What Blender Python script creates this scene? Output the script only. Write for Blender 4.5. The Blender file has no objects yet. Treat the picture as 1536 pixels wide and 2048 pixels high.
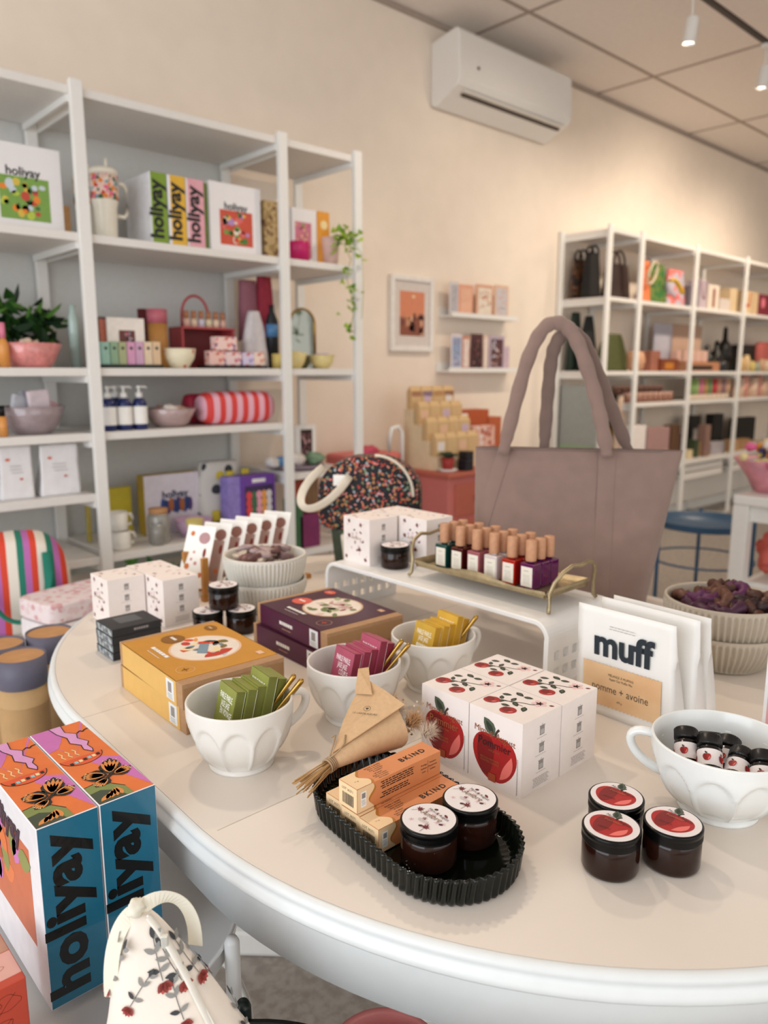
import bpy, bmesh, math, random
from mathutils import Vector, Matrix, noise as mnoise
random.seed(7)
V = Vector
PI = math.pi
SC = bpy.context.scene
COL = SC.collection

# ---------------------------------------------------------------- camera
EYE = 1.335
TILT = math.atan(279 / 1526.0)
YAW = math.radians(47.3)
FH = V((math.cos(YAW), math.sin(YAW), 0))          # horizontal view direction
RT = V((math.sin(YAW), -math.cos(YAW), 0))
FW = FH * math.cos(TILT) - V((0, 0, 1)) * math.sin(TILT)
UP = FH * math.sin(TILT) + V((0, 0, 1)) * math.cos(TILT)
CP = V((0, 0, EYE))
cam_d = bpy.data.cameras.new('camera')
cam_d.sensor_fit = 'HORIZONTAL'
cam_d.sensor_width = 36
cam_d.lens = 36 * 1526 / 1536
cam_d.dof.use_dof = True
cam_d.dof.focus_distance = 1.02
cam_d.dof.aperture_fstop = 5.2
cam_d.clip_start = 0.02
cam = bpy.data.objects.new('camera', cam_d)
COL.objects.link(cam)
m = Matrix((RT, UP, -FW)).transposed().to_4x4()
m.translation = CP
cam.matrix_world = m
SC.camera = cam

# ---------------------------------------------------------------- world, lights, exposure
SC.view_settings.view_transform = 'Standard'
SC.view_settings.look = 'None'
SC.view_settings.exposure = 0.30
SC.view_settings.gamma = 1
SC.view_settings.use_curve_mapping = False
w = bpy.data.worlds.new('world')
SC.world = w
w.use_nodes = True
bg = w.node_tree.nodes['Background']
bg.inputs[0].default_value = (1.0, 0.92, 0.83, 1)
bg.inputs[1].default_value = 0.80


def area(name, loc, target, sx, sy, power, col):
    l = bpy.data.lights.new(name, 'AREA')
    l.shape = 'RECTANGLE'
    l.size, l.size_y = sx, sy
    l.energy = power
    l.color = col
    o = bpy.data.objects.new(name, l)
    COL.objects.link(o)
    o.location = loc
    o.rotation_euler = (V(target) - V(loc)).to_track_quat('-Z', 'Y').to_euler()
    return o


# shop-front daylight from the left and behind the photographer, warm lamps overhead
area('shop_window_daylight', (-2.6, 0.6, 1.7), (1.0, 1.4, 0.9), 3.2, 2.3, 66, (0.80, 0.90, 1.0))
area('shop_front_daylight', (0.6, -3.0, 1.9), (1.6, 2.0, 0.9), 3.6, 2.3, 24, (0.86, 0.93, 1.0))


def spot(name, loc, target, power, size=1.5, blend=0.9, col=(1.0, 0.83, 0.65), r=0.06):
    l = bpy.data.lights.new(name, 'SPOT')
    l.energy = power
    l.spot_size = size
    l.spot_blend = blend
    l.color = col
    l.shadow_soft_size = r
    o = bpy.data.objects.new(name, l)
    COL.objects.link(o)
    o.location = loc
    o.rotation_euler = (V(target) - V(loc)).to_track_quat('-Z', 'Y').to_euler()
    return o


# ---------------------------------------------------------------- image-plane to room helpers (known planes)
def ray(x, y):
    return FW + RT * ((x - 768) / 1526.0) - UP * ((y - 1024) / 1526.0)


def onY(x, y, Y):
    d = ray(x, y)
    return CP + d * (Y / d.y)


def onZ(x, y, z):
    d = ray(x, y)
    return CP + d * ((z - EYE) / d.z)


# ---------------------------------------------------------------- materials
MC = {}


def lin(h):
    if isinstance(h, str):
        h = h.lstrip('#')
        c = [int(h[i:i + 2], 16) / 255 for i in (0, 2, 4)]
    else:
        c = list(h)
    return [x / 12.92 if x <= 0.04045 else ((x + 0.055) / 1.055) ** 2.4 for x in c]


def M(h, rough=0.55, metal=0.0, var=0.05, scale=40.0, bump=0.0, bscale=None, spec=0.5, coat=0.0, trans=0.0, ior=1.45, sheen=0.0):
    key = (str(h), rough, metal, var, scale, bump, bscale, spec, coat, trans, ior, sheen)
    if key in MC:
        return MC[key]
    mt = bpy.data.materials.new('paint_' + str(h).lstrip('#'))
    mt.use_nodes = True
    nt = mt.node_tree
    b = nt.nodes['Principled BSDF']
    c = lin(h)
    tc = nt.nodes.new('ShaderNodeTexCoord')
    n = nt.nodes.new('ShaderNodeTexNoise')
    n.inputs['Scale'].default_value = scale
    n.inputs['Detail'].default_value = 3
    nt.links.new(tc.outputs['Object'], n.inputs['Vector'])
    r = nt.nodes.new('ShaderNodeValToRGB')
    r.color_ramp.elements[0].position = 0.3
    r.color_ramp.elements[1].position = 0.7
    r.color_ramp.elements[0].color = [x * (1 - var) for x in c] + [1]
    r.color_ramp.elements[1].color = [min(1, x * (1 + var)) for x in c] + [1]
    nt.links.new(n.outputs['Fac'], r.inputs['Fac'])
    nt.links.new(r.outputs['Color'], b.inputs['Base Color'])
    b.inputs['Roughness'].default_value = rough
    b.inputs['Metallic'].default_value = metal
    b.inputs['Specular IOR Level'].default_value = spec
    b.inputs['Coat Weight'].default_value = coat
    b.inputs['Transmission Weight'].default_value = trans
    b.inputs['IOR'].default_value = ior
    if sheen:
        b.inputs['Sheen Weight'].default_value = sheen
    if bump:
        bn = nt.nodes.new('ShaderNodeTexNoise')
        bn.inputs['Scale'].default_value = bscale or scale * 4
        bn.inputs['Detail'].default_value = 4
        nt.links.new(tc.outputs['Object'], bn.inputs['Vector'])
        bp = nt.nodes.new('ShaderNodeBump')
        bp.inputs['Strength'].default_value = bump
        bp.inputs['Distance'].default_value = 0.002
        nt.links.new(bn.outputs['Fac'], bp.inputs['Height'])
        nt.links.new(bp.outputs['Normal'], b.inputs['Normal'])
    MC[key] = mt
    return mt


def ramp_mat(name, kind, stops, scale=10, rough=0.7, rot=(0, 0, 0), dist=0.0, bump=0.0, coord='Object', const=True, feat='F1', mscale=(1, 1, 1)):
    """pattern material: kind in WAVE / VORONOI / NOISE; stops = [(pos, hex)...]"""
    mt = bpy.data.materials.new(name)
    mt.use_nodes = True
    nt = mt.node_tree
    b = nt.nodes['Principled BSDF']
    b.inputs['Roughness'].default_value = rough
    tc = nt.nodes.new('ShaderNodeTexCoord')
    mp = nt.nodes.new('ShaderNodeMapping')
    mp.inputs['Rotation'].default_value = rot
    mp.inputs['Scale'].default_value = mscale
    nt.links.new(tc.outputs[coord], mp.inputs['Vector'])
    if kind == 'WAVE':
        t = nt.nodes.new('ShaderNodeTexWave')
        t.wave_profile = 'SAW'
        t.inputs['Scale'].default_value = scale
        t.inputs['Distortion'].default_value = dist
        out = t.outputs['Fac']
    elif kind == 'VORONOI':
        t = nt.nodes.new('ShaderNodeTexVoronoi')
        t.inputs['Scale'].default_value = scale
        sp = nt.nodes.new('ShaderNodeSeparateColor')
        nt.links.new(t.outputs['Color'], sp.inputs['Color'])
        out = sp.outputs[0]
    else:
        t = nt.nodes.new('ShaderNodeTexNoise')
        t.inputs['Scale'].default_value = scale
        t.inputs['Detail'].default_value = 4
        out = t.outputs['Fac']
    nt.links.new(mp.outputs['Vector'], t.inputs['Vector'])
    r = nt.nodes.new('ShaderNodeValToRGB')
    cr = r.color_ramp
    cr.interpolation = 'CONSTANT' if const else 'LINEAR'
    while len(cr.elements) < len(stops):
        cr.elements.new(0.5)
    for e, (p, h) in zip(cr.elements, stops):
        e.position = p
        e.color = lin(h) + [1]
    nt.links.new(out, r.inputs['Fac'])
    nt.links.new(r.outputs['Color'], b.inputs['Base Color'])
    if bump:
        bp = nt.nodes.new('ShaderNodeBump')
        bp.inputs['Strength'].default_value = bump
        bp.inputs['Distance'].default_value = 0.002
        nt.links.new(out, bp.inputs['Height'])
        nt.links.new(bp.outputs['Normal'], b.inputs['Normal'])
    return mt


def floral_mat(name, ground, blobs, scale=60, rough=0.8, size=0.32, bump=0.0):
    """small blossoms scattered on a ground cloth: voronoi spots coloured per cell"""
    mt = bpy.data.materials.new(name)
    mt.use_nodes = True
    nt = mt.node_tree
    b = nt.nodes['Principled BSDF']
    b.inputs['Roughness'].default_value = rough
    tc = nt.nodes.new('ShaderNodeTexCoord')
    wn = nt.nodes.new('ShaderNodeTexNoise')
    wn.inputs['Scale'].default_value = scale * 1.5
    nt.links.new(tc.outputs['Object'], wn.inputs['Vector'])
    mx = nt.nodes.new('ShaderNodeMixRGB')
    mx.inputs[0].default_value = 0.012
    nt.links.new(tc.outputs['Object'], mx.inputs[1])
    nt.links.new(wn.outputs['Color'], mx.inputs[2])
    t = nt.nodes.new('ShaderNodeTexVoronoi')
    t.inputs['Scale'].default_value = scale
    nt.links.new(mx.outputs[0], t.inputs['Vector'])
    sp = nt.nodes.new('ShaderNodeSeparateColor')
    nt.links.new(t.outputs['Color'], sp.inputs['Color'])
    r = nt.nodes.new('ShaderNodeValToRGB')
    cr = r.color_ramp
    cr.interpolation = 'CONSTANT'
    while len(cr.elements) < len(blobs):
        cr.elements.new(0.5)
    for i, (e, h) in enumerate(zip(cr.elements, blobs)):
        e.position = i / len(blobs)
        e.color = lin(h) + [1]
    nt.links.new(sp.outputs[0], r.inputs['Fac'])
    lt = nt.nodes.new('ShaderNodeMath')
    lt.operation = 'LESS_THAN'
    lt.inputs[1].default_value = size
    nt.links.new(t.outputs['Distance'], lt.inputs[0])
    m2 = nt.nodes.new('ShaderNodeMixRGB')
    nt.links.new(lt.outputs[0], m2.inputs[0])
    m2.inputs[1].default_value = lin(ground) + [1]
    nt.links.new(r.outputs['Color'], m2.inputs[2])
    nt.links.new(m2.outputs[0], b.inputs['Base Color'])
    return mt


def glass(name, h, rough=0.05, ior=1.45, trans=1.0):
    mt = bpy.data.materials.new(name)
    mt.use_nodes = True
    nt = mt.node_tree
    b = nt.nodes['Principled BSDF']
    n = nt.nodes.new('ShaderNodeTexNoise')
    n.inputs['Scale'].default_value = 6
    r = nt.nodes.new('ShaderNodeValToRGB')
    c = lin(h)
    r.color_ramp.elements[0].color = [x * 0.95 for x in c] + [1]
    r.color_ramp.elements[1].color = c + [1]
    nt.links.new(n.outputs['Fac'], r.inputs['Fac'])
    nt.links.new(r.outputs['Color'], b.inputs['Base Color'])
    b.inputs['Roughness'].default_value = rough
    b.inputs['Transmission Weight'].default_value = trans
    b.inputs['IOR'].default_value = ior
    return mt


# ---------------------------------------------------------------- text
FONTC = {}


def glyphs(s, bold=0.0, shear=0.0, space=1.0):
    k = (s, bold, shear, space)
    if k in FONTC:
        return FONTC[k]
    cu = bpy.data.curves.new('t', 'FONT')
    cu.body = s
    cu.size = 1.0
    cu.offset = bold
    cu.shear = shear
    cu.space_character = space
    cu.resolution_u = 3
    cu.fill_mode = 'FRONT'
    cu.dimensions = '2D'
    o = bpy.data.objects.new('t', cu)
    COL.objects.link(o)
    dg = bpy.context.evaluated_depsgraph_get()
    me = bpy.data.meshes.new_from_object(o.evaluated_get(dg))
    vs = [(v.co.x, v.co.y) for v in me.vertices]
    fs = [tuple(p.vertices) for p in me.polygons]
    bpy.data.objects.remove(o)
    bpy.data.curves.remove(cu)
    bpy.data.meshes.remove(me)
    xs = [v[0] for v in vs] or [0]
    r = (vs, fs, min(xs), max(xs))
    FONTC[k] = r
    return r


# ---------------------------------------------------------------- mesh builder
class Fr:
    """a flat face of a thing: origin, right and up directions in metres"""
    def __init__(s, o, u, v):
        s.o, s.u, s.v = V(o), V(u).normalized(), V(v).normalized()
        s.n = s.u.cross(s.v)

    def p(s, a, b, l=1):
        return s.o + s.u * a + s.v * b + s.n * (0.00012 * l)


class MB:
    def __init__(s):
        s.v, s.f, s.mi, s.sm, s.mats = [], [], [], [], []

    def slot(s, mt):
        if mt not in s.mats:
            s.mats.append(mt)
        return s.mats.index(mt)

    def add(s, vs, fs, mt, smooth=False, mx=None):
        k = len(s.v)
        for v in vs:
            v = V(v)
            s.v.append(mx @ v if mx else v)
        i = s.slot(mt)
        for f in fs:
            s.f.append([a + k for a in f])
            s.mi.append(i)
            s.sm.append(smooth)
        return s

    def box(s, x0, x1, y0, y1, z0, z1, mt, mx=None):
        vs = [(x0, y0, z0), (x1, y0, z0), (x1, y1, z0), (x0, y1, z0), (x0, y0, z1), (x1, y0, z1), (x1, y1, z1), (x0, y1, z1)]
        return s.add(vs, [(0, 3, 2, 1), (4, 5, 6, 7), (0, 1, 5, 4), (1, 2, 6, 5), (2, 3, 7, 6), (3, 0, 4, 7)], mt, False, mx)

    def lathe(s, prof, mt, n=32, c=(0, 0, 0), smooth=True, rf=None, mx=None, cap=True, sx=1, sy=1):
        vs = []
        for (r, z) in prof:
            for i in range(n):
                a = 2 * PI * i / n
                q = rf(r, z, a) if rf else r
                vs.append((c[0] + q * math.cos(a) * sx, c[1] + q * math.sin(a) * sy, c[2] + z))
        fs = []
        for j in range(len(prof) - 1):
            for i in range(n):
                a, b = j * n + i, j * n + (i + 1) % n
                fs.append((a, b, b + n, a + n))
        if cap:
            if prof[0][0] > 1e-6:
                fs.append(tuple(reversed(range(n))))
            if prof[-1][0] > 1e-6:
                fs.append(tuple(range((len(prof) - 1) * n, len(prof) * n)))
        return s.add(vs, fs, mt, smooth, mx)

    def tube(s, pts, r, mt, n=8, closed=False, flat=1.0, mx=None, upv=(0, 0, 1)):
        pts = [V(p) for p in pts]
        N = len(pts)
        vs = []
        for i, p in enumerate(pts):
            a = pts[(i - 1) % N] if (closed or i > 0) else p
            b = pts[(i + 1) % N] if (closed or i < N - 1) else p
            t = (b - a).normalized()
            x = t.cross(V(upv))
            if x.length < 1e-3:
                x = t.cross(V((1, 0.1, 0)))
            x.normalize()
            y = x.cross(t).normalized()
            rr = r[i] if isinstance(r, (list, tuple)) else r
            for k in range(n):
                q = 2 * PI * k / n
                vs.append(p + x * (rr * math.cos(q)) + y * (rr * math.sin(q) * flat))
        fs = []
        for i in range(N if closed else N - 1):
            j = (i + 1) % N
            for k in range(n):
                k2 = (k + 1) % n
                fs.append((i * n + k, j * n + k, j * n + k2, i * n + k2))
        if not closed:
            fs.append(tuple(range(n)))
            fs.append(tuple(reversed(range((N - 1) * n, N * n))))
        return s.add(vs, fs, mt, n > 5, mx)

    def prism(s, pts, z0, z1, mt, mx=None, smooth=False):
        n = len(pts)
        vs = [(x, y, z0) for x, y in pts] + [(x, y, z1) for x, y in pts]
        fs = [tuple(reversed(range(n))), tuple(range(n, 2 * n))] + [(i, (i + 1) % n, (i + 1) % n + n, i + n) for i in range(n)]
        return s.add(vs, fs, mt, smooth, mx)

    def poly(s, fr, pts, mt, l=1):
        s.add([fr.p(a, b, l) for a, b in pts], [tuple(range(len(pts)))], mt)
        return s

    def rect(s, fr, a0, b0, a1, b1, mt, l=1):
        return s.poly(fr, [(a0, b0), (a1, b0), (a1, b1), (a0, b1)], mt, l)

    def ell(s, fr, a, b, ra, rb, mt, l=1, rot=0.0, n=20):
        c, d = math.cos(rot), math.sin(rot)
        pts = []
        for i in range(n):
            t = 2 * PI * i / n
            x, y = ra * math.cos(t), rb * math.sin(t)
            pts.append((a + x * c - y * d, b + x * d + y * c))
        return s.poly(fr, pts, mt, l)

    def leaf(s, fr, a, b, L, W, rot, mt, l=1):
        c, d = math.cos(rot), math.sin(rot)
        base = [(0, 0), (.25, .42), (.5, .5), (.8, .3), (1, 0), (.8, -.3), (.5, -.5), (.25, -.42)]
        return s.poly(fr, [(a + L * x * c - W * y * d, b + L * x * d + W * y * c) for x, y in base], mt, l)

    def line(s, fr, pts, w, mt, l=1):
        for (a, b), (c, d) in zip(pts[:-1], pts[1:]):
            t = V((c - a, d - b))
            if t.length < 1e-9:
                continue
            t.normalize()
            x, y = -t.y * w / 2, t.x * w / 2
            s.poly(fr, [(a + x, b + y), (a - x, b - y), (c - x, d - y), (c + x, d + y)], mt, l)
        return s

    def text(s, fr, txt, a, b, size, mt, bold=0.0, sx=1.0, l=1, align='c', shear=0.0, space=1.0, rot=0.0):
        vs, fs, x0, x1 = glyphs(txt, bold, shear, space)
        off = -(x0 + x1) / 2 if align == 'c' else (-x0 if align == 'l' else -x1)
        c, d = math.cos(rot), math.sin(rot)
        P = []
        for x, y in vs:
            q, w_ = (x + off) * size * sx, y * size
            P.append(fr.p(a + q * c - w_ * d, b + q * d + w_ * c, l))
        return s.add(P, fs, mt)

    def fine(s, fr, a, b, w_, n, dy, mt, l=1, h=0.0008, seed=1):
        """rows of very fine print, drawn as short word bars"""
        rr = random.Random(seed)
        for i in range(n):
            x = a - w_ / 2 + rr.uniform(0, .12) * w_
            end = a + w_ / 2 - rr.uniform(0, .15) * w_
            while x < end:
                q = min(rr.uniform(.003, .008) * (w_ / .05), end - x)
                s.rect(fr, x, b - i * dy, x + q, b - i * dy + h, mt, l)
                x += q + .0012 * (w_ / .05)
        return s

    def loft(s, rings, mt, smooth=True, cap0=True, cap1=True, mx=None):
        n = len(rings[0])
        vs = [p for r in rings for p in r]
        fs = []
        for j in range(len(rings) - 1):
            for i in range(n):
                a, b = j * n + i, j * n + (i + 1) % n
                fs.append((a, b, b + n, a + n))
        if cap0:
            fs.append(tuple(reversed(range(n))))
        if cap1:
            fs.append(tuple(range((len(rings) - 1) * n, len(rings) * n)))
        return s.add(vs, fs, mt, smooth, mx)

    def build(s, name, parent=None, loc=None, rz=0.0, bevel=0.0, label=None, seg=2, mw=None, stuff=False, auto=True):
        me = bpy.data.meshes.new(name)
        me.from_pydata([tuple(v) for v in s.v], [], s.f)
        for mt in s.mats:
            me.materials.append(mt)
        me.polygons.foreach_set('material_index', s.mi)
        me.polygons.foreach_set('use_smooth', s.sm)
        me.update()
        o = bpy.data.objects.new(name, me)
        COL.objects.link(o)
        if parent:
            o.parent = parent
        if loc is not None:
            o.location = loc
        if mw is not None:
            o.matrix_local = mw
        elif rz:
            o.rotation_euler = (0, 0, rz)
        if bevel:
            b = o.modifiers.new('bevel', 'BEVEL')
            b.width = bevel
            b.segments = seg
            b.limit_method = 'ANGLE'
            b.angle_limit = math.radians(50)
        if label:
            o['label'] = label
        if stuff:
            o['kind'] = 'stuff'
        return o


def thing(name, label, cat, loc=(0, 0, 0), rz=0.0, group=None, rot=None, scale=None):
    o = bpy.data.objects.new(name, None)
    COL.objects.link(o)
    o.empty_display_size = 0.03
    o.location = loc
    o.rotation_euler = rot or (0, 0, rz)
    if scale:
        o.scale = scale
    o['label'] = label
    o['category'] = cat
    if group:
        o['group'] = group
    return o


def tag(o, label, cat, group=None):
    o['label'] = label
    o['category'] = cat
    if group:
        o['group'] = group
    return o


def struct(o):
    o['kind'] = 'structure'
    return o


def dup(root, loc, rz=None, label=None, group=None, rot=None):
    r = root.copy()
    COL.objects.link(r)
    r.location = loc
    if rz is not None:
        r.rotation_euler = (0, 0, rz)
    if rot is not None:
        r.rotation_euler = rot
    if label:
        r['label'] = label
    if group:
        r['group'] = group
    for ch in list(root.children):
        c = ch.copy()
        COL.objects.link(c)
        c.parent = r
        for g in list(ch.children):
            d = g.copy()
            COL.objects.link(d)
            d.parent = c
    return r


def sm(x):
    x = max(0.0, min(1.0, x))
    return x * x * (3 - 2 * x)


# common materials
WHITE = M('#EDECE8', .45, var=.015)
CARD = M('#EFEAE6', .6, var=.02)
INK = M('#17191B', .6)
PAPERW = M('#F3F1ED', .65, var=.02)
BLACKPL = M('#080808', .25, var=.02, spec=.3)
KRAFT = M('#B08A66', .8, var=.06, scale=120)
GOLD = M('#B08A45', .28, metal=1.0, var=.05)
T = 0.745

# ================================================================ the room
WY = 3.42
ZC = 3.365
wallm = M('#F0E3D4', .85, var=.02, scale=8, bump=.15, bscale=260)
mb = MB(); mb.box(-2.5, 14, WY, WY + .12, 0, ZC, wallm)
struct(mb.build('wall_back'))
ceilm = M('#EFE6DE', .9, var=.02, scale=30)
gapm = M('#A99A8E', .9)
mb = MB(); mb.box(-2.5, 14, -4, WY + .12, ZC, ZC + .1, ceilm)
struct(mb.build('ceiling'))
mb = MB()
for x in (-1.85, -.42, 1.01, 2.44, 3.87, 5.30, 6.73, 8.16, 9.59, 11.02):
    mb.box(x - .012, x + .012, -4, WY, ZC - .004, ZC, gapm)
for y in (-2.0, 0.49, 1.73, 2.97):
    mb.box(-2.5, 14, y - .012, y + .012, ZC - .0045, ZC, gapm)
struct(mb.build('trim_1'))
mb = MB(); mb.box(-2.5, 14, WY - .015, WY, ZC - .03, ZC - .006, gapm)
struct(mb.build('trim_2'))
floor_m = ramp_mat('floor_vinyl', 'NOISE', [(0.0, '#857A72'), (0.42, '#9C9289'), (0.55, '#ABA39A'), (1.0, '#BDB6AE')], scale=38, rough=.42, const=False)
mb = MB(); mb.box(-2.5, 14, -4, WY + .12, -.1, 0, floor_m)
struct(mb.build('floor'))
mb = MB(); mb.box(14, 14.12, -4, WY + .12, 0, ZC, wallm)  # unseen end wall, added to shut out ambient light from that side
struct(mb.build('wall_right_unseen'))
mb = MB(); mb.box(-2.5, 14, WY - .014, WY, 0, .09, WHITE)
struct(mb.build('baseboard_back', bevel=.003))

# ---------------------------------------------------------------- air conditioner
acw = M('#E9E6E1', .4, var=.01)
ac = thing('air_conditioner', 'white wall-mounted air conditioner high above the framed print', 'air conditioner', (3.53, WY, 2.88))
L = 1.12
prof = [(0, .02), (0, .36), (-.20, .395), (-.225, .37), (-.235, .12), (-.215, .085), (-.03, 0)]
vs = [(0, y, z) for y, z in prof] + [(L, y, z) for y, z in prof]
n = len(prof)
fs = [tuple(range(n)), tuple(reversed(range(n, 2 * n)))] + [(i, i + n, (i + 1) % n + n, (i + 1) % n) for i in range(n)]
mb = MB(); mb.add(vs, fs, acw); mb.build('casing', ac, bevel=.012, seg=3)
dk = M('#4A4039', .7)
mb = MB(); mb.add([(.09, -.178, .063), (L - .06, -.178, .063), (L - .06, -.16, .058), (.09, -.16, .058)], [(0, 1, 2, 3)], dk)
mb.box(.09, L - .06, -.180, -.160, .052, .064, dk)
mb.build('air_slot', ac)
mb = MB(); mb.add([(.07, -.21, .079), (L - .05, -.21, .079), (L - .05, -.185, .068), (.07, -.185, .068)], [(0, 1, 2, 3)], acw)
mb.box(.07, L - .05, -.216, -.184, .062, .068, acw)
mb.build('louvre', ac, bevel=.002)
mb = MB(); mb.lathe([(0, 0), (.010, 0), (.010, .004), (0, .004)], M('#6E5A50', .5), 12, mx=Matrix.Translation((.16, -.234, .2)) @ Matrix.Rotation(PI / 2, 4, 'X'))
mb.build('emblem', ac)

# ---------------------------------------------------------------- track lighting
railm = M('#3A302B', .5)
lampw = M('#E8E5E0', .4, var=.01)
glow = bpy.data.materials.new('lamp_glow')
glow.use_nodes = True
e_ = glow.node_tree.nodes['Principled BSDF']
e_.inputs['Emission Color'].default_value = (1, .93, .78, 1)
e_.inputs['Emission Strength'].default_value = 6
TZ = 3.14


def rail(y, x0, x1, lab):
    t = thing('lighting_track', lab, 'track', (x0, y, TZ))
    mb = MB(); mb.box(0, x1 - x0, -.012, .012, 0, .022, railm); mb.build('rail', t)
    k = int((x1 - x0) / 1.5)
    for i in range(k + 1):
        mb = MB(); mb.tube([(.3 + i * 1.5, 0, .02), (.3 + i * 1.5, 0, ZC - TZ)], .004, railm, 6); mb.build('hanger', t)


rail(1.98, .2, 9.0, 'dark lighting track hung below the ceiling, carrying the white spotlights')
rail(1.72, 4.1, 9.0, 'thin dark track rail at the top right, carrying no lamp')
lamp0 = None
heads = [(3.86, 'white track spotlight nearest the air conditioner', 26, (3.9, 3.4, 1.9)),
         (4.74, 'white track spotlight hanging furthest right in view', 52, (5.1, 3.42, 1.5)),
         (6.0, None, 78, (6.2, 3.42, 2.0)), (7.2, None, 70, (7.5, 3.42, 1.7)), (2.2, None, 34, (1.3, .9, .7)), (1.0, None, 36, (.9, .9, .7)),
         (5.5, None, 70, (4.6, 1.9, 0)), (3.0, None, 30, (2.4, 2.9, 1.2))]  # the head aimed at the floor is added, unseen, to brighten it
for x, lab, pw, tg in heads:
    z = TZ - .16
    sp = spot('spot_lamp', (x, 1.98, z - .075), tg, pw, 1.9, 1.0)
    if lamp0 is None:
        t = thing('track_spotlight', lab, 'spotlight', (x, 1.98, z))
        mb = MB(); mb.box(-.03, .03, -.014, .014, .138, .16, lampw); mb.build('adapter', t)
        mb = MB(); mb.tube([(0, 0, .14), (0, 0, .04)], .005, lampw, 8); mb.build('stem', t)
        mb = MB(); mb.lathe([(0, .05), (.026, .05), (.03, .044), (.032, -.06), (.036, -.066), (.030, -.066), (.028, -.05), (0, -.05)], lampw, 24, mx=Matrix.Rotation(.12, 4, 'X'))
        hd = mb.build('lamp_head', t)
        mb = MB(); mb.lathe([(0, -.056), (.0275, -.056)], glow, 20, mx=Matrix.Rotation(.12, 4, 'X'), cap=False); mb.build('lens', hd)
        lamp0 = t
    else:
        dup(lamp0, (x, 1.98, z), label=lab or 'unseen white track spotlight further along the track, above the frame', group=None if lab else 'spotlights along the track')

# ---------------------------------------------------------------- main table
topm = M('#E3D9CE', .38, var=.02, scale=6)  # white paint tinted cream: warm light on the top put into the colour
trimw = M('#DDE0E0', .35, var=.015)


def stadium(r, cx=1.15, y0=.832, y1=1.25, n=64):
    pts = []
    d = r - .73
    for i in range(n + 1):
        a = PI + PI * i / n
        pts.append((cx + (.716 + d) * math.cos(a), y0 + (.738 + d) * math.sin(a)))
    for i in range(n + 1):
        a = PI * i / n
        pts.append((cx + (.702 + d) * math.cos(a) + (.015 if a < PI / 2 else 0), y1 + (.775 + d) * math.sin(a)))
    return pts


def ringloft(mb, specs, mt):
    rings = []
    for r, z in specs:
        rings.append([(x, y, z) for x, y in stadium(r)])
    mb.loft(rings, mt, smooth=True, cap0=False, cap1=False)


tb = thing('display_table', 'large oval white display table, its top tinted with warm light, in the foreground', 'table', (1.15, 1.085, 0))
off = Matrix.Translation((-1.15, -1.085, 0))
mb = MB()
mb.prism(stadium(.722), T - .022, T, topm)
o = mb.build('tabletop', tb); o.matrix_local = off
mb = MB()
ringloft(mb, [(.7225, T), (.727, T + .0005), (.732, T - .003), (.734, T - .008), (.731, T - .012), (.733, T - .016), (.737, T - .021), (.738, T - .027), (.734, T - .032), (.728, T - .034), (.70, T - .034)], trimw)
o = mb.build('edge_moulding', tb); o.matrix_local = off
mb = MB()
ringloft(mb, [(.712, T - .034), (.712, T - .115), (.692, T - .115), (.692, T - .034)], trimw)
o = mb.build('apron', tb, label='white curved apron under the table edge'); o.matrix_local = off
seam = M('#B9AFA3', .6)
mb = MB()
for y in (.815, 1.265):
    mb.box(.455, 1.84, y - .0006, y + .0006, T - .001, T + .0002, seam)
o = mb.build('leaf_seam', tb); o.matrix_local = off
mb = MB()
mb.lathe([(.11, .0), (.11, .12), (.085, .16), (.07, .3), (.08, .5), (.11, .58), (.11, .62)], WHITE, 40, c=(0, 0, 0))
mb.build('pedestal', tb)
for k in range(4):
    a = PI / 4 + k * PI / 2
    mb = MB()
    mb.box(.05, .52, -.04, .04, 0, .07, WHITE)
    mb.box(.05, .28, -.035, .035, .07, .13, WHITE)
    mb.build('foot', tb, rz=a, bevel=.012)
for y in (-.38, .38):
    mb = MB(); mb.box(-.35, .35, y - .05, y + .05, T - .125, T - .035, WHITE); mb.build('support_beam', tb)


# ---------------------------------------------------------------- tray side tables
def tray_table(name, label, loc, r, zt, col, rods=3, a0=.3):
    t = thing(name, label, 'tray table', loc)
    mb = MB()
    mb.lathe([(0, zt - .012), (r - .012, zt - .012), (r, zt - .004), (r + .002, zt + .022), (r + .006, zt + .026), (r - .001, zt + .026), (r - .006, zt + .0), (0, zt - .004)], col, 72)
    mb.build('tray', t)
    for k in range(rods):
        a = a0 + 2 * PI * k / rods
        mb = MB()
        x, y = (r + .016) * math.cos(a), (r + .016) * math.sin(a)
        mb.tube([(x, y, 0), (x, y, zt + .036), (x, y, zt + .043)], [.0105, .0105, .007], col, 14)
        mb.build('leg', t)
    mb = MB(); mb.tube([((r + .014) * math.cos(i * PI / 18), (r + .014) * math.sin(i * PI / 18), zt - .2) for i in range(36)], .006, col, 6, closed=True)
    mb.build('brace_ring', t)
    return t


LT = (.33, 1.025)
tray_table('tray_table', 'round white tray table tucked under the left edge of the big table', (LT[0], LT[1], 0), .236, .535, M('#E6E8E8', .35, var=.01), 3, -.98)
gdark = M('#10201D', .35, var=.03)
tray_table('tray_table', 'dark green round tray table at the bottom edge of the photo', (.30, .555, 0), .222, .50, gdark, 3, .93)
blu = M('#3E6385', .4, var=.03)
tray_table('tray_table', 'blue round tray table on the floor at the right, past the mauve tote', (4.17, 1.87, 0), .26, .50, blu, 3, 2.6)

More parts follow.
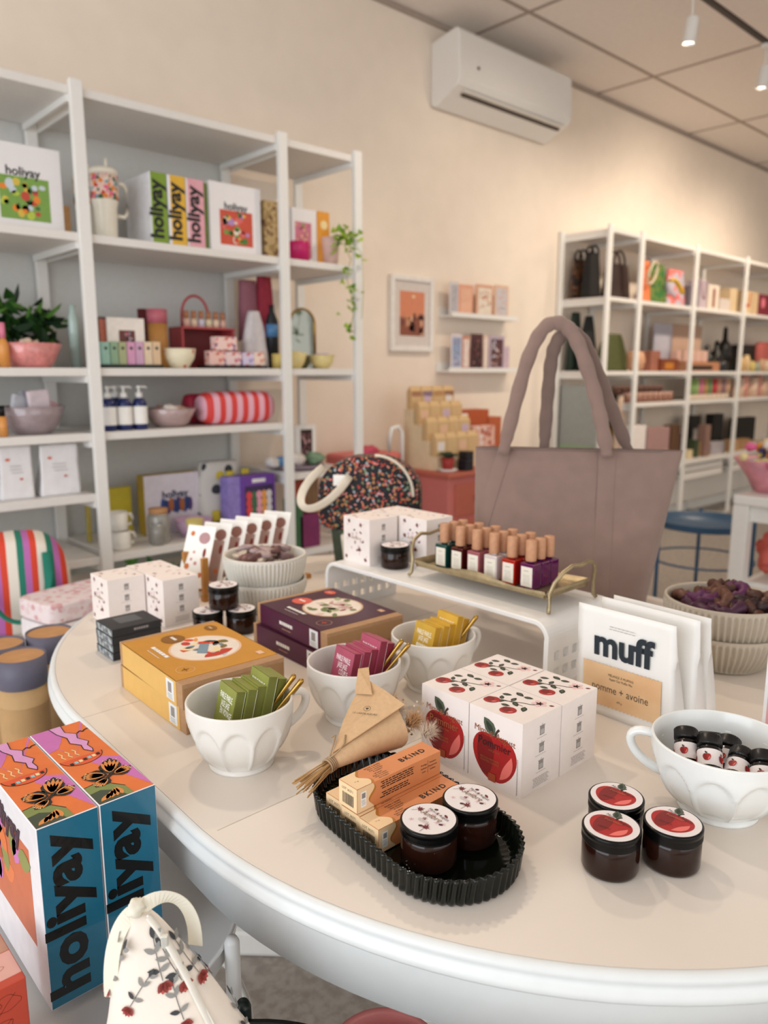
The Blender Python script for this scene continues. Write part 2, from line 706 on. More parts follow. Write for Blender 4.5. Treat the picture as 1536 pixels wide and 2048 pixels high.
# ---------------------------------------------------------------- floor-standing pink pot under the edge
t = thing('tall_pot', 'pink-rimmed round pot just under the front of the big table', 'pot', (.604, .653, 0))
pk = M('#D98482', .4)
mb = MB(); mb.lathe([(0, .0), (.056, .0), (.074, .38), (.080, .405), (.082, .417), (.078, .422), (.073, .415), (.070, .38), (.056, .03), (0, .03)], pk, 48); mb.build('pot_body', t)
mb = MB(); mb.lathe([(0, .377), (.069, .382)], M('#B98552', .8, var=.1), 30, cap=False); mb.build('filling', t, label='tan filling inside the pot')

# ---------------------------------------------------------------- second white table at the right
t = thing('white_table', 'white table with thick square legs at the right edge', 'table', (4.25, 1.05, 0))
mb = MB(); mb.box(-.50, .6, -.5, .5, .70, .75, WHITE); mb.build('tabletop', t, bevel=.01)
for x in (-.46, .5):
    for y in (-.46, .46):
        mb = MB(); mb.box(x - .037, x + .037, y - .037, y + .037, 0, .70, WHITE); mb.build('leg', t, bevel=.004)
mb = MB(); mb.box(-.46, .5, -.46, .46, .62, .70, WHITE); mb.build('frame_rail', t)
mb = MB(); mb.box(-.42, .46, -.42, .46, .27, .31, WHITE); mb.build('lower_shelf', t, bevel=.01)

# ---------------------------------------------------------------- low display bench, left behind
t = thing('display_bench', 'low white bench behind the left end of the big table', 'bench', (.55, 2.25, 0))
mb = MB(); mb.box(-.42, .50, -.65, .42, .40, .44, WHITE); mb.build('bench_top', t, bevel=.006)
for x in (-.38, .45):
    for y in (-.6, .37):
        mb = MB(); mb.box(x - .025, x + .025, y - .025, y + .025, 0, .40, WHITE); mb.build('leg', t)


# ================================================================ shelving units
postm = M('#E9E8E4', .4, var=.01)
shelfm = M('#E4E0DB', .45, var=.015)


def shelving(label, xs, yf, yb, ztop, bays, foot=True, pw=.045):
    t = thing('shelving_unit', label, 'shelving unit', (xs[0], (yf + yb) / 2, 0))
    ox, oy = xs[0], (yf + yb) / 2
    for x in xs:
        for y in (yf, yb):
            mb = MB(); mb.box(x - ox - pw / 2, x - ox + pw / 2, y - oy - .012, y - oy + .012, .05 if foot else 0, ztop + .02, postm)
            mb.build('post', t, bevel=.003)
        if foot:
            mb = MB(); mb.tube([(x - ox, yf - oy, .09), (x - ox, yf - oy + .005, .05), (x - ox, yf - oy + .03, .022), (x - ox, yf - oy + .07, .016), (x - ox, yb - oy, .016)], .016, postm, 10)
            mb.build('foot_rail', t)
    for (i, zs) in bays:
        a, b = xs[i] - ox + pw / 2, xs[i + 1] - ox - pw / 2
        for z in zs:
            mb = MB(); mb.box(a, b, yf - oy + .004, yb - oy, z - .03, z, shelfm); mb.build('shelf', t, bevel=.002)
            for x in (a, b):
                s_ = .008 if x == a else -.008
                mb = MB(); mb.box(min(x, x + s_), max(x, x + s_), yf - oy + .01, yb - oy, z - .055, z - .0305, postm); mb.build('bracket', t)
    return t


YL = 2.867
LX = [.27, 1.17, 2.05, 2.474]
SA, SB, SCz, SD, SE = 1.832, 1.352, 1.110, .878, .630
lu = shelving('tall white shelving unit at the left, crowded with boxes and bags', LX, YL, 3.33, 2.325,
         [(0, [2.325, SA, SB, SCz, SD, SE]), (1, [2.325, SA, SB, SCz, SE]), (2, [2.325, SA, SB, .872, .50])])
bpm = M('#CFCFCC', .6, var=.02)
for i in (0, 1):
    mb = MB(); mb.box(LX[i] - LX[0] + .01, LX[i + 1] - LX[0] - .01, .252, .262, .45, 2.325, bpm); mb.build('back_panel', lu)
YR = 3.006
RX = [4.905, 5.342, 6.208, 7.17, 8.13, 9.09]
RA, RB, RC, RD = 1.864, 1.345, 1.103, .590
ru = shelving('long white shelving unit at the right, filled with small goods', RX, YR, 3.40, 2.325,
              [(0, [2.325, RA, RB, .60]), (1, [2.325, RA, RB, RC, RD]), (2, [2.325, RA, RB, RC, RD]), (3, [2.325, RA, RB, RC, RD]), (4, [2.325, RA, RB, RC, RD])])
backm = M('#D8CEC4', .7, var=.02)
mb = MB(); mb.box(.03, 4.15, .1, .17, .14, .40, shelfm); mb.build('plinth_panel', ru)
for i in (1, 2, 3):
    a, b = RX[i] - RX[0] + .04, RX[i + 1] - RX[0] - .12
    for z in (.42, .49):
        mb = MB(); mb.box(a, b, -.17, .15, z, z + .055, shelfm); mb.build('drawer', ru, bevel=.003)

# ================================================================ candles
AMB = M('#230F09', .10, var=.08, coat=.1, spec=.4)
RED1, RED2, RED3 = M('#A81C1C', .5, var=.12, scale=60), M('#7E1214', .5), M('#E8736A', .5)
LEAF1, LEAF2, STEM = M('#4F5B49', .6), M('#2C352A', .6), M('#43302A', .6)
PINK = M('#EBC5C2', .6)
MAR = M('#6B1F26', .6)
COPPER = M('#C07A55', .35, metal=.6)
LABELP = M('#E8E0DF', .6, var=.02)


def apple(mb, fr, cx, cy, R, l=1, leafrot=2.2, squash=1.0):
    """flat painted apple with leaf, stem and highlight"""
    def sh(k, dx=0, dy=0, w_=1.0):
        pts = []
        for i in range(36):
            t = 2 * PI * i / 36
            x = math.sin(t) * (1 - .10 * math.cos(t) * -1) * w_
            y = math.cos(t) * (1 - .16 * math.exp(-((t if t < PI else t - 2 * PI) / .45) ** 2)) - .05 * math.exp(-((t - PI) / .3) ** 2) * -1
            x *= 1 + .07 * math.cos(t)
            pts.append((cx + R * k * x * squash + dx, cy + R * k * y + dy))
        return pts
    mb.poly(fr, sh(1), RED1, l)
    mb.poly(fr, [(cx + (p - cx) * .45 - R * .42, q) for p, q in sh(.86)], RED2, l + 1)
    up_ = [(-.62 + 1.15 * i / 12) for i in range(13)]
    pts = [(cx + R * .84 * math.cos(-1.25 + 1.65 * i / 12) * squash, cy + R * (.80 * math.sin(-1.25 + 1.65 * i / 12) - .02)) for i in range(13)]
    pts += [(cx + R * (.84 * math.cos(.40 - 1.65 * i / 12) - .34 * math.sin(PI * i / 12)) * squash, cy + R * (.80 * math.sin(.40 - 1.65 * i / 12) - .02 + .10 * math.sin(PI * i / 12))) for i in range(1, 12)]
    mb.poly(fr, pts, RED3, l + 2)
    mb.line(fr, [(cx + R * .02, cy + R * .82), (cx + R * .08, cy + R * 1.02), (cx + R * .2, cy + R * 1.16)], R * .09, STEM, l + 2)
    mb.leaf(fr, cx + R * .0, cy + R * .86, R * .78, R * .5, leafrot, LEAF1, l + 3)
    mb.leaf(fr, cx - R * .06, cy + R * .93, R * .55, R * .24, leafrot, LEAF2, l + 4)


def maple(mb, fr, cx, cy, R, rot, mt, l=1):
    pts = []
    rr = [1, .45, .8, .4, .95, .38, .7, .3, .35, .15, .35, .3, .7, .38, .95, .4, .8, .45]
    for i, q in enumerate(rr):
        a = rot + 2 * PI * i / len(rr)
        pts.append((cx + R * q * math.cos(a), cy + R * q * math.sin(a)))
    mb.poly(fr, pts, mt, l)
    mb.line(fr, [(cx, cy), (cx - R * 1.4 * math.cos(rot), cy - R * 1.4 * math.sin(rot))], R * .07, mt, l)


def amber_art(mb, fr, cx, cy, s, l=2, small=False):
    rr = random.Random(3)
    for i in range(9):
        a, q = rr.uniform(0, 6.28), rr.uniform(.1, .8) * s
        x, y = cx + q * math.cos(a), cy + q * math.sin(a)
        for k in range(5):
            mb.ell(fr, x + .07 * s * math.cos(k * 1.257), y + .07 * s * math.sin(k * 1.257), .05 * s, .035 * s, M('#DCC3C5', .6), l, k * 1.257, 8)
        mb.ell(fr, x, y, .022 * s, .022 * s, M('#A0525C', .6), l + 1, n=6)
    maple(mb, fr, cx - .70 * s, cy + .22 * s, .24 * s, .9, MAR, l + 2)
    maple(mb, fr, cx + .30 * s, cy - .58 * s, .25 * s, 1.6, MAR, l + 2)
    for x, y in ((.62, -.02), (-.18, .66), (.08, -.62)):
        mb.ell(fr, cx + x * s, cy + y * s, .085 * s, .065 * s, M('#4A2026', .6), l + 2, .4)
    mb.leaf(fr, cx + .30 * s, cy + .62 * s, .28 * s, .12 * s, -.5, MAR, l + 2)


CR, CH = .0342, .055


def candle(label, loc, kind, group=None, rz=0.0, fill=AMB):
    t = thing('candle_jar', label, 'candle', loc, rz, group)
    mb = MB()
    mb.lathe([(0, 0), (.029, 0), (.0325, .002), (.034, .006), (.034, .036), (.0325, .039), (.031, .042), (0, .042)], fill, 56)
    mb.build('jar', t)
    mb = MB()
    pr = [(0, .0385), (.0325, .0385), (.0345, .0395)]
    for z in (.0405, .0425, .0445, .0465):
        pr += [(.0348, z), (.0339, z + .001)]
    pr += [(.0349, .0485), (.0349, .0535), (.0342, CH - .0004), (.033, CH), (0, CH)]
    mb.lathe(pr, BLACKPL, 56)
    mb.build('lid', t)
    mb = MB()
    fr = Fr((0, 0, CH), (0, -1, 0), (1, 0, 0))
    mb.ell(fr, 0, 0, .0322, .0322, LABELP, 1, n=56)
    if kind == 'apple':
        apple(mb, fr, -.001, -.003, .0225, 2, 1.9, 1.12)
        mb.text(fr, 'Mimi & August', .002, .0125, .0062, INK, sx=.95, l=8, rot=-.25)
        mb.text(fr, 'Pommier', -.001, .006, .0064, COPPER, sx=.95, l=8)
        mb.fine(fr, -.004, -.009, .018, 2, .002, INK, 8, .0005)
    else:
        amber_art(mb, fr, 0, 0, .030)
        mb.text(fr, 'Mimi & August', .004, .0115, .006, INK, sx=.95, l=8, rot=-.12)
        mb.text(fr, 'Ambre', 0, .001, .0115, M('#7A5C3C', .5), sx=.95, l=8, shear=.25)
        mb.fine(fr, 0, -.008, .018, 3, .002, M('#8C7B78', .6), 8, .0005)
    mb.build('lid_label', t)
    return t


candle('amber candle jar with a red apple lid, the front left one of the three together', (.766, .427, T), 'apple', rz=.12)
candle('amber candle jar with a red apple lid, the right one of the three together', (.829, .381, T), 'apple', rz=.05)
candle('amber candle jar with a red apple lid, standing behind the other two', (.829, .458, T), 'apple', rz=.1)

# ================================================================ apple tree candle boxes
BW, BD, BH = .092, .0965, .1125
CREAM = M('#EFE5E0', .55, var=.02)
GREYI = M('#8F8A88', .6)


def candle_box(name, label, loc, kind, rz=0.0, group=None):
    mb = MB()
    mb.box(-BW / 2, BW / 2, -BD / 2, BD / 2, 0, BH, CREAM)
    # front (faces -X)
    fr = Fr((-BW / 2, BD / 2, 0), (0, -1, 0), (0, 0, 1))
    if kind == 'apple':
        apple(mb, fr, BD * .5, BH * .40, BH * .345, 1, 2.3, 1.02)
        mb.text(fr, 'Mimi & August', BD * .5, BH * .665, .0135, COPPER, sx=.93, l=8, rot=-.06)
        mb.text(fr, 'Pommier', BD * .5, BH * .52, .0175, INK if 'front right' in label else COPPER, sx=.93, l=8)
        mb.text(fr, 'APPLE TREE', BD * .5, BH * .465, .0045, COPPER, sx=.9, l=8)
        mb.text(fr, 'BOUGIE PARFUMÉE', BD * .42, BH * .34, .0045, COPPER, sx=.9, l=8)
        mb.text(fr, 'SCENTED CANDLE', BD * .42, BH * .30, .0045, COPPER, sx=.9, l=8)
        mb.rect(fr, BD * .40, BH * .06, BD * .54, BH * .17, M('#A2431F', .4), 8)
        mb.fine(fr, BD * .93, BH * .5, .0022, 26, .0021, GREYI, 2, .0012)
    else:
        amber_art(mb, fr, BD * .5, BH * .5, BD * .40, 1)
        for x, y in ((.22, .9), (.68, .86), (.1, .1), (.85, .12)):
            maple(mb, fr, BD * x, BH * y, BD * .085, x * 5, MAR, 3)
        mb.text(fr, 'Ambre', BD * .5, BH * .52, .013, M('#A5896E', .5), l=4, shear=.2)
    # side (faces -Y) with candle icons
    fr = Fr((-BW / 2, -BD / 2, 0), (1, 0, 0), (0, 0, 1))
    for i in range(3):
        z = BH * (.80 - i * .235)
        mb.rect(fr, BW * .44, z - .007, BW * .56, z + .006, GREYI, 1)
        mb.rect(fr, BW * .455, z - .0055, BW * .545, z + .0015, M('#B5AFAD', .6), 2)
        mb.rect(fr, BW * .43, z + .006, BW * .57, z + .0075, GREYI, 2)
        mb.line(fr, [(BW * .5, z + .0075), (BW * .5, z + .0105)], .0007, GREYI, 2)
        mb.fine(fr, BW * .5, z - .0105, .030, 1, .002, GREYI, 2, .0006, i)
    mb.fine(fr, BW * .5, BH * .17, .042, 7, .0021, GREYI, 2, .0007, 9)
    # top
    fr = Fr((-BW / 2, BD / 2, BH), (0, -1, 0), (1, 0, 0))
    P = lambda a, b: (a * BD, b * BW)
    if kind == 'apple':
        S = BD
        mb.line(fr, [P(.22, .42), P(.38, .52), P(.55, .62), P(.66, .66), P(.76, .74)], .0022, STEM, 1)
        mb.line(fr, [P(.30, .50), P(.45, .52), P(.62, .52)], .0014, STEM, 1)
        for a, b, r, ln in ((.26, .43, .9, .18), (.19, .70, .4, .16), (.33, .85, -.3, .18), (.5, .84, .3, .16), (.5, .50, -.6, .17), (.70, .44, -1.1, .18), (.38, .62, 1.7, .15), (.2, .55, 2.2, .14), (.41, .36, .2, .15)):
            x, y = P(a, b)
            ln *= S
            mb.leaf(fr, x - ln / 2 * math.cos(r), y - ln / 2 * math.sin(r), ln, ln * .55, r, LEAF2, 2)
            mb.leaf(fr, x - ln / 3 * math.cos(r), y - ln / 3 * math.sin(r), ln * .6, ln * .2, r, LEAF1, 3)
        for a, b in ((.15, .36), (.555, .235)):
            x, y = P(a, b)
            mb.ell(fr, x, y, .0125, .0108, RED1, 4, .7, 24)
            mb.ell(fr, x - .004, y + .001, .0065, .008, RED2, 5, .7, 16)
            mb.ell(fr, x + .0065, y - .003, .0042, .0018, RED3, 6, .9, 12)
        x, y = P(.74, .79)
        for k in range(5):
            mb.ell(fr, x + .006 * math.cos(k * 1.257), y + .006 * math.sin(k * 1.257), .0062, .0042, PINK, 2, k * 1.257, 12)
        for k in range(6):
            mb.line(fr, [(x, y), (x + .005 * math.cos(k), y + .005 * math.sin(k))], .0005, STEM, 4)
        x, y = P(.92, .87)
        mb.leaf(fr, x - .004, y - .003, .008, .005, .6, MAR, 2)
    else:
        for i in range(9):
            rr = random.Random(i)
            mb.leaf(fr, rr.uniform(.1, .8) * BD, rr.uniform(.1, .8) * BW, .012, .005, rr.uniform(0, 6), M('#C9A9A2', .6), 1)
        for a, b in ((.15, .15), (.8, .85), (.5, .08)):
            mb.leaf(fr, a * BD, b * BW, .010, .005, a * 7, MAR, 2)
    o = mb.build(name, None, loc, rz, bevel=.0006, seg=1)
    tag(o, label, 'box', group)
    return o


for (x, y, lab) in ((.852, .6395, 'white candle box with a red apple, front right of the block of four'),
                    (.852, .7375, 'white candle box with a red apple, left front of the block of four'),
                    (.9455, .6385, 'white candle box with apple branch top, rear right of the four, beside the flat bag'),
                    (.9455, .7375, 'white candle box with apple branch top, rear left of the four')):
    candle_box('candle_box', lab, (x, y, T), 'apple')

RZ = T + .13
for (x, y, lab) in ((1.232, 1.385, 'leaf-printed white candle box at the left end of the white riser'),
                    (1.332, 1.292, 'leaf-printed white candle box on the riser nearest the nail polish tray'),
                    (1.332, 1.392, 'leaf-printed white candle box on the riser, rear one of three')):
    candle_box('candle_box', lab, (x, y, RZ), 'amber')
for (x, y, z, lab) in ((.737, 1.748, T, 'pale patterned candle box furthest left on the big table'),
                       (.832, 1.66, T, 'pale patterned candle box left of the stacked dark jars'),
                       (.832, 1.758, T, 'pale patterned candle box behind the two pale ones near the black box stack')):
    candle_box('candle_box', lab, (x, y, z), 'amber')
candle('dark candle jar with pink lid on the riser, before the printed boxes', (1.228, 1.292, RZ), 'amber')
candle('dark candle jar balanced on top of two others behind the mustard kits', (.880, 1.50, T + CH), 'amber')
candle('dark candle jar under the balanced one, left of the lower pair', (.842, 1.508, T), 'amber')
candle('dark candle jar under the balanced one, right of the lower pair', (.905, 1.468, T), 'amber')

# ================================================================ white riser with punched sides
riser = M('#ECEAE7', .4, var=.01)
t = thing('table_riser', 'white bench-shaped riser with punched square holes in its sides', 'riser', (1.265, 1.125, T))
rx, ry, rh, th = .118, .335, .13, .010
outer = [(-ry, 0), (-ry, rh - .035)]
for i in range(1, 9):
    a = PI - i * PI / 16
    outer.append((-ry + .035 + .035 * math.cos(a), rh - .035 + .035 * math.sin(a)))
outer2 = outer + [(-y, z) for y, z in reversed(outer)]
inner = [(-ry + th, 0), (-ry + th, rh - .035)]
for i in range(1, 9):
    a = PI - i * PI / 16
    inner.append((-ry + .035 + (.035 - th) * math.cos(a), rh - .035 + (.035 - th) * math.sin(a)))
inner2 = inner + [(-y, z) for y, z in reversed(inner)]
# top and rounded corners (without the straight side panels)
k0 = 1
mb = MB()
n = len(outer2)
o_, i_ = outer2[k0:n - k0], inner2[k0:n - k0]
n2 = len(o_)
vs = [(-rx, y, z) for y, z in o_] + [(-rx, y, z) for y, z in i_] + [(rx, y, z) for y, z in o_] + [(rx, y, z) for y, z in i_]
fs = []
for i in range(n2 - 1):
    fs += [(i, i + n2, i + n2 + 1, i + 1), (2 * n2 + i, 2 * n2 + i + 1, 3 * n2 + i + 1, 3 * n2 + i),
           (i, i + 1, 2 * n2 + i + 1, 2 * n2 + i), (n2 + i, 3 * n2 + i, 3 * n2 + i + 1, n2 + i + 1)]
mb.add(vs, fs, riser)
mb.build('riser_top', t, bevel=.002)
for sgn in (-1, 1):
    mb = MB()
    y0, y1 = (-ry, -ry + th) if sgn < 0 else (ry - th, ry)
    xs = [-rx]
    hw, gap = .017, .0125
    nx = 7
    step = (2 * rx - .03) / nx
    cols = [(-rx + .015 + i * step + (step - hw) / 2, -rx + .015 + i * step + (step + hw) / 2) for i in range(nx)]
    rows = [(.018, .036), (.052, .070)]
    zt = rh - .035
    # lattice from bars
    zb = [0] + [v for r in rows for v in r] + [zt]
    for k in range(0, len(zb), 2):
        mb.box(-rx, rx, y0, y1, zb[k], zb[k + 1], riser)
    xe = [-rx] + [v for c in cols for v in c] + [rx]
    for r in rows:
        for k in range(0, len(xe), 2):
            mb.box(xe[k], xe[k + 1], y0, y1, r[0], r[1], riser)
    mb.build('side_panel', t, label='punched side panel')

# ================================================================ brass tray with nail polish
brass = M('#AC9C7C', .42, metal=.8, var=.15, scale=60, bump=.4)
t = thing('brass_tray', 'aged brass footed tray on the riser holding nail polish bottles', 'tray', (1.270, 1.012, RZ))
hx, hy = .075, .178
ZF = .028
mb = MB()
mb.box(-hx + .006, hx - .006, -hy + .004, hy - .004, ZF - .002, ZF, brass)
N = 24


def wavez(s_):
    return .020 + .006 * math.cos(2 * PI * s_) ** 2 + .004 * math.cos(PI * (s_ - .5) * 2)


for sx_ in (-1, 1):
    for i in range(N):
        s0, s1 = i / N, (i + 1) / N
        ya, yb = -hy + 2 * hy * s0, -hy + 2 * hy * s1
        x0, x1 = sx_ * (hx - .006), sx_ * (hx + .003)
        za, zb_ = ZF + wavez(s0) - .008, ZF + wavez(s1) - .008
        mb.add([(x0, ya, ZF - .002), (x0, yb, ZF - .002), (x1, yb, zb_), (x1, ya, za),
                (x0 - sx_ * .002, ya, ZF), (x0 - sx_ * .002, yb, ZF), (x1 - sx_ * .002, yb, zb_), (x1 - sx_ * .002, ya, za)],
               [(0, 1, 2, 3), (4, 7, 6, 5), (3, 2, 6, 7)], brass, True)
for sy_ in (-1, 1):
    for i in range(10):
        s0, s1 = i / 10, (i + 1) / 10
        xa, xb = -hx + .0 + 2 * hx * s0, -hx + 2 * hx * s1
        y0, y1 = sy_ * (hy - .004), sy_ * (hy + .003)
        mb.add([(xa, y0, ZF - .002), (xb, y0, ZF - .002), (xb, y1, ZF + .016), (xa, y1, ZF + .016), (xa, y0 - sy_ * .002, ZF), (xb, y0 - sy_ * .002, ZF), (xb, y1 - sy_ * .002, ZF + .016), (xa, y1 - sy_ * .002, ZF + .016)],
               [(0, 1, 2, 3), (4, 7, 6, 5), (3, 2, 6, 7)], brass, True)
mb.build('tray_pan', t)
for sy_ in (-1, 1):
    mb = MB()
    y = sy_ * (hy + .010)
    pts = [(-hx - .008, y + sy_ * .004, .004), (-hx - .002, y, .012), (-hx + .0, y, .04), (-hx + .004, y + sy_ * .006, .062), (-hx + .02, y + sy_ * .014, .082), (-hx + .045, y + sy_ * .018, .092),
           (0, y + sy_ * .018, .088), (hx - .045, y + sy_ * .018, .092), (hx - .02, y + sy_ * .014, .082), (hx - .004, y + sy_ * .006, .062), (hx, y, .04), (hx + .002, y, .012), (hx + .008, y + sy_ * .004, .004)]
    mb.tube(pts, .0042, brass, 8)
    mb.build('handle', t)

capm = M('#C08E6C', .55, var=.08, scale=90)
lbl = M('#E9E2D4', .6)
POL = [('#12463F', 'dark green'), ('#4A130F', 'dark brown-red'), ('#A05A62', 'dusty pink'), ('#D9CDCB', 'milky white'), ('#A81F12', 'bright red'), ('#5B0F4E', 'purple')]
ROWN = ['in the front row', 'in the middle row', 'in the back row']
for r_ in range(3):
    for c_ in range(6):
        hx_, nm = POL[c_]
        if r_ == 1 and c_ not in (5,):
            hx_ = ['#173F3A', '#55170F', '#8E4650', '#C9B9B6', '#8E1B12', ''][c_]
        pm = M(hx_, .08, var=.03, coat=.6)
        t = thing('nail_polish', '%s nail polish bottle %s of the brass tray' % (nm, ROWN[r_]), 'nail polish', (1.238 + r_ * .0305, 1.140 - c_ * .0475, RZ + ZF + .001))
        mb = MB(); mb.box(-.0133, .0133, -.017, .017, 0, .052, pm)
        mb.lathe([(0, .052), (.0075, .052), (.007, .056), (0, .056)], pm, 14); mb.build('bottle', t, bevel=.003, seg=2)
        mb = MB(); mb.lathe([(0, .056), (.0108, .056), (.0112, .058), (.0112, .097), (.0104, .0985), (0, .0985)], capm, 22); mb.build('cap', t)
        mb = MB()
        fr = Fr((-.0133, .017, 0), (0, -1, 0), (0, 0, 1))
        mb.rect(fr, .003, .004, .031, .045, lbl, 1)
        mb.fine(fr, .017, .036, .014, 1, .002, GREYI, 2, .0012)
        mb.fine(fr, .017, .027, .018, 7, .0028, M('#B8B0A2', .6), 2, .0009)
        mb.build('label', t)

# ================================================================ faceted cups
porc = M('#E4E1DB', .32, var=.025, scale=20, bump=.1, bscale=300, coat=.25)


def facet_cup(name, label, loc, R, rb, H, hdir, nf=10, mt=porc, dep=.0056):
    t = thing(name, label, 'cup', loc)
    mb = MB()
    nth, nz = nf * 16, 30
    vs, fs = [], []
    foot = .006

    def Rz(tt):
        return rb * .93 + (R - rb * .93) * (1 - (1 - tt) ** 2.9) ** .92 if tt > 0 else rb * .93

    for j in range(nz + 1):
        tt = j / nz
        z = foot + (H - foot) * tt
        for i in range(nth):
            a = 2 * PI * i / nth
            u = (i / nth * nf) % 1 * 2 - 1
            ztop = H * (.40 + .42 * math.sqrt(max(0, 1 - u * u)))
            cv = dep * sm((ztop - z) / (.075 * H)) * (1 - .35 * u * u) * sm((1 - abs(u)) / .16) * sm(tt / .08)
            r = Rz(tt) - cv
            vs.append((r * math.cos(a), r * math.sin(a), z))
    for j in range(nz):
        for i in range(nth):
            a, b = j * nth + i, j * nth + (i + 1) % nth
            fs.append((a, b, b + nth, a + nth))
    mb.add(vs, fs, mt, True)
    prof = [(rb, 0), (rb * 1.0, .003), (rb * .93, foot)]
    mb.lathe([(0, 0)] + prof, mt, nth, cap=False)
    mb.lathe([(R, H), (R - .0008, H + .0016), (R - .0028, H + .0018), (R - .0042, H), (Rz(.75) - .006, H * .75), (Rz(.4) - .008, H * .4), (Rz(.15) - .009, H * .16), (rb * .6, .011), (0, .010)], mt, nth, cap=False)
    mb.build('bowl', t)
    if hdir is not None:
        mb = MB()
        hd = V((math.cos(hdir), math.sin(hdir), 0))
        pts = []
        r0, r1 = Rz(.90) - .004, Rz(.34) - .006
        P0, P3 = hd * r0 + V((0, 0, H * .90)), hd * r1 + V((0, 0, H * .36))
        P1, P2 = hd * (r0 + .050) + V((0, 0, H * 1.02)), hd * (r1 + .052) + V((0, 0, H * .50))
        for i in range(15):
            q = i / 14
            pts.append(P0 * (1 - q) ** 3 + P1 * 3 * q * (1 - q) ** 2 + P2 * 3 * q * q * (1 - q) + P3 * q ** 3)
        mb.tube(pts, .0062, mt, 12, flat=1.35, upv=(-hd.y, hd.x, 0))
        mb.build('handle', t)
    return t


CUPH = .103
facet_cup('faceted_cup', 'faceted white cup holding green card boxes, nearest the left table edge', (.578, .950, T), .0810, .050, CUPH, math.radians(-12))
facet_cup('faceted_cup', 'faceted white cup holding pink card boxes, middle one of three', (.808, .952, T), .0810, .050, CUPH, math.radians(-10))
facet_cup('faceted_cup', 'faceted white cup holding yellow card boxes, beside the riser', (1.006, .952, T), .0800, .049, CUPH, math.radians(-10))
facet_cup('faceted_cup', 'large faceted white cup of little black-capped bottles at the right', (.992, .396, T), .092, .053, .1, math.radians(112), mt=M('#E6E8E6', .25, var=.02, coat=.4), dep=.0062)


def card_boxes(cx, cy, cols, lines, word, r, spoons):
    base, dark, lite = cols
    d = .0163
    for i in range(5):
        lean = .24
        x = cx - .036 + i * .0172
        y = cy - (.003 if i % 2 else 0) - i * .0020
        z = T + .034 + (.012 if i == 3 else 0) + (.004 if i == 4 else 0)
        nm = ['frontmost', 'second', 'third', 'fourth', 'rearmost'][i]
        t = thing('card_box', '%s %s card box in the faceted cup, %s of the row' % (nm if i in (0, 4) else nm, word, 'counting from the cup front') if False else
                  '%s of five %s card boxes in the faceted cup' % (nm, word), 'card box', (x, y, z), rot=(0, lean, -.12))
        w_, h = .0590, .092
        mb = MB(); mb.box(0, d, -w_ / 2, w_ / 2, 0, h, dark)
        mb.build('carton', t, bevel=.0008, seg=1)
        mb = MB()
        fr = Fr((0, w_ / 2, 0), (0, -1, 0), (0, 0, 1))
        mb.rect(fr, .0004, .0004, w_ - .0004, h - .0004, base, 1)
        if word == 'yellow':
            mb.fine(fr, w_ * .55, h * .49, w_ * .7, 2, .0105, lite, 2, .0075)
        for k, s_ in enumerate(lines):
            mb.text(fr, s_, w_ * (.5 if k != 2 else .60), h * (.76 - k * .125), .0128, lite, sx=.56, bold=.02, l=2)
        fr2 = Fr((0, -w_ / 2, 0), (1, 0, 0), (0, 0, 1))
        mb.line(fr2, [(.0145, .0), (.0145, h)], .0005, lite, 1)
        mb.text(fr2, 'UR', d * .66, h * .14, .0085, lite, sx=.95, l=1, rot=PI / 2, align='l')
        fr3 = Fr((0, w_ / 2, h), (0, -1, 0), (1, 0, 0))
        mb.rect(fr3, .0004, .0004, w_ - .0004, d - .0004, base, 1)
        mb.build('cover_print', t)
    for k in range(spoons):
        t = thing('gold_spoon', ['gold spoon handle resting beside the %s card boxes, nearer the rim', 'gold spoon handle beside the %s card boxes, the shorter one', 'gold spoon handle beside the %s card boxes, hidden behind the others'][k] % word, 'spoon', (cx, cy, T))
        mb = MB()
        a = V((.010 + .004 * k, -.012 - .006 * k, .032))
        b = V((.068 + .007 * k, -.056 - .010 * k + (.0 if k < 2 else .02), .132 - .006 * k))
        mb.tube([a, a.lerp(b, .5), a.lerp(b, .93), b, b + (b - a).normalized() * .003], [.0018, .0024, .0040, .0042, .0022], GOLD, 10)
        mb.build('handle', t)
        mb = MB()
        mx = Matrix.Translation(a) @ (b - a).to_track_quat('Z', 'Y').to_matrix().to_4x4() @ Matrix.Diagonal((1, .35, 1.3, 1))
        mb.lathe([(0, -.016), (.007, -.012), (.011, -.004), (.010, .004), (.003, .012), (0, .013)], GOLD, 14, mx=mx)
        mb.build('spoon_bowl', t)


card_boxes(.580, .962, (M('#8A8F42', .45, var=.10, scale=25), M('#666A2C', .45), M('#F2F3EA', .5)), ['PARLE PARLE,', 'JASE JASE', 'EN VOYAGE'], 'green', .07, 3)
card_boxes(.810, .962, (M('#B0506A', .45, var=.10, scale=25), M('#7C2136', .45), M('#F6E9EC', .5)), ['PARLE PARLE,', 'JASE JASE', 'COUPLE'], 'pink', .07, 2)
card_boxes(1.008, .962, (M('#D2A83C', .45, var=.10, scale=25), M('#B4871F', .45), M('#FBF6E2', .5)), ['PARLE PARLE,', 'JASE JASE'], 'yellow', .07, 1)

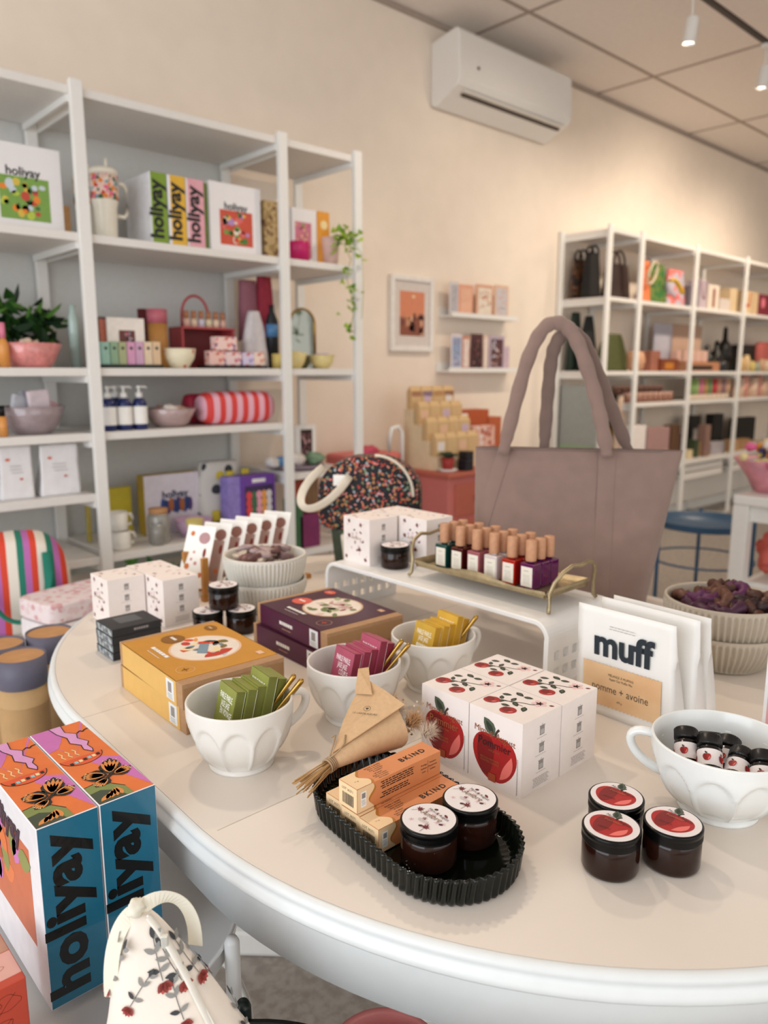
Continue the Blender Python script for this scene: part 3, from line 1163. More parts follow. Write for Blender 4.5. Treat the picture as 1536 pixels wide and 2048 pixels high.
# little bottles in the large cup
capb = M('#121011', .35)
spots = [(-.020, .040, .076, .80, .55), (-.024, .006, .080, .85, .50), (-.004, -.024, .068, 1.15, .2), (.022, .002, .064, .9, .3), (-.002, -.056, .072, .85, .5), (.040, .032, .052, .5, .6)]
labs = ['little black-capped bottle with apple label at the left in the large cup', 'little black-capped bottle with apple label beside the leftmost, in the large cup',
        'little black-capped bottle in the middle of the large cup, its cap towards you', 'little black-capped bottle behind the middle one in the large cup',
        'little black-capped bottle at the right front inside the large cup', 'little black-capped bottle at the back inside the large cup']
for (x, y, z, tl, az), lb in zip(spots, labs):
    q = V((math.cos(az) * math.sin(tl), math.sin(az) * math.sin(tl), math.cos(tl)))
    t = thing('small_bottle', lb, 'bottle', (.992 + x, .396 + y, T + z))
    t.rotation_euler = q.to_track_quat('Z', 'Y').to_euler()
    mb = MB(); mb.lathe([(0, -.022), (.0145, -.022), (.016, -.019), (.016, .010), (.012, .014), (0, .014)], M('#0F0B0B', .2), 28); mb.build('bottle_body', t)
    mb = MB()
    mb.lathe([(.0163, -.016), (.0163, .006)], LABELP, 28, cap=False)
    for k in range(5):
        fr = Fr((.0166 * math.cos(k * 1.257), .0166 * math.sin(k * 1.257), -.006), (-math.sin(k * 1.257), math.cos(k * 1.257), 0), (0, 0, 1))
        apple(mb, fr, 0, 0, .0052, 1)
    mb.build('label', t)
    mb = MB()
    mb.lathe([(0, .014), (.0155, .014), (.0158, .016), (.0158, .028), (.0142, .030), (0, .030)], capb, 48, rf=lambda r, z, a: r + (.0005 * math.cos(24 * a) if r > .015 else 0)); mb.build('cap', t)

# ================================================================ fluted dark glass tray

gt = M('#0B110A', .05, var=.05, spec=.45, trans=.25, ior=1.45)
t = thing('glass_tray', 'dark green fluted glass tray with a scalloped rim, long oval', 'tray', (.640, .640, T), rot=(0, 0, math.radians(-6)))


def flute_ring(r, z, amp, hl=.073, nf=76, n=76 * 6):
    per = 2 * PI * r + 4 * hl
    pts = []
    for i in range(n):
        s_ = per * i / n
        if s_ < 2 * hl:
            p, nn = V((r, -hl + s_)), V((1, 0))
        elif s_ < 2 * hl + PI * r:
            a = (s_ - 2 * hl) / r
            nn = V((math.cos(a), math.sin(a))); p = V((0, hl)) + nn * r
        elif s_ < 4 * hl + PI * r:
            p, nn = V((-r, hl - (s_ - 2 * hl - PI * r))), V((-1, 0))
        else:
            a = PI + (s_ - 4 * hl - PI * r) / r
            nn = V((math.cos(a), math.sin(a))); p = V((0, -hl)) + nn * r
        k = abs(math.sin(PI * nf * i / n))
        p = p + nn * (amp * (k - .5) * 2)
        pts.append((p.x, p.y, z))
    return pts


mb = MB()
mb.loft([flute_ring(.079, .0, .0), flute_ring(.0825, .001, .0020), flute_ring(.084, .006, .0030), flute_ring(.087, .030, .0030), flute_ring(.0885, .035, .0028), flute_ring(.0865, .0365, .0020),
         flute_ring(.0835, .034, .0012), flute_ring(.081, .014, .0008), flute_ring(.073, .0095, .0002), flute_ring(.05, .009, 0)], gt)
mb.build('tray_body', t)

candle('amber candle jar with a maple-leaf lid, at the front of the dark glass tray', (.6035, .5745, T + .0105), 'amber', rz=.05)
candle('amber candle jar with a maple-leaf lid, at the right rear of the dark glass tray', (.6745, .5715, T + .0105), 'amber', rz=.0)

# ---------------------------------------------------------------- lip balm boxes
ORG = M('#D88A57', .5, var=.03)
PEACH = M('#F0CFA3', .5, var=.02)
OCH = M('#B8772E', .5)
LW, LHt, LL = .036, .033, .150


def lip_box(label, loc, rz=0.0):
    mb = MB()
    mb.box(0, LL, -LW / 2, LW / 2, 0, LHt, ORG)
    fr = Fr((0, LW / 2, 0), (0, -1, 0), (0, 0, 1))       # end with barcode
    mb.rect(fr, .0003, .0003, LW - .0003, LHt - .0003, PEACH, 1)
    mb.text(fr, 'LOT 36271', LW * .48, LHt * .74, .0048, INK, l=2)
    rr = random.Random(1)
    x = LW * .2
    while x < LW * .8:
        w_ = rr.choice([.0003, .0006, .0009])
        mb.rect(fr, x, LHt * .16, x + w_, LHt * .62, INK, 2)
        x += w_ + rr.choice([.0004, .0007])
    # wavy peach zone on top and side
    for k, fr in enumerate((Fr((0, -LW / 2, LHt), (1, 0, 0), (0, 1, 0)), Fr((0, -LW / 2, 0), (1, 0, 0), (0, 0, 1)), Fr((LL, LW / 2, 0), (-1, 0, 0), (0, 0, 1)))):
        hh = LW if k == 0 else LHt
        for mt, o_, l in ((OCH, .0025, 1), (PEACH, 0, 2)):
            pts = [(.0003, 0.0003)] + [(.024 + o_ + .005 * math.sin(q * 7 + k * 2 + o_ * 200), hh * q * .99 + .0003) for q in [i / 14 for i in range(15)]] + [(.0003, hh - .0003)]
            if k < 2:
                mb.poly(fr, pts, mt, l)
    fr = Fr((0, -LW / 2, LHt), (1, 0, 0), (0, 1, 0))
    mb.text(fr, 'BKIND', .112, LW * .36, .0125, INK, bold=.022, space=1.35, l=3)
    mb.text(fr, '11 g', .012, LW * .4, .0035, INK, l=3)
    for k, s_ in enumerate(['BAUME À LÈVRES', 'Pêche et melon', 'Avec céramides', 'et squalane']):
        mb.text(fr, s_, .052, LW * (.84 - k * .105), .0036, INK, l=3)
    for k, s_ in enumerate(['LIP BALM', 'Peach and melon', 'With ceramides', 'and squalane']):
        mb.text(fr, s_, .048, LW * (.38 - k * .105), .0034, INK, l=3)
    fr = Fr((0, -LW / 2, 0), (1, 0, 0), (0, 0, 1))
    mb.rect(fr, .006, .006, .015, .027, PAPERW, 3)
    mb.rect(fr, .0075, .018, .0135, .025, GREYI, 4)
    mb.fine(fr, .0105, .015, .007, 4, .002, GREYI, 4, .0006)
    mb.fine(fr, .069, LHt * .84, .062, 4, .0030, INK, 3, .0013, 4)
    mb.fine(fr, .066, LHt * .38, .058, 3, .0030, INK, 3, .0013, 5)
    for k, (a, b) in enumerate((('Protège', 'Protects'), ('Hydrate', 'Moisturizes'), ('Lisse', 'Softens'))):
        mb.text(fr, a, .118, LHt * (.68 - k * .15), .0036, INK, l=3)
        mb.text(fr, b, .135, LHt * (.68 - k * .15), .0036, INK, l=3)
    mb.line(fr, [(.1255, LHt * .3), (.1255, LHt * .85)], .0004, INK, 3)
    o = mb.build('lip_balm_box', None, loc, rz, bevel=.0004, seg=1)
    tag(o, label, 'box')


TZ0 = T + .0105
lip_box('orange lip balm box lying on top of the other three in the glass tray', (.568, .683, TZ0 + LHt + .001), -.01)
lip_box('orange lip balm box in the bottom row of the glass tray, nearest the candles', (.566, .641, TZ0), -.01)
lip_box('orange lip balm box in the middle of the bottom row in the glass tray', (.568, .678, TZ0), -.01)
lip_box('orange lip balm box in the tray bottom row, nearest the dried bouquet', (.572, .715, TZ0), -.01)

# ---------------------------------------------------------------- dried flower bouquet in kraft paper
t = thing('dried_bouquet', 'small dried-flower bouquet wrapped in kraft paper on the glass tray', 'bouquet', (.604, .765, T + .058))
ax = V((.165, .022, .020))
L = ax.length
q = ax.to_track_quat('X', 'Z')
mw = q.to_matrix().to_4x4()
kp = M('#C9A67E', .75, var=.06, scale=150)
kpi = M('#BE9A70', .75, var=.05, scale=150)
mb = MB()
n = 30
ring0, ring1, ring2 = [], [], []
for i in range(n):
    a = 2 * PI * i / n
    c_, s_ = math.cos(a), math.sin(a)
    ring0.append((0, .008 * c_, .008 * s_))
    ring1.append((.062, .025 * c_, .022 * s_))
    up_ = .022 * max(0, math.sin(a + .5)) ** 1.5
    ring2.append((.118 + up_, .046 * c_, .036 * s_))
mb.loft([ring0, ring1, ring2], kp, True, True, False)
mb.loft([[(p[0], p[1] * .93, p[2] * .93) for p in r] for r in (ring0, ring1, ring2)], kpi, True, False, False)
mb.build('paper_cone', t, mw=mw)
# folded flap, pointed upward
mb = MB()
fl = [V((.010, .002, .012)), V((.128, -.035, .040)), V((.132, .006, .050)), V((.150, .052, .044)), V((.118, .056, .030)), V((.07, .035, .022))]
fl2 = [p + V((0, 0, .0012)) for p in fl]
k = len(fl)
mb.add(fl + fl2, [tuple(range(k)), tuple(reversed(range(k, 2 * k)))] + [(i, (i + 1) % k, (i + 1) % k + k, i + k) for i in range(k)], kp)
fl = [V((.118, .018, .046)), V((.150, .050, .046)), V((.178, .076, .048)), V((.168, .090, .046)), V((.122, .058, .034))]
fl2 = [p + V((0, 0, .0012)) for p in fl]
k = len(fl)
mb.add(fl + fl2, [tuple(range(k)), tuple(reversed(range(k, 2 * k)))] + [(i, (i + 1) % k, (i + 1) % k + k, i + k) for i in range(k)], kp)
fr = Fr((.092, .002, .0405), (.45, -.89, -.14), (.89, .42, .18))
fr = Fr((.085, .004, .037), (.35, -.9, .0), (.9, .35, .25))
mb.text(fr, 'LE LARDE-FLEURS', 0, -.004, .0048, INK, l=3)
for i in range(20):
    a, b = 2 * PI * i / 20, 2 * PI * (i + 1) / 20
    mb.line(fr, [(.005 * math.cos(a), .008 + .005 * math.sin(a)), (.005 * math.cos(b), .008 + .005 * math.sin(b))], .0005, INK, 3)
mb.line(fr, [(0, .005), (0, .011)], .0005, INK, 3)
mb.leaf(fr, 0, .007, .0035, .0018, .8, INK, 3)
mb.leaf(fr, 0, .007, .0035, .0018, 2.3, INK, 3)
mb.build('paper_flap', t, mw=mw)
mb = MB()
rr = random.Random(5)
straw = M('#B48E5E', .8, var=.15)
for i in range(22):
    y, z = rr.uniform(-.006, .006), rr.uniform(-.006, .006)
    mb.tube([(.01, y * .8, z * .8), (-.02, y * 1.4, z * 1.2 - .002), (-.052 + rr.uniform(-.008, .006), y * 2.6 + rr.uniform(-.004, .004), z * 1.6 - .006)], .0009, straw, 5)
mb.build('stems', t, mw=mw)
mb = MB()
tw = M('#A98F70', .9, var=.1)
for k in range(4):
    mb.tube([(.003 * k - .004, .0095 * math.cos(a), .0095 * math.sin(a)) for a in [i * PI / 8 for i in range(16)]], .0014, tw, 6, closed=True)
mb.tube([(0, .0, .010), (.018, .008, .018), (.034, .018, .022), (.030, .022, .020)], .0014, tw, 6)
mb.tube([(0, .0, .010), (.014, -.006, .016), (.028, -.004, .020), (.04, .004, .024)], .0012, tw, 6)
mb.build('twine', t, mw=mw)
mb = MB()
tuft, tuft2 = M('#D3A87A', .95, var=.15, scale=200), M('#E6D2BC', .95, var=.1)
for (cx, cy, cz, s_, mt) in ((.168, .018, .012, 1.5, tuft), (.166, -.030, .000, 1.6, tuft), (.158, .045, -.004, 1.2, tuft), (.155, -.012, .02, 1.0, tuft2), (.172, -.055, -.012, 1.2, tuft2)):
    for i in range(650):
        d = V((rr.gauss(1.0, .5), rr.gauss(0, .55), rr.gauss(0, .55))).normalized()
        c0 = V((cx - .02, cy, cz)) + V((rr.uniform(-.008, .008), rr.uniform(-.005, .005), rr.uniform(-.005, .005)))
        e_ = c0 + d * .0165 * s_ * rr.uniform(.6, 1.15)
        sd = d.cross(V((rr.random(), rr.random(), rr.random()))).normalized() * .00045
        mb.add([c0 - sd, c0 + sd, e_], [(0, 1, 2)], mt)
for i in range(60):
    c0 = V((.15 + rr.uniform(-.02, .022), rr.uniform(-.045, .045), rr.uniform(-.02, .03)))
    mb.lathe([(0, -.0022), (.0022, 0), (0, .0022)], tuft2 if i % 2 else straw, 6, c=c0)
o = mb.build('dried_flowers', t, mw=mw)

# ================================================================ ribbed bowls
def ribbed_bowl(label, loc, R, rb, H, col, ribs=64, rimh=.007):
    def rf(r, z, a):
        k = sm((z - .004) / .006) * sm((H - rimh - z) / .003)
        return r + (.0034 * math.cos(ribs * a) - .001) * k if r > rb * .9 and z < H - .003 else r
    pr = [(0, 0), (rb * .9, 0), (rb, .003)]
    for i in range(1, 22):
        q = i / 21
        pr.append((rb + (R - rb) * math.sin(q * PI / 2) ** .9, .003 + (H - .004) * q))
    mb = MB()
    mb.lathe(pr, col, ribs * 6, rf=rf, cap=False)
    mb.lathe([(pr[-1][0], pr[-1][1]), (R - .001, H), (R - .005, H), (R - .007, H - .004), (R - .010, H * .6), (rb, H * .2), (rb * .6, .010), (0, .009)], col, ribs * 2, cap=False)
    o = mb.build('ribbed_bowl', None, loc)
    tag(o, label, 'bowl')


rbm = M('#DAD6CC', .4, var=.03, scale=15)
rbm2 = M('#B9AE9E', .4, var=.04, scale=15)
RLc, RRc = (1.052, 1.585), (1.535, .632)
ribbed_bowl('pale ribbed bowl at the bottom of the pair beside the sample cards', (RLc[0], RLc[1], T), .104, .072, .078, rbm)
ribbed_bowl('pale ribbed bowl full of wrapped sachets, stacked on its twin by the sample cards', (RLc[0], RLc[1], T + .068), .104, .088, .074, rbm)
ribbed_bowl('greige ribbed bowl underneath its twin at the right table edge', (RRc[0], RRc[1], T), .116, .082, .078, rbm2, 60)
ribbed_bowl('greige ribbed bowl of dark hair ties, stacked on its twin at the right', (RRc[0], RRc[1], T + .066), .118, .104, .072, rbm2, 60)


def crumple(mb, c, s_, mt, seed, flat=.5, n=14, m_=9):
    rr = random.Random(seed)
    off_ = V((rr.random() * 50, rr.random() * 50, rr.random() * 50))
    vs, fs = [], []
    rot = Matrix.Rotation(rr.uniform(0, 6.28), 3, 'Z') @ Matrix.Rotation(rr.uniform(-.5, .5), 3, 'X')
    for j in range(m_ + 1):
        ph = PI * j / m_
        for i in range(n):
            a = 2 * PI * i / n
            d = V((math.sin(ph) * math.cos(a), math.sin(ph) * math.sin(a), math.cos(ph)))
            k = 1 + .55 * mnoise.noise(d * 2.2 + off_)
            p = rot @ V((d.x * s_ * k, d.y * s_ * .7 * k, d.z * s_ * flat * k))
            vs.append(V(c) + p)
    for j in range(m_):
        for i in range(n):
            a, b = j * n + i, j * n + (i + 1) % n
            fs.append((a, a + n, b + n, b))
    mb.add(vs, fs, mt, True)


rr = random.Random(11)
pals = [M(h, .35, var=.25, scale=60) for h in ('#8A6E70', '#C9B8A8', '#6E4A46', '#A99290')]
for i in range(20):
    a, q = rr.uniform(0, 6.28), math.sqrt(rr.random()) * .066
    mb = MB(); crumple(mb, (0, 0, 0), .026, pals[i % 4], i, .35)
    o = mb.build('wrapped_sachet', None, (RLc[0] + q * math.cos(a), RLc[1] + q * math.sin(a), T + .125 + (i % 4) * .006))
    o.rotation_euler = (rr.uniform(-.6, .6), rr.uniform(-.6, .6), rr.uniform(0, 3))
    tag(o, 'small crinkly brown and cream sachet heaped in the pale ribbed bowl', 'sachet', 'sachets in the pale ribbed bowl')
pals = [M(h, .5, var=.3, scale=70) for h in ('#3C1430', '#4A2A20', '#2A1418', '#5E3A2C', '#55204A')]
for i in range(24):
    a, q = rr.uniform(0, 6.28), math.sqrt(rr.random()) * .080
    mb = MB()
    R_ = .020
    pts = []
    for k in range(20):
        b = 2 * PI * k / 20
        pts.append((R_ * math.cos(b) * (1 + .25 * rr.random()), R_ * math.sin(b) * (1 + .25 * rr.random()), .006 * rr.uniform(-1, 1)))
    mb.tube(pts, [.009 + .004 * rr.random() for _ in range(20)], pals[i % 5], 8, closed=True)
    o = mb.build('scrunchie', None, (RRc[0] + q * math.cos(a), RRc[1] + q * math.sin(a), T + .120 + (i % 4) * .006))
    o.rotation_euler = (rr.uniform(-.5, .5), rr.uniform(-.5, .5), rr.uniform(0, 3))
    tag(o, 'dark purple or brown scrunchie heaped in the greige ribbed bowl', 'scrunchie', 'scrunchies in the greige ribbed bowl')
t = thing('price_tag', 'small white paper tag with a hole on the dark scrunchies', 'tag', (1.467, .600, T + .128), rot=(.9, 0, -.8))
mb = MB(); mb.box(-.013, .013, -.011, .011, 0, .0006, PAPERW); mb.ell(Fr((0, 0, .0006), (1, 0, 0), (0, 1, 0)), 0, .005, .0022, .0022, INK, 1); mb.build('tag_card', t)
mb = MB(); mb.tube([(0, .005, .001), (.01, .016, .006), (.022, .02, .002)], .0007, straw, 5); mb.build('string', t)

# ================================================================ flat-bottom bags
bagm = M('#EEECE8', .6, var=.02, scale=12, bump=.3, bscale=60)
TAN = ramp_mat('tan_label', 'NOISE', [(0.3, '#D9A877'), (0.62, '#E9C79C')], scale=9, const=False, rough=.6)


def pouch_bag(name, label, loc, W_, H_, D_, rz, mt, front=None, lean=0.0, cat='bag', seed=1, waist=0.0, par=None):
    """flat-bottom pouch, front faces -X, width along Y"""
    t = thing(name, label, cat, loc, rot=(0, 0, rz))
    mb = MB()
    rings = []
    nz = 16
    for j in range(nz + 1):
        q = j / nz
        z = H_ * q
        d = D_ * (1 - sm(q * 1.06)) * .96 + .0022 * (1 if q > .9 else 1.6)
        w_ = W_ * (1 - .05 * q + waist * math.sin(PI * q))
        ring = []
        xl = lean * q
        N_ = 14
        for k in range(N_ + 1):
            y = -w_ / 2 + w_ * k / N_
            b = .002 * mnoise.noise(V((y * 30, z * 22, seed * 7.7)))
            ring.append((xl + b * (q > .05), -y, z))
        ring.append((xl + d * .5, -w_ / 2 - (.001 if d > .01 else 0) + (.010 * math.sin(PI * q) if d > .012 else 0), z))
        for k in range(N_ + 1):
            y = w_ / 2 - w_ * k / N_
            b = .003 * mnoise.noise(V((y * 30, z * 25, seed * 3.3)))
            ring.append((xl + max(d, .0015) + b * (q > .05) * (d > .006), -y, z))
        ring.append((xl + d * .5, w_ / 2 - (.010 * math.sin(PI * q) if d > .012 else 0), z))
        rings.append(ring)
    mb.loft(rings, mt, True)
    mb.build('pouch_body', t)
    if front:
        mb = MB()
        fr = Fr((-.0030, W_ / 2, 0), (0, -1, 0), (lean, 0, H_))
        front(mb, fr, W_, H_)
        mb.build('front_print', t)
    return t


def muff_print(mb, fr, W_, H_):
    mb.text(fr, 'muff', W_ * .50, H_ * .58, .066, M('#1E2A33', .5), bold=.035, sx=.92, l=2)
    mb.fine(fr, W_ * .5, H_ * .855, .055, 2, .0045, GREYI, 2, .0008)
    pts = []
    a0, a1, b0, b1 = W_ * .09, W_ * .87, H_ * .10, H_ * .50
    for i in range(41):
        pts.append((a0 + (a1 - a0) * i / 40, b0 + (.0022 if i % 2 else 0)))
    for i in range(41):
        pts.append((a1 - (a1 - a0) * i / 40, b1 - (.0022 if i % 2 else 0)))
    mb.poly(fr, pts, TAN, 1)
    mb.text(fr, 'MÉLANGE À MUFFINS', W_ * .48, H_ * .40, .0062, INK, sx=.8, l=3)
    mb.text(fr, 'Apple Oat Muffin Mix', W_ * .48, H_ * .365, .0062, INK, sx=.8, l=3)
    mb.text(fr, 'pomme + avoine', W_ * .47, H_ * .245, .0195, M('#3A3532', .5), sx=.80, l=3)
    mb.text(fr, '475 g', W_ * .47, H_ * .17, .0055, INK, sx=.8, l=3)


pouch_bag('muffin_mix_bag', 'white muff mix bag with tan pomme + avoine label, frontmost of three', (1.128, .620, T), .186, .197, .036, 0, bagm, muff_print, lean=-.012, seed=1)
pouch_bag('muffin_mix_bag', 'plain-looking white mix bag, second behind the labelled one', (1.167, .606, T), .190, .199, .036, -.03, bagm, None, lean=.0, seed=2)
pouch_bag('muffin_mix_bag', 'plain-looking white mix bag, rearmost of three by the greige bowls', (1.206, .606, T), .190, .194, .036, -.03, bagm, None, lean=.0, seed=3)

# acrylic sign at the right edge
t = thing('acrylic_sign', 'upright white and pink sign at the far right edge of the table', 'sign', (1.245, .375, T))
mb = MB(); mb.box(-.004, .004, -.05, .062, 0, .205, M('#E8E9EA', .15, coat=.5)); mb.build('panel', t, bevel=.001)
mb = MB(); fr = Fr((-.004, .062, 0), (0, -1, 0), (0, 0, 1))
mb.rect(fr, .006, .02, .10, .12, M('#D9A5A8', .5), 1); mb.build('sign_print', t)

# ================================================================ embroidery kit boxes
def kit(label, loc, rz, base, side, circ, blobs, badge, title):
    t = thing('craft_kit_box', label, 'kit box', loc, rz)
    W_, D_, H_ = .195, .268, .0435
    mb = MB(); mb.box(-W_ / 2, W_ / 2, -D_ / 2, D_ / 2, 0, H_, KRAFT)
    mb.box(-W_ / 2 + .002, W_ / 2 - .002, -D_ / 2 - .0008, -D_ / 2, .002, H_ * .82, M('#A57F58', .8))
    mb.build('kraft_box', t, bevel=.0015)
    mb = MB()
    y0, y1 = -D_ / 2 + .022, D_ / 2 - .014
    e = .0009
    mb.box(-W_ / 2 - e, -W_ / 2, y0, y1, .0006, H_ + e, side)
    mb.box(-W_ / 2 - e, W_ / 2 + e, y0, y1, H_, H_ + e, base)
    mb.box(W_ / 2, W_ / 2 + e, y0, y1, .0006, H_ + e, side)
    fr = Fr((-W_ / 2, y1, H_ + e), (0, -1, 0), (1, 0, 0))
    LN = y1 - y0
    cx, cy = LN * .52, W_ * .56
    mb.ell(fr, cx, cy, .066, .066, circ, 1, n=48)
    mb.ell(fr, cx, cy, .062, .062, M('#E9DDCF', .6), 2, n=48)
    rr = random.Random(len(label))
    for i in range(30):
        a, q = rr.uniform(0, 6.28), .048 * math.sqrt(rr.random())
        mt = M(blobs[i % len(blobs)], .6)
        mb.leaf(fr, cx + q * math.cos(a), cy + q * math.sin(a), rr.uniform(.016, .034), rr.uniform(.008, .018), rr.uniform(0, 6.28), mt, 3 + i % 3)
    if badge[1] == 'BOX':
        BL, RD_ = M('#7C93A2', .6), M('#C23A22', .6)
        mb.poly(fr, [(cx - .012, cy + .014), (cx + .030, cy - .012), (cx + .018, cy - .026), (cx - .022, cy + .0)], BL, 7)
        mb.poly(fr, [(cx + .052 * math.cos(a), cy + .052 * math.sin(a)) for a in [-.5 + i * .13 for i in range(11)]] + [(cx + .036 * math.cos(a) + .004 * math.sin(9 * a), cy + .036 * math.sin(a)) for a in [.8 - i * .13 for i in range(11)]], RD_, 7)
        mb.ell(fr, cx - .040, cy - .020, .010, .008, RD_, 7)
    mb.ell(fr, LN * .18, W_ * .42, .024, .022, M(badge[0], .6), 6, n=28)
    mb.fine(fr, LN * .18, W_ * .415, .026, 1, .003, PAPERW, 7, .006)
    mb.ell(fr, LN * .12, W_ * .86, .016, .012, M(badge[0], .6), 6, n=24)
    mb.fine(fr, LN * .12, W_ * .85, .016, 1, .003, circ, 7, .004)
    mb.fine(fr, LN * .42, W_ * .155, .080, 1, .003, PAPERW, 6, .0075)
    mb.fine(fr, LN * .42, W_ * .10, .06, 1, .003, PAPERW, 6, .0014)
    for i in range(24):
        a, b = 2 * PI * i / 24, 2 * PI * (i + 1) / 24
        mb.line(fr, [(LN * .85 + .016 * math.cos(a), W_ * .17 + .016 * math.sin(a)), (LN * .85 + .016 * math.cos(b), W_ * .17 + .016 * math.sin(b))], .0008, circ, 6)
    mb.line(fr, [(LN * .85 - .007, W_ * .17), (LN * .85 + .007, W_ * .17)], .002, M(badge[0], .6), 6)
    mb.line(fr, [(LN * .85, W_ * .17 - .007), (LN * .85, W_ * .17 + .007)], .002, M(badge[0], .6), 6)
    mb.rect(fr, LN * .86, W_ * .86, LN * .93, W_ * .92, circ, 6)
    fr = Fr((-W_ / 2 - e, y1, 0), (0, -1, 0), (0, 0, 1))
    if badge[1] != 'BOX':
        mb.fine(fr, LN * .47, H_ * .45, .060, 1, .003, PAPERW, 2, .0075)
        mb.fine(fr, LN * .47, H_ * .25, .04, 1, .003, circ, 2, .0012)
    mb.rect(fr, LN - .038, H_ * .10, LN - .008, H_ * .92, M('#E3E6E8', .5), 2)
    mb.rect(fr, LN - .031, H_ * .4, LN - .017, H_ * .8, GREYI, 3)
    mb.fine(fr, LN - .024, H_ * .3, .02, 3, .003, GREYI, 3, .001)
    mb.build('printed_sleeve', t)
    return t


MUS, MUSS = M('#C98E33', .5, var=.03), M('#DDB062', .5, var=.03)
BUR, BURS = M('#471A30', .4, var=.04), M('#4E1238', .4, var=.04)
bl1 = ['#D8431F', '#E89A3A', '#B8C0C6', '#6B7F8C', '#F0D9A8', '#C8342A', '#7A6A2E', '#3A3A38']
bl2 = ['#8E2A2A', '#6E7A4A', '#C9A0A0', '#A8AE84', '#D8C2B8', '#7A7E55']
kit('mustard craft kit box with an embroidered hoop picture, top of the pair', (.656, 1.212, T + .0455), .05 * -1, MUS, MUSS, M('#E8BFA0', .6), bl1, ('#8A5A1E', 'BOX'), 'BRODERIE')
kit('mustard craft kit box, lower of the pair, mostly hidden', (.658, 1.215, T), -.03, MUS, MUSS, M('#E8BFA0', .6), bl1, ('#8A5A1E', 'BOX'), 'BRODERIE')
kit('burgundy craft kit box with a flower hoop picture, top of the pair', (.985, 1.245, T + .0455), -.06, BUR, BURS, M('#D7B28E', .6), bl2, ('#D8604F', 'KIT'), 'BRODERIE')
kit('burgundy craft kit box, lower of the pair, mostly hidden', (.980, 1.252, T), -.04, BUR, BURS, M('#D7B28E', .6), bl2, ('#D8604F', 'KIT'), 'BRODERIE')

# black soap boxes
bk, bkt, bke = M('#2A2C2F', .5, var=.1), M('#1B1C1F', .35), ramp_mat('grey_marbled', 'NOISE', [(0.35, '#4A4F53'), (0.5, '#7C8387'), (0.65, '#B3B8BA')], scale=90, const=False)
for i in range(4):
    mb = MB()
    mb.box(0, .108, 0, .088, 0, .0165, bk)
    fr = Fr((0, .088, 0), (0, -1, 0), (0, 0, 1)); mb.rect(fr, .001, .001, .087, .0155, bke, 1)
    if i == 3:
        fr = Fr((0, 0, .0165), (1, 0, 0), (0, 1, 0)); mb.rect(fr, .001, .001, .107, .087, bkt, 1)
        mb.rect(fr, .03, .03, .08, .075, M('#55585C', .4), 2)
        mb.fine(Fr((0, 0, 0), (1, 0, 0), (0, 0, 1)), .065, .006, .038, 1, .002, GREYI, 1, .005)
    o = mb.build('soap_box', None, (.606 + .001 * (i % 2), 1.484, T + i * .017), -.02, bevel=.0006, seg=1)
    tag(o, ['black flat box at the very bottom of the small black stack', 'black flat box second from the bottom of the small black stack', 'black flat box second from the top of the small black stack', 'black flat box topmost of the small black stack'][i], 'box')

# ---------------------------------------------------------------- cards on a wooden rack
wood = M('#B7803F', .55, var=.1, scale=30)
t = thing('card_rack', 'small wooden rack carrying a row of printed cards', 'card rack', (.965, 1.735, T))
for y in (0, .10):
    mb = MB(); mb.box(-.01, .34, y - .008, y + .008, 0, .014, wood); mb.build('rail', t)
for x in (0.0,):
    for y in (0, .10):
        mb = MB(); mb.box(x - .008, x + .008, y - .006, y + .006, .014, .115, wood); mb.build('upright', t)
for i in range(6):
    q_l = (['white card of brown and orange drawings, frontmost in the wooden rack', 'second white card back in the wooden rack', 'third white card back in the wooden rack', 'fourth white card back in the wooden rack', 'fifth white card back in the wooden rack', 'rearmost white card in the wooden rack, with a bent edge'][i])
    mb = MB(); mb.box(0, .0012, -.045, .045, 0, .168, PAPERW); 
    fr = Fr((0, .045, 0), (0, -1, 0), (0, 0, 1))
    br, br2, orr = M('#8D6258', .7), M('#7A2A20', .7), M('#C9743C', .7)
    if i:
        mb.rect(fr, .006, .006, .076, .12, M('#A98A82', .7), 1)
    mb.ell(fr, .06, .135, .018, .016, M('#B08A8E', .7) if not i else br, 2)
    mb.ell(fr, .068, .095, .005, .013, br2, 2)
    for (x, y, r_) in ((.02, .145, .007), (.02, .055, .008), (.066, .035, .007), (.035, .095, .004), (.03, .075, .004), (.045, .065, .005), (.014, .02, .004)):
        mb.ell(fr, x, y, r_, r_, orr if r_ > .006 else M('#C98A8A', .7), 2)
    q = mb.build('sample_card', None, (.950 + i * .052, 1.790 + i * .004, T + .028 + i * .001))
    q.rotation_euler = (0, .40, .42)
    tag(q, q_l, 'card')

# ================================================================ mauve tote
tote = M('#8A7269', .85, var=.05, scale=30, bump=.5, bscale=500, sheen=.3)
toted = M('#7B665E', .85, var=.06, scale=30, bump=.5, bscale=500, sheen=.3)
tt_ = thing('tote_bag', 'large mauve canvas tote standing upright behind the riser', 'tote bag', (1.665, 1.125, T), rot=(0, 0, -math.atan2(.8, .6)))
TH = .398


def tw(z):
    q = z / TH
    return .222 + .036 * q ** 1.1


def td(z):
    q = z / TH
    return .030 + .062 * math.sin(PI * min(1, q * .62 + .36)) ** 1.0 * (1 - q ** 4)


def fold(u, z, s_=1):
    return .011 * mnoise.noise(V((u * 9, z * 11, 3.1 * s_))) + .008 * mnoise.noise(V(((u + z * .9) * 7, (z - u) * 5, 9.4 * s_))) * (abs(u) / .25) ** .5


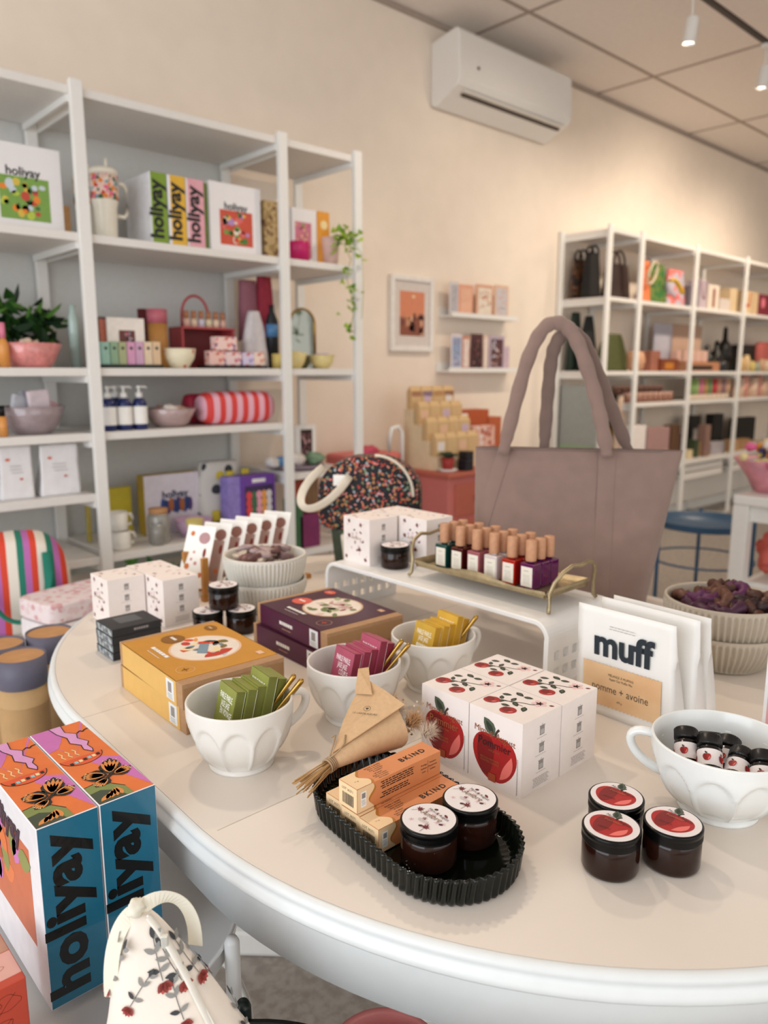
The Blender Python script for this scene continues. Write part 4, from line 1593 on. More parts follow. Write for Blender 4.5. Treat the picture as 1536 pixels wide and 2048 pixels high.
def tpt(a, z, off_=0.0):
    """a in 0..2pi round the bag"""
    c_, s_ = math.cos(a), math.sin(a)
    e = .42
    x = .033 * (z / TH) + tw(z) * math.copysign(abs(c_) ** e, c_)
    y = td(z) * math.copysign(abs(s_) ** .75, s_)
    k = fold(x, z, 1 if s_ < 0 else 2)
    return V((x + off_ * c_ * .2, y + k * (1 if s_ > 0 else -1) * -1 * min(1, abs(s_) * 2) + math.copysign(off_, s_) * (abs(s_) > .01), z))


def tfront(x, z, off_=0.0):
    xc = (x - .033 * (z / TH)) / tw(z)
    xc = max(-.985, min(.985, xc))
    c_ = math.copysign(abs(xc) ** (1 / .42), xc)
    a = -math.acos(c_)
    p = tpt(a, z, 0)
    p.y -= off_
    return p


mb = MB()
n, nz = 96, 40
rings = [[tpt(-2 * PI * i / n, TH * j / nz) for i in range(n)] for j in range(nz + 1)]
rings = [[p for p in reversed(r)] for r in rings]
mb.loft(rings, tote, True, True, False)
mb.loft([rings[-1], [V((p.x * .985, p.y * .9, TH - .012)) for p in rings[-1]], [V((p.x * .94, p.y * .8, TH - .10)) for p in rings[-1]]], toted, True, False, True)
mb.build('bag_body', tt_)
mb = MB()
hp = []
for u in [i / 30 for i in range(31)]:
    x = -.016 + .27 * (u - .5) * 2 * .93
    p = tfront(x * .93 + .02, TH - .001, .0008)
    hp.append(p)
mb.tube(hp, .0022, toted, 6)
mb.build('top_hem', tt_)


def strip(pts, w_, name, mt, off_=.0035):
    mb = MB()
    L_, R_ = [], []
    for (x, z) in pts:
        L_.append((x - w_ / 2, z)); R_.append((x + w_ / 2, z))
    fr_, bk_ = [], []
    for (a, b) in zip(L_, R_):
        fr_.append([tfront(a[0] + (b[0] - a[0]) * k / 4, a[1], off_ if k in (1, 2, 3) else off_ * .35) for k in range(5)])
    vs = [p for r in fr_ for p in r]
    fs = []
    for j in range(len(fr_) - 1):
        for k in range(4):
            a = j * 5 + k
            fs.append((a, a + 1, a + 6, a + 5))
    mb.add(vs, fs, mt, True)
    mb.build(name, tt_)


strip([(.106 - .008 * (1 - q), TH * q) for q in [i / 20 for i in range(21)]], .042, 'strap_band', tote)
strip([(-.148 - .060 * (1 - q), TH * (.45 + .55 * q)) for q in [i / 20 for i in range(21)]], .036, 'strap_band', tote)


def bez(ps, n=24):
    out = []
    m_ = len(ps) - 1
    from math import comb
    for i in range(n + 1):
        t_ = i / n
        p = V((0, 0, 0))
        for k, q in enumerate(ps):
            p += V(q) * (comb(m_, k) * t_ ** k * (1 - t_) ** (m_ - k))
        out.append(p)
    return out


def handle(pts, r, mt):
    mb = MB()
    pp = [V(p) for p in pts]
    # catmull-rom
    out = []
    ext = [pp[0] * 2 - pp[1]] + pp + [pp[-1] * 2 - pp[-2]]
    for i in range(1, len(ext) - 2):
        for k in range(8):
            t_ = k / 8
            p0, p1, p2, p3 = ext[i - 1], ext[i], ext[i + 1], ext[i + 2]
            out.append(.5 * ((2 * p1) + (p2 - p0) * t_ + (2 * p0 - 5 * p1 + 4 * p2 - p3) * t_ ** 2 + (3 * p1 - p0 - 3 * p2 + p3) * t_ ** 3))
    out.append(pp[-1])
    rad = [r * (1 + .07 * math.sin(i * 1.3)) * (.75 if i < 3 or i > len(out) - 4 else 1) for i in range(len(out))]
    mb.tube(out, rad, mt, 14, flat=.62, upv=(0, 1, 0))
    mb.build('handle', tt_)


handle([(-.152, -.050, .385), (-.128, -.048, .50), (-.095, -.040, .63), (-.058, -.034, .700), (-.015, -.032, .706), (.022, -.038, .66), (.060, -.046, .56), (.088, -.052, .46), (.104, -.056, .385)], .0175, tote)
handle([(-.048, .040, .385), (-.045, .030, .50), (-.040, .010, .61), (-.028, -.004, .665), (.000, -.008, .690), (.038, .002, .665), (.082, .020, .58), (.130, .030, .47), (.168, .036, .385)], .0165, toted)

# ================================================================ floral bag on its canisters
t = thing('storage_canister', 'cream canister beside the left end of the riser, under the floral bag', 'canister', (1.445, 1.655, T))
mb = MB(); mb.lathe([(0, 0), (.052, 0), (.056, .01), (.066, .105), (.067, .118), (.062, .120), (0, .120)], M('#DCD8CC', .7, var=.04), 36); mb.build('canister_body', t)
t = thing('storage_canister', 'dark green canister half hidden behind the cream one', 'canister', (1.50, 1.775, T))
mb = MB(); mb.lathe([(0, 0), (.048, 0), (.052, .01), (.062, .105), (.063, .118), (.058, .120), (0, .120)], M('#3F4A3C', .7, var=.1), 36); mb.build('canister_body', t)
flm = floral_mat('ditsy_floral', '#14161F', ['#C7564A', '#9AAAB0', '#B07A4A', '#14161F', '#D98A84', '#A8402E', '#7A8A6A', '#C98A5A'], 105, size=.43)
t = thing('floral_bag', 'dark floral dome-shaped bag with cream straps, left of the riser boxes', 'bag', (1.545, 1.735, T + .121), rot=(0, 0, math.radians(-48)))
mb = MB()
rings = []
for j in range(13):
    q = j / 12
    y = -.062 + .124 * q
    k = (1 - abs(2 * q - 1) ** 5) ** .5 * .1 + .9 if 0 < q < 1 else .86
    ring = []
    for i in range(40):
        a = 2 * PI * i / 40
        c_, s_ = math.cos(a), math.sin(a)
        x = .158 * math.copysign(abs(c_) ** .85, c_) * k
        z = .105 + .118 * s_ * k
        if s_ < 0:
            x = .158 * math.copysign(abs(c_) ** .14, c_) * k
            z = .105 - .104 * abs(s_) ** .3
        ring.append(V((x, y + .004 * mnoise.noise(V((x * 20, z * 20, q))), z)))
    rings.append(ring)
mb.loft(rings, flm, True)
mb.build('bag_body', t)
cr = M('#DAD0BF', .75, var=.04)
mb = MB()
pts = bez([(-.135, -.066, .19), (-.215, -.14, .13), (-.225, -.17, .035), (-.12, -.15, .055), (-.055, -.066, .165)], 24)
mb.tube(pts, .0125, cr, 10, flat=.2, upv=(0, 1, .3))
mb.build('carry_strap', t)
mb = MB()
pts = [(.02 + .115 * math.sin(a) * 1.0, -.066 + .0 * a, .105 + .122 * math.cos(a)) for a in [i * PI / 2 / 14 for i in range(15)]]
mb.tube(pts, .0042, cr, 8, flat=1)
mb.build('piping', t)
mb = MB(); mb.box(-.105, -.062, -.068, -.0665, .135, .168, PAPERW); mb.build('sewn_label', t)

# ================================================================ things on the white tray table
def holi_top(mb, fr, w_, d):
    O1, O2, MG, GR, DG = M('#E0763A', .4), M('#D95A32', .4), M('#C772B4', .4), M('#7F8A4E', .4), M('#3F4A38', .4)
    BLK, WG, CRM = M('#1C1A18', .4), M('#D98A45', .4), M('#E9D7A0', .4)
    mb.rect(fr, 0, 0, w_, d, O1, 1)
    c = (w_ * .35, d * .56)
    for k in (0, 2, 3, 5):
        a0 = .35 + k * 1.05 + (.2 if k % 2 else 0)
        mb.poly(fr, [c] + [(max(0, min(w_, c[0] + .3 * math.cos(a0 + t_))), max(0, min(d, c[1] + .3 * math.sin(a0 + t_)))) for t_ in (0, .18, .36)], MG, 2)
    mb.poly(fr, [(0, d * .70), (0, d), (w_ * .42, d), (w_ * .45, d * .86), (w_ * .36, d * .8), (w_ * .2, d * .72)], MG, 3)
    # sun with stripes
    sun = [(w_ * .42 + w_ * .40 * math.cos(a), d * .55 + w_ * .34 * math.sin(a)) for a in [PI * i / 16 + PI for i in range(17)]]
    mb.poly(fr, sun, O2, 4)
    mb.line(fr, sun, .0011, BLK, 5)
    for k in range(7):
        mb.rect(fr, w_ * (.14 + k * .09), d * (.475 - .0) + k * .0012, w_ * (.205 + k * .09), d * .475 + .007 + k * .0012, [BLK, M('#8FC0C8', .4), CRM][k % 3], 6)
    for k in range(3):
        x = w_ * (.12 + k * .13)
        mb.line(fr, [(x, d * .66), (x + .003, d * .63), (x, d * .60), (x + .003, d * .57)], .0016, CRM, 5)
    # drip
    dr = [(w_ * .36, d), (w_ * .40, d * .9), (w_ * .50, d * .82), (w_ * .46, d * .74), (w_ * .60, d * .68), (w_ * .57, d * .62), (w_ * .68, d * .56), (w_ * .72, d * .6), (w_ * .70, d * .66), (w_ * .78, d * .70), (w_ * .66, d * .78), (w_ * .72, d * .84), (w_ * .56, d * .9), (w_ * .60, d)]
    mb.poly(fr, dr, M('#D79ACB', .4), 6)
    mb.line(fr, dr, .0012, BLK, 7)
    x, y = w_ * .86, d * .86
    mb.line(fr, [(x - .009, y - .004), (x - .003, y + .001), (x, y - .004), (x + .004, y + .001), (x + .010, y + .002)], .0022, BLK, 7)
    # green hill
    hill = [(0, 0), (w_ * .62, 0), (w_ * .60, d * .09), (w_ * .42, d * .17), (w_ * .2, d * .21), (0, d * .2)]
    mb.poly(fr, hill, GR, 4)
    mb.line(fr, hill[2:], .0014, BLK, 5)
    mb.poly(fr, [(0, 0), (w_ * .5, 0), (w_ * .42, d * .08), (w_ * .2, d * .13), (0, d * .12)], DG, 5)
    for k in range(5):
        mb.leaf(fr, w_ * (.06 + k * .1), d * .02, .022, .008, .6 + k * .25, WG, 6)
    # butterfly
    bx, by = w_ * .54, d * .24
    for (r_, L_, W2, ox, oy) in ((1.20, .046, .030, .002, .003), (.25, .030, .026, .003, -.001), (2.60, .034, .030, -.002, .003), (3.70, .028, .022, -.003, -.003)):
        mb.leaf(fr, bx + ox, by + oy, L_, W2, r_, BLK, 8)
        for k in range(-2, 3):
            mb.leaf(fr, bx + ox + .004 * math.cos(r_ + k * .14), by + oy + .004 * math.sin(r_ + k * .14), L_ * (.82 - .05 * abs(k)), W2 * .23, r_ + k * .17, WG, 9)
        for k in range(5):
            a = r_ + (k - 2) * .11
            mb.ell(fr, bx + ox + L_ * .87 * math.cos(a), by + oy + L_ * .87 * math.sin(a), .0010, .0010, CRM, 10, n=6)
    mb.leaf(fr, bx - .012, by - .010, .032, .005, .7, BLK, 11)
    mb.line(fr, [(bx + .010, by + .010), (bx + .022, by + .022)], .0006, BLK, 11)
    mb.line(fr, [(bx + .010, by + .010), (bx + .028, by + .014)], .0006, BLK, 11)


TEAL = M('#1F6A88', .22, var=.03, coat=.5)
HINK = M('#0E1113', .25, coat=.4)


def holiyay(label, loc, rz):
    t = thing('puzzle_box', label, 'puzzle box', loc, rz)
    w_, d, h = .0752, .255, .249
    mb = MB(); mb.box(0, w_, 0, d, 0, h, M('#EDEBF0', .3, coat=.4)); mb.build('carton', t, bevel=.0008, seg=1)
    mb = MB()
    fr = Fr((0, 0, 0), (1, 0, 0), (0, 0, 1))
    mb.rect(fr, .0012, .0012, w_ - .0006, h - .0008, TEAL, 1)
    mb.text(fr, 'holiyay', w_ * .635, h * .5, .066, HINK, bold=.042, sx=1.15, l=3, rot=PI / 2, space=1.03)
    mb.build('spine_print', t)
    mb = MB()
    fr = Fr((.0012, .0012, h), (1, 0, 0), (0, 1, 0))
    holi_top(mb, fr, w_ - .0024, d - .0024)
    mb.build('top_print', t)
    mb = MB()
    fr = Fr((0, d, 0), (0, -1, 0), (0, 0, 1))
    O1, MG = M('#E0763A', .4), M('#C772B4', .4)
    mb.rect(fr, .035, .07, d - .035, .205, M('#C9683E', .4), 1)
    for k in range(14):
        rr2 = random.Random(k)
        mb.leaf(fr, rr2.uniform(.04, .18), rr2.uniform(.08, .18), .05, .03, rr2.uniform(0, 3), [MG, O1, M('#8B8F4A', .4), M('#B8452E', .4)][k % 4], 2 + k % 3)
    mb.text(fr, 'holiyay', d * .5, .195, .045, M('#3A1430', .4), bold=.05, l=6)
    mb.build('side_print', t)
    return t


WT = .5505
holiyay('tall teal-spined holiyay puzzle box, the left one, its whole word visible', (.2545, .887, WT), 0)
holiyay('tall teal-spined holiyay puzzle box, the right one against the big table', (.3315, .887, WT), 0)

for i in range(3):
    mb = MB(); mb.box(0, .010, 0, .13, 0, .115, M(['#DDE2DF', '#8A9683', '#566150'][i], .6))
    o = mb.build('notebook', None, (.352 + i * .0135, 1.158 - .0 * i, WT - .001))
    o.rotation_euler = (0, 0.0, -.55)
    o.location = (.362 + i * .0125, 1.172 - i * .004, WT)
    tag(o, ['pale notebook standing behind the teal puzzle boxes', 'sage notebook standing in the middle of three behind the teal puzzle boxes', 'dark green notebook standing next to the table edge behind the teal boxes'][i], 'notebook')

# plinth with the coral soap box
mb = MB(); mb.box(-.12, .125, .745, .87, 0, .564, WHITE)
tag(mb.build('white_plinth', None, bevel=.004), 'low white plinth at the bottom left corner under the coral box', 'plinth')
t = thing('coral_box', 'coral box with line-drawn leaves at the bottom left corner', 'box', (.212, .872, .5655))
COR, CORP = M('#C14A36', .5, var=.03), M('#DDA79C', .5, var=.03)
mb = MB(); mb.box(-.25, 0, -.05, .06, 0, .1035, COR); mb.build('box_body', t, bevel=.001, seg=1)
mb = MB()
fr = Fr((-.11, -.04, .1035), (1, 0, 0), (0, 1, 0)); mb.rect(fr, .001, .001, .109, .045, CORP, 1); mb.rect(fr, .001, .046, .109, .099, M('#B98A74', .5), 1)
for k in range(5):
    x, y = .03 + .014 * k, .015 + .006 * (k % 3)
    p = [(x + .008 * math.cos(a) * (1 + .3 * math.cos(3 * a)), y + .006 * math.sin(a)) for a in [i * PI / 8 for i in range(17)]]
    mb.line(fr, p, .0005, M('#8A4034', .5), 2)
fr = Fr((-.11, -.05, 0), (1, 0, 0), (0, 0, 1))
for k in range(9):
    x, y = .02 + .021 * (k % 4) + .006 * (k // 4), .022 + .030 * (k // 3)
    mb.line(fr, [(x + .012 * math.cos(a) * (1 + .3 * math.cos(3 * a + k)), y + .010 * math.sin(a)) for a in [i * PI / 8 for i in range(17)]], .0006, M('#6E2A20', .5), 1)
    mb.line(fr, [(x - .01, y - .012), (x, y), (x + .009, y + .009)], .0006, M('#6E2A20', .5), 1)
mb.build('line_drawing', t)

# ---------------------------------------------------------------- quilted pouch
pm = M('#EDE2D6', .8, var=.02, scale=20, bump=.3, bscale=60)
pt_ = thing('fabric_pouch', 'cream wedge-shaped pouch printed with red and grey flowers, zipped', 'pouch', (.322, .640, .502), rot=(0, 0, math.radians(-38)))
PH = .255


def ppt(a, q, off_=0.0):
    """a round, q up"""
    rx_ = .105 * (1 - q) ** .80 + .012
    ry_ = .062 * (1 - q) ** .9 + .010
    cx_ = .010 - .075 * q
    cy_ = .055 * q
    k = 1 + .05 * mnoise.noise(V((math.cos(a) * 1.5, math.sin(a) * 1.5, q * 5)))
    c_, s_ = math.cos(a), math.sin(a)
    z = PH * q
    return V((cx_ + (rx_ + off_) * k * math.copysign(abs(c_) ** .8, c_), cy_ + (ry_ + off_) * k * math.copysign(abs(s_) ** .8, s_), z + off_ * .2))


mb = MB()
mb.loft([[ppt(2 * PI * i / 64, j / 30) for i in range(64)] for j in range(31)], pm, True)


def surf_frame(a, q):
    p = ppt(a, q, .0012)
    du = (ppt(a + .03, q, .0012) - ppt(a - .03, q, .0012)).normalized()
    dv = (ppt(a, min(1, q + .02), .0012) - ppt(a, q - .02, .0012)).normalized()
    dv = (dv - du * dv.dot(du)).normalized()
    return Fr(p, du, dv)


fr_r, fr_d, fr_g, fr_k = M('#B85048', .7), M('#8E3A34', .7), M('#8E8C88', .7), M('#3E3E40', .7)


def sprig(a, q, rot, k, s_=1.0):
    fr = surf_frame(a, q)
    c_, d_ = math.cos(rot), math.sin(rot)
    R2 = lambda x, y: (s_ * (x * c_ - y * d_), s_ * (x * d_ + y * c_))
    mb.line(fr, [R2(0, -.014), R2(.001, 0), R2(.003, .014)], .0008, fr_k, 1)
    for (x, y, r_, mt) in ((.001, .004, .9, fr_g), (.001, .004, 2.4, fr_g), (.003, .013, 1.5, fr_k), (.0, -.008, 2.7, fr_k), (.0, -.008, .3, fr_g), (.003, .013, .6, fr_g)):
        x2, y2 = R2(x, y)
        mb.leaf(fr, x2, y2, .0085 * s_, .0036 * s_, r_ + rot, mt, 2)
    x2, y2 = R2(0, -.015)
    for j in range(5):
        mb.leaf(fr, x2, y2, .0075 * s_, .0044 * s_, rot + 3.9 + j * .42, fr_r if j % 2 else fr_d, 3)


rr = random.Random(21)
for k in range(34):
    q = .06 + .80 * rr.random()
    a = PI + k * 2.399
    sprig(a, q, rr.uniform(-.7, .7), k, rr.uniform(1.15, 1.6))
mb.build('pouch_body', pt_)
zipm = M('#E6E1D6', .6)
mb = MB()
zp = [ppt(-.62 - .25 * q0, 1 - q0, .002) for q0 in [i / 24 for i in range(25)]]
mb.tube(zp, .0048, zipm, 8, flat=.5)
mb.build('zip_tape', pt_)
mb = MB(); mb.tube([p + V((0, 0, .001)) + (p - V((0, 0, p.z))).normalized() * .002 for p in zp], .0016, M('#F1EEE6', .4), 6)
mb.build('zip_teeth', pt_)
mb = MB()
top = ppt(0, 1) * .5 + ppt(PI, 1) * .5 + V((0, 0, .004))
rib = M('#E9E4D3', .6, var=.03)


def ribbon(pts, w_, name, side=(1, 0, 0)):
    mb = MB()
    vs = []
    pts = [V(p) for p in pts]
    for i, p in enumerate(pts):
        tdir = (pts[min(i + 1, len(pts) - 1)] - pts[max(i - 1, 0)]).normalized()
        sd = tdir.cross(V(side)).normalized() * w_ / 2
        up_ = tdir.cross(sd).normalized() * .0005
        vs += [p - sd + up_, p + sd + up_, p + sd - up_, p - sd - up_]
    fs = [(0, 3, 2, 1), (len(vs) - 4, len(vs) - 3, len(vs) - 2, len(vs) - 1)]
    for i in range(len(pts) - 1):
        for k in range(4):
            fs.append((i * 4 + k, i * 4 + (k + 1) % 4, i * 4 + 4 + (k + 1) % 4, i * 4 + 4 + k))
    mb.add(vs, fs, rib, False)
    mb.build(name, pt_)


ribbon(bez([top + V((0, 0, .0)), top + V((.030, .01, .022)), top + V((.058, .02, -.005)), top + V((.056, .012, -.058))], 20), .017, 'ribbon_tail', (.3, 1, .1))
ribbon(bez([top + V((0, 0, 0)), top + V((-.012, -.01, .004)), top + V((-.030, -.02, -.02)), top + V((-.026, -.03, -.080))], 20), .017, 'ribbon_tail', (.3, 1, .0))
mb = MB(); crumple(mb, top + V((-.002, -.002, .004)), .012, rib, 4, .8); mb.build('ribbon_knot', pt_)
mb = MB(); z0 = ppt(-.68, .93, .006)
mb.box(z0.x - .004, z0.x + .004, z0.y - .004, z0.y + .001, z0.z - .012, z0.z + .004, M('#D9D6CC', .35, metal=.3)); mb.build('zip_slider', pt_, bevel=.0015)

# ================================================================ bench goods (left, behind)
def sx_(px, py, Y):
    return onY(px, py, Y).x


tube_b, tube_c, tube_t = M('#BE9A6C', .7, var=.05, scale=30), M('#5F5C6C', .5, var=.05), M('#B98A5C', .7, var=.08)
for (px, py, z_, lb) in ((40, 1309, .712, 'kraft cardboard tube with grey lid, nearest of the three at the left edge'),
                         (122, 1272, .708, 'kraft cardboard tube with grey lid, against the big table'),
                         (0, 1286, .700, 'kraft cardboard tube with grey lid, cut by the left photo edge')):
    p = onZ(px, py, z_)
    if px == 122:
        p = V((.612, 1.882, z_))
    h = z_ - .441
    t = thing('cardboard_tube', lb, 'tube', (p.x, p.y, .441))
    mb = MB(); mb.lathe([(0, 0), (.052, 0), (.052, h - .065), (0, h - .065)], tube_b, 44)
    if px == 40:
        mb.lathe([(.0523, h - .20), (.0523, h - .11)], M('#B48F62', .7), 44, cap=False)
    mb.build('tube_body', t)
    mb = MB(); mb.lathe([(.0525, h - .068), (.054, h - .066), (.054, h), (.0515, h), (.050, h - .004)], tube_c, 44, cap=False)
    mb.lathe([(0, h - .004), (.0505, h - .004)], tube_t, 40, cap=False); mb.build('lid', t)

# fabric bundles
cloth = floral_mat('rose_cloth', '#E6D8DA', ['#DDB8BC', '#E6DADC', '#D3A2A6', '#E0C8CA'], 45, size=.5)
t = thing('folded_cloth', 'bundle of pink and white printed cloth on the low bench', 'cloth', (.90, 2.45, .441), rot=(0, 0, .22))
for k in range(3):
    mb = MB()
    pts = []
    for i in range(40):
        a = 2 * PI * i / 40
        c_, s_ = math.cos(a), math.sin(a)
        pts.append((.165 * math.copysign(abs(c_) ** .3, c_), .10 * math.copysign(abs(s_) ** .35, s_)))
    mb.prism(pts, .066 * k, .066 * k + .062, [M('#E9E7E8', .8), M('#E6E0E2', .8), cloth][k]); mb.build('folded_layer', t, bevel=.009, seg=3)
st = ramp_mat('bag_stripes', 'WAVE', [(0, '#1E7A66'), (.22, '#B96AB0'), (.44, '#D8452A'), (.66, '#E6DED2')], scale=3.4, rough=.8, dist=.3)
t = thing('striped_bag', 'zipped bag in green, orange, lilac and white stripes at the left', 'bag', (.66, 2.93, .441) if False else (.70, 2.62, .441), rot=(0, 0, -.25))
t.location = (.80, 2.735, .441)
mb = MB()
rings = []
for j in range(15):
    q = j / 14
    y = -.10 + .20 * q
    k = .80 + .20 * math.sin(PI * q) ** .5
    ring = []
    for i in range(40):
        a = 2 * PI * i / 40
        c_, s_ = math.cos(a), math.sin(a)
        ring.append(V((.17 * math.copysign(abs(c_) ** .6, c_) * k, y, .17 + (.19 * s_ if s_ > 0 else .168 * s_) * k)))
    rings.append(ring)
mb.loft(rings, st, True)
mb.build('bag_body', t)
grn = M('#1E7A66', .8)
for y in (-.106,):
    mb = MB(); mb.tube(bez([(-.10, y, .30), (-.11, y - .03, .05), (0, y - .05, .04), (.11, y - .03, .05), (.09, y, .30)], 24), .016, grn, 8, flat=.4); mb.build('carry_handle', t)
B_left = None
mb = MB(); crumple(mb, (0, 0, .03), .05, M('#B9A6CC', .7, var=.2), 77, .6)
tag(mb.build('lilac_cloth', None, (.60, 2.36, .443)), 'small lilac cloth heap at the left photo edge on the bench', 'cloth')


# ================================================================ generic shelf goods
def gbox(name, label, cat, px0, px1, pt, zs, Y, dep, mt, art=None, rz=0.0, bev=.003, group=None, H_=None, part='box_body', artname='front_print'):
    a, b = onY(px0, pt, Y), onY(px1, pt, Y)
    w_ = b.x - a.x
    h = H_ or ((a.z + b.z) / 2 - zs)
    loc = ((a.x + b.x) / 2, Y + dep / 2, zs + .001)
    if art:
        t = thing(name, label, cat, loc, rz, group)
        mb = MB(); mb.box(-w_ / 2, w_ / 2, -dep / 2, dep / 2, 0, h, mt); mb.build(part, t, bevel=bev)
        mb = MB(); art(mb, Fr((-w_ / 2, -dep / 2 - .0005, 0), (1, 0, 0), (0, 0, 1)), w_, h); mb.build(artname, t)
        return t
    mb = MB(); mb.box(-w_ / 2, w_ / 2, -dep / 2, dep / 2, 0, h, mt)
    return tag(mb.build(name, None, loc, rz, bevel=bev), label, cat, group)


def glat(name, label, cat, pxc, pw, pt, zs, Y, segs, group=None, n=24, dz=0.0):
    """segs: (part name, material, [(radius fraction, height fraction)...])"""
    a, b = onY(pxc - pw / 2, pt, Y), onY(pxc + pw / 2, pt, Y)
    r = (b.x - a.x) / 2 * .80
    c = onY(pxc, pt, Y)
    h = c.z - zs
    loc = (c.x, Y + r, zs + .001 + dz)
    if len(segs) == 1:
        mb = MB(); mb.lathe([(r * p, h * q) for p, q in segs[0][2]], segs[0][1], n)
        return tag(mb.build(name, None, loc), label, cat, group)
    t = thing(name, label, cat, loc, 0, group)
    for pn, mt, pr in segs:
        mb = MB(); mb.lathe([(r * p, h * q) for p, q in pr], mt, n); mb.build(pn, t)
    return t


def blob_bag(name, label, cat, px0, px1, pt, zs, Y, dep, mt, seed=1, top=.5, handles=None, group=None, e=.6):
    a, b = onY(px0, pt, Y), onY(px1, pt, Y)
    w_, h = b.x - a.x, (a.z + b.z) / 2 - zs
    t = thing(name, label, cat, ((a.x + b.x) / 2, Y + dep / 2, zs + .001), 0, group)
    mb = MB()
    rings = []
    for j in range(13):
        q = j / 12
        k = 1 - (1 - top) * q ** 2.0
        ring = []
        for i in range(28):
            an = 2 * PI * i / 28
            c_, s_ = math.cos(an), math.sin(an)
            nn = 1 + .10 * mnoise.noise(V((c_ * 1.5 + seed * 5, s_ * 1.5, q * 3)))
            ring.append(V((w_ / 2 * math.copysign(abs(c_) ** e, c_) * k * nn, dep / 2 * math.copysign(abs(s_) ** e, s_) * (1 - .45 * q) * nn, h * q)))
        rings.append(ring)
    mb.loft(rings, mt, True)
    mb.build('bag_body', t)
    if handles:
        for dy in (-.02, .02):
            mb = MB(); mb.tube(bez([(-w_ * .25, dy, h * .95), (-w_ * .28, dy, h * 1.0 + handles), (w_ * .28, dy, h * 1.0 + handles), (w_ * .25, dy, h * .95)], 16), .008, M('#2A1C18', .7) if not isinstance(mt, tuple) else mt, 8); mb.build('handle', t)
    return t


def holi(mt_ink=None, size=.045):
    def f(mb, fr, w_, h):
        mb.text(fr, 'holiyay', w_ * .70, h * .5, h * .29, mt_ink or INK, bold=.04, l=2, rot=PI / 2)
    return f


def picbox(cols, title='holiyay', k=(.18, .12, .82, .62)):
    def f(mb, fr, w_, h):
        mb.rect(fr, w_ * k[0], h * k[1], w_ * k[2], h * k[3], M(cols[0], .5), 1)
        rr2 = random.Random(len(cols[0]) + int(w_ * 1e4))
        for i in range(34):
            x, y = rr2.uniform(k[0] + .05, k[2] - .07) * w_, rr2.uniform(k[1] + .06, k[3] - .05) * h
            s_ = rr2.uniform(.03, .06) * w_
            mb.ell(fr, x, y, s_, s_ * rr2.uniform(.6, 1.3), M(cols[i % len(cols)], .5), 2 + i % 3, 0, 10)
        if title:
            mb.text(fr, title, w_ * .5, h * k[3] + h * .01, h * .145, INK, bold=.02, l=6)
    return f


YS = 2.90
W2 = M('#EAE7E8', .35, var=.01, coat=.2)
# ---- shelf A (top), left unit
gbox('puzzle_box', 'large white square puzzle box with a garden picture, top shelf at the left edge', 'puzzle box', -40, 118, 288, SA, YS + .06, .075, W2, picbox(['#7AA04A', '#C8D2D8', '#E8842E', '#3F6A3A', '#D8B84A', '#C24A3A', '#B8C84A']))
mb = None
gbox('tan_box', 'small tan box behind the left post on the top shelf', 'box', 124, 140, 412, SA, YS + .1, .1, M('#B98E5E', .7))
cream_m = M('#E6E0D0', .35, var=.03, coat=.2)
flor = floral_mat('cup_floral', '#E9C9BE', ['#C8302A', '#E58A3A', '#3F6A4A', '#E06A8A', '#E9DFD0', '#7FA0A8'], 60, size=.55)


def tumbler(label, px, pt, Y):
    c = onY(px, pt, Y)
    t = thing('insulated_tumbler', label, 'tumbler', (c.x, Y + .05, SA + .001))
    mb = MB(); mb.lathe([(0, 0), (.036, 0), (.040, .01), (.043, .12), (.050, .145), (.050, .17), (0, .17)], cream_m, 36); mb.build('lower_body', t)
    mb = MB(); mb.lathe([(.0505, .145), (.051, .17), (.051, .235), (0, .235)], flor, 36); mb.build('floral_sleeve', t)
    mb = MB(); mb.lathe([(.052, .235), (.053, .25), (.046, .26), (0, .262)], cream_m, 36); mb.build('lid', t)
    mb = MB(); mb.tube([(.012, 0, .26), (.012, 0, .30)], .006, cream_m, 10); mb.build('straw', t)
    mb = MB(); mb.tube([(.045, 0, .215), (.075, 0, .215), (.088, 0, .20), (.088, 0, .11), (.075, 0, .095), (.044, 0, .095)], .008, cream_m, 10); mb.build('handle', t)


tumbler('cream tumbler with flowered top and side handle on the top shelf', 216, 320, YS + .03)
tumbler('second flowered tumbler, half hidden by the shelf post and the first', 180, 318, YS + .17)
gbox('puzzle_box', 'white-sided green holiyay puzzle box, spine out, leftmost of three spines', 'puzzle box', 298, 331, 345, SA, YS + .02, .22, M('#E9EAEE', .35), lambda mb, fr, w_, h: (mb.rect(fr, w_ * .04, 0, w_, h, M('#7C9A33', .4), 1), holi()(mb, fr, w_, h)))
gbox('puzzle_box', 'yellow holiyay puzzle box, spine out, middle of three spines', 'puzzle box', 334, 369, 352, SA, YS + .02, .22, M('#E9EAEE', .35), lambda mb, fr, w_, h: (mb.rect(fr, w_ * .14, 0, w_, h, M('#DFB038', .4), 1), holi()(mb, fr, w_, h)))
gbox('puzzle_box', 'pink holiyay puzzle box, spine out, rightmost of three spines', 'puzzle box', 371, 406, 359, SA, YS + .02, .22, M('#E9E4E8', .35), lambda mb, fr, w_, h: (mb.rect(fr, w_ * .08, 0, w_, h, M('#DFA3AE', .4), 1), holi()(mb, fr, w_, h)))
gbox('green_book', 'thin green box squeezed beside the pink spine on the top shelf', 'box', 407, 416, 366, SA, YS + .05, .2, M('#6E8B34', .4))
gbox('puzzle_box', 'white puzzle box with a red and green picture, right part of the top shelf', 'puzzle box', 418, 520, 370, SA, YS + .03, .075, W2, picbox(['#C8503A', '#6E9A4A', '#E8B84A', '#B08AC0', '#D86A6A', '#E8D8C8', '#4A7A3A']))
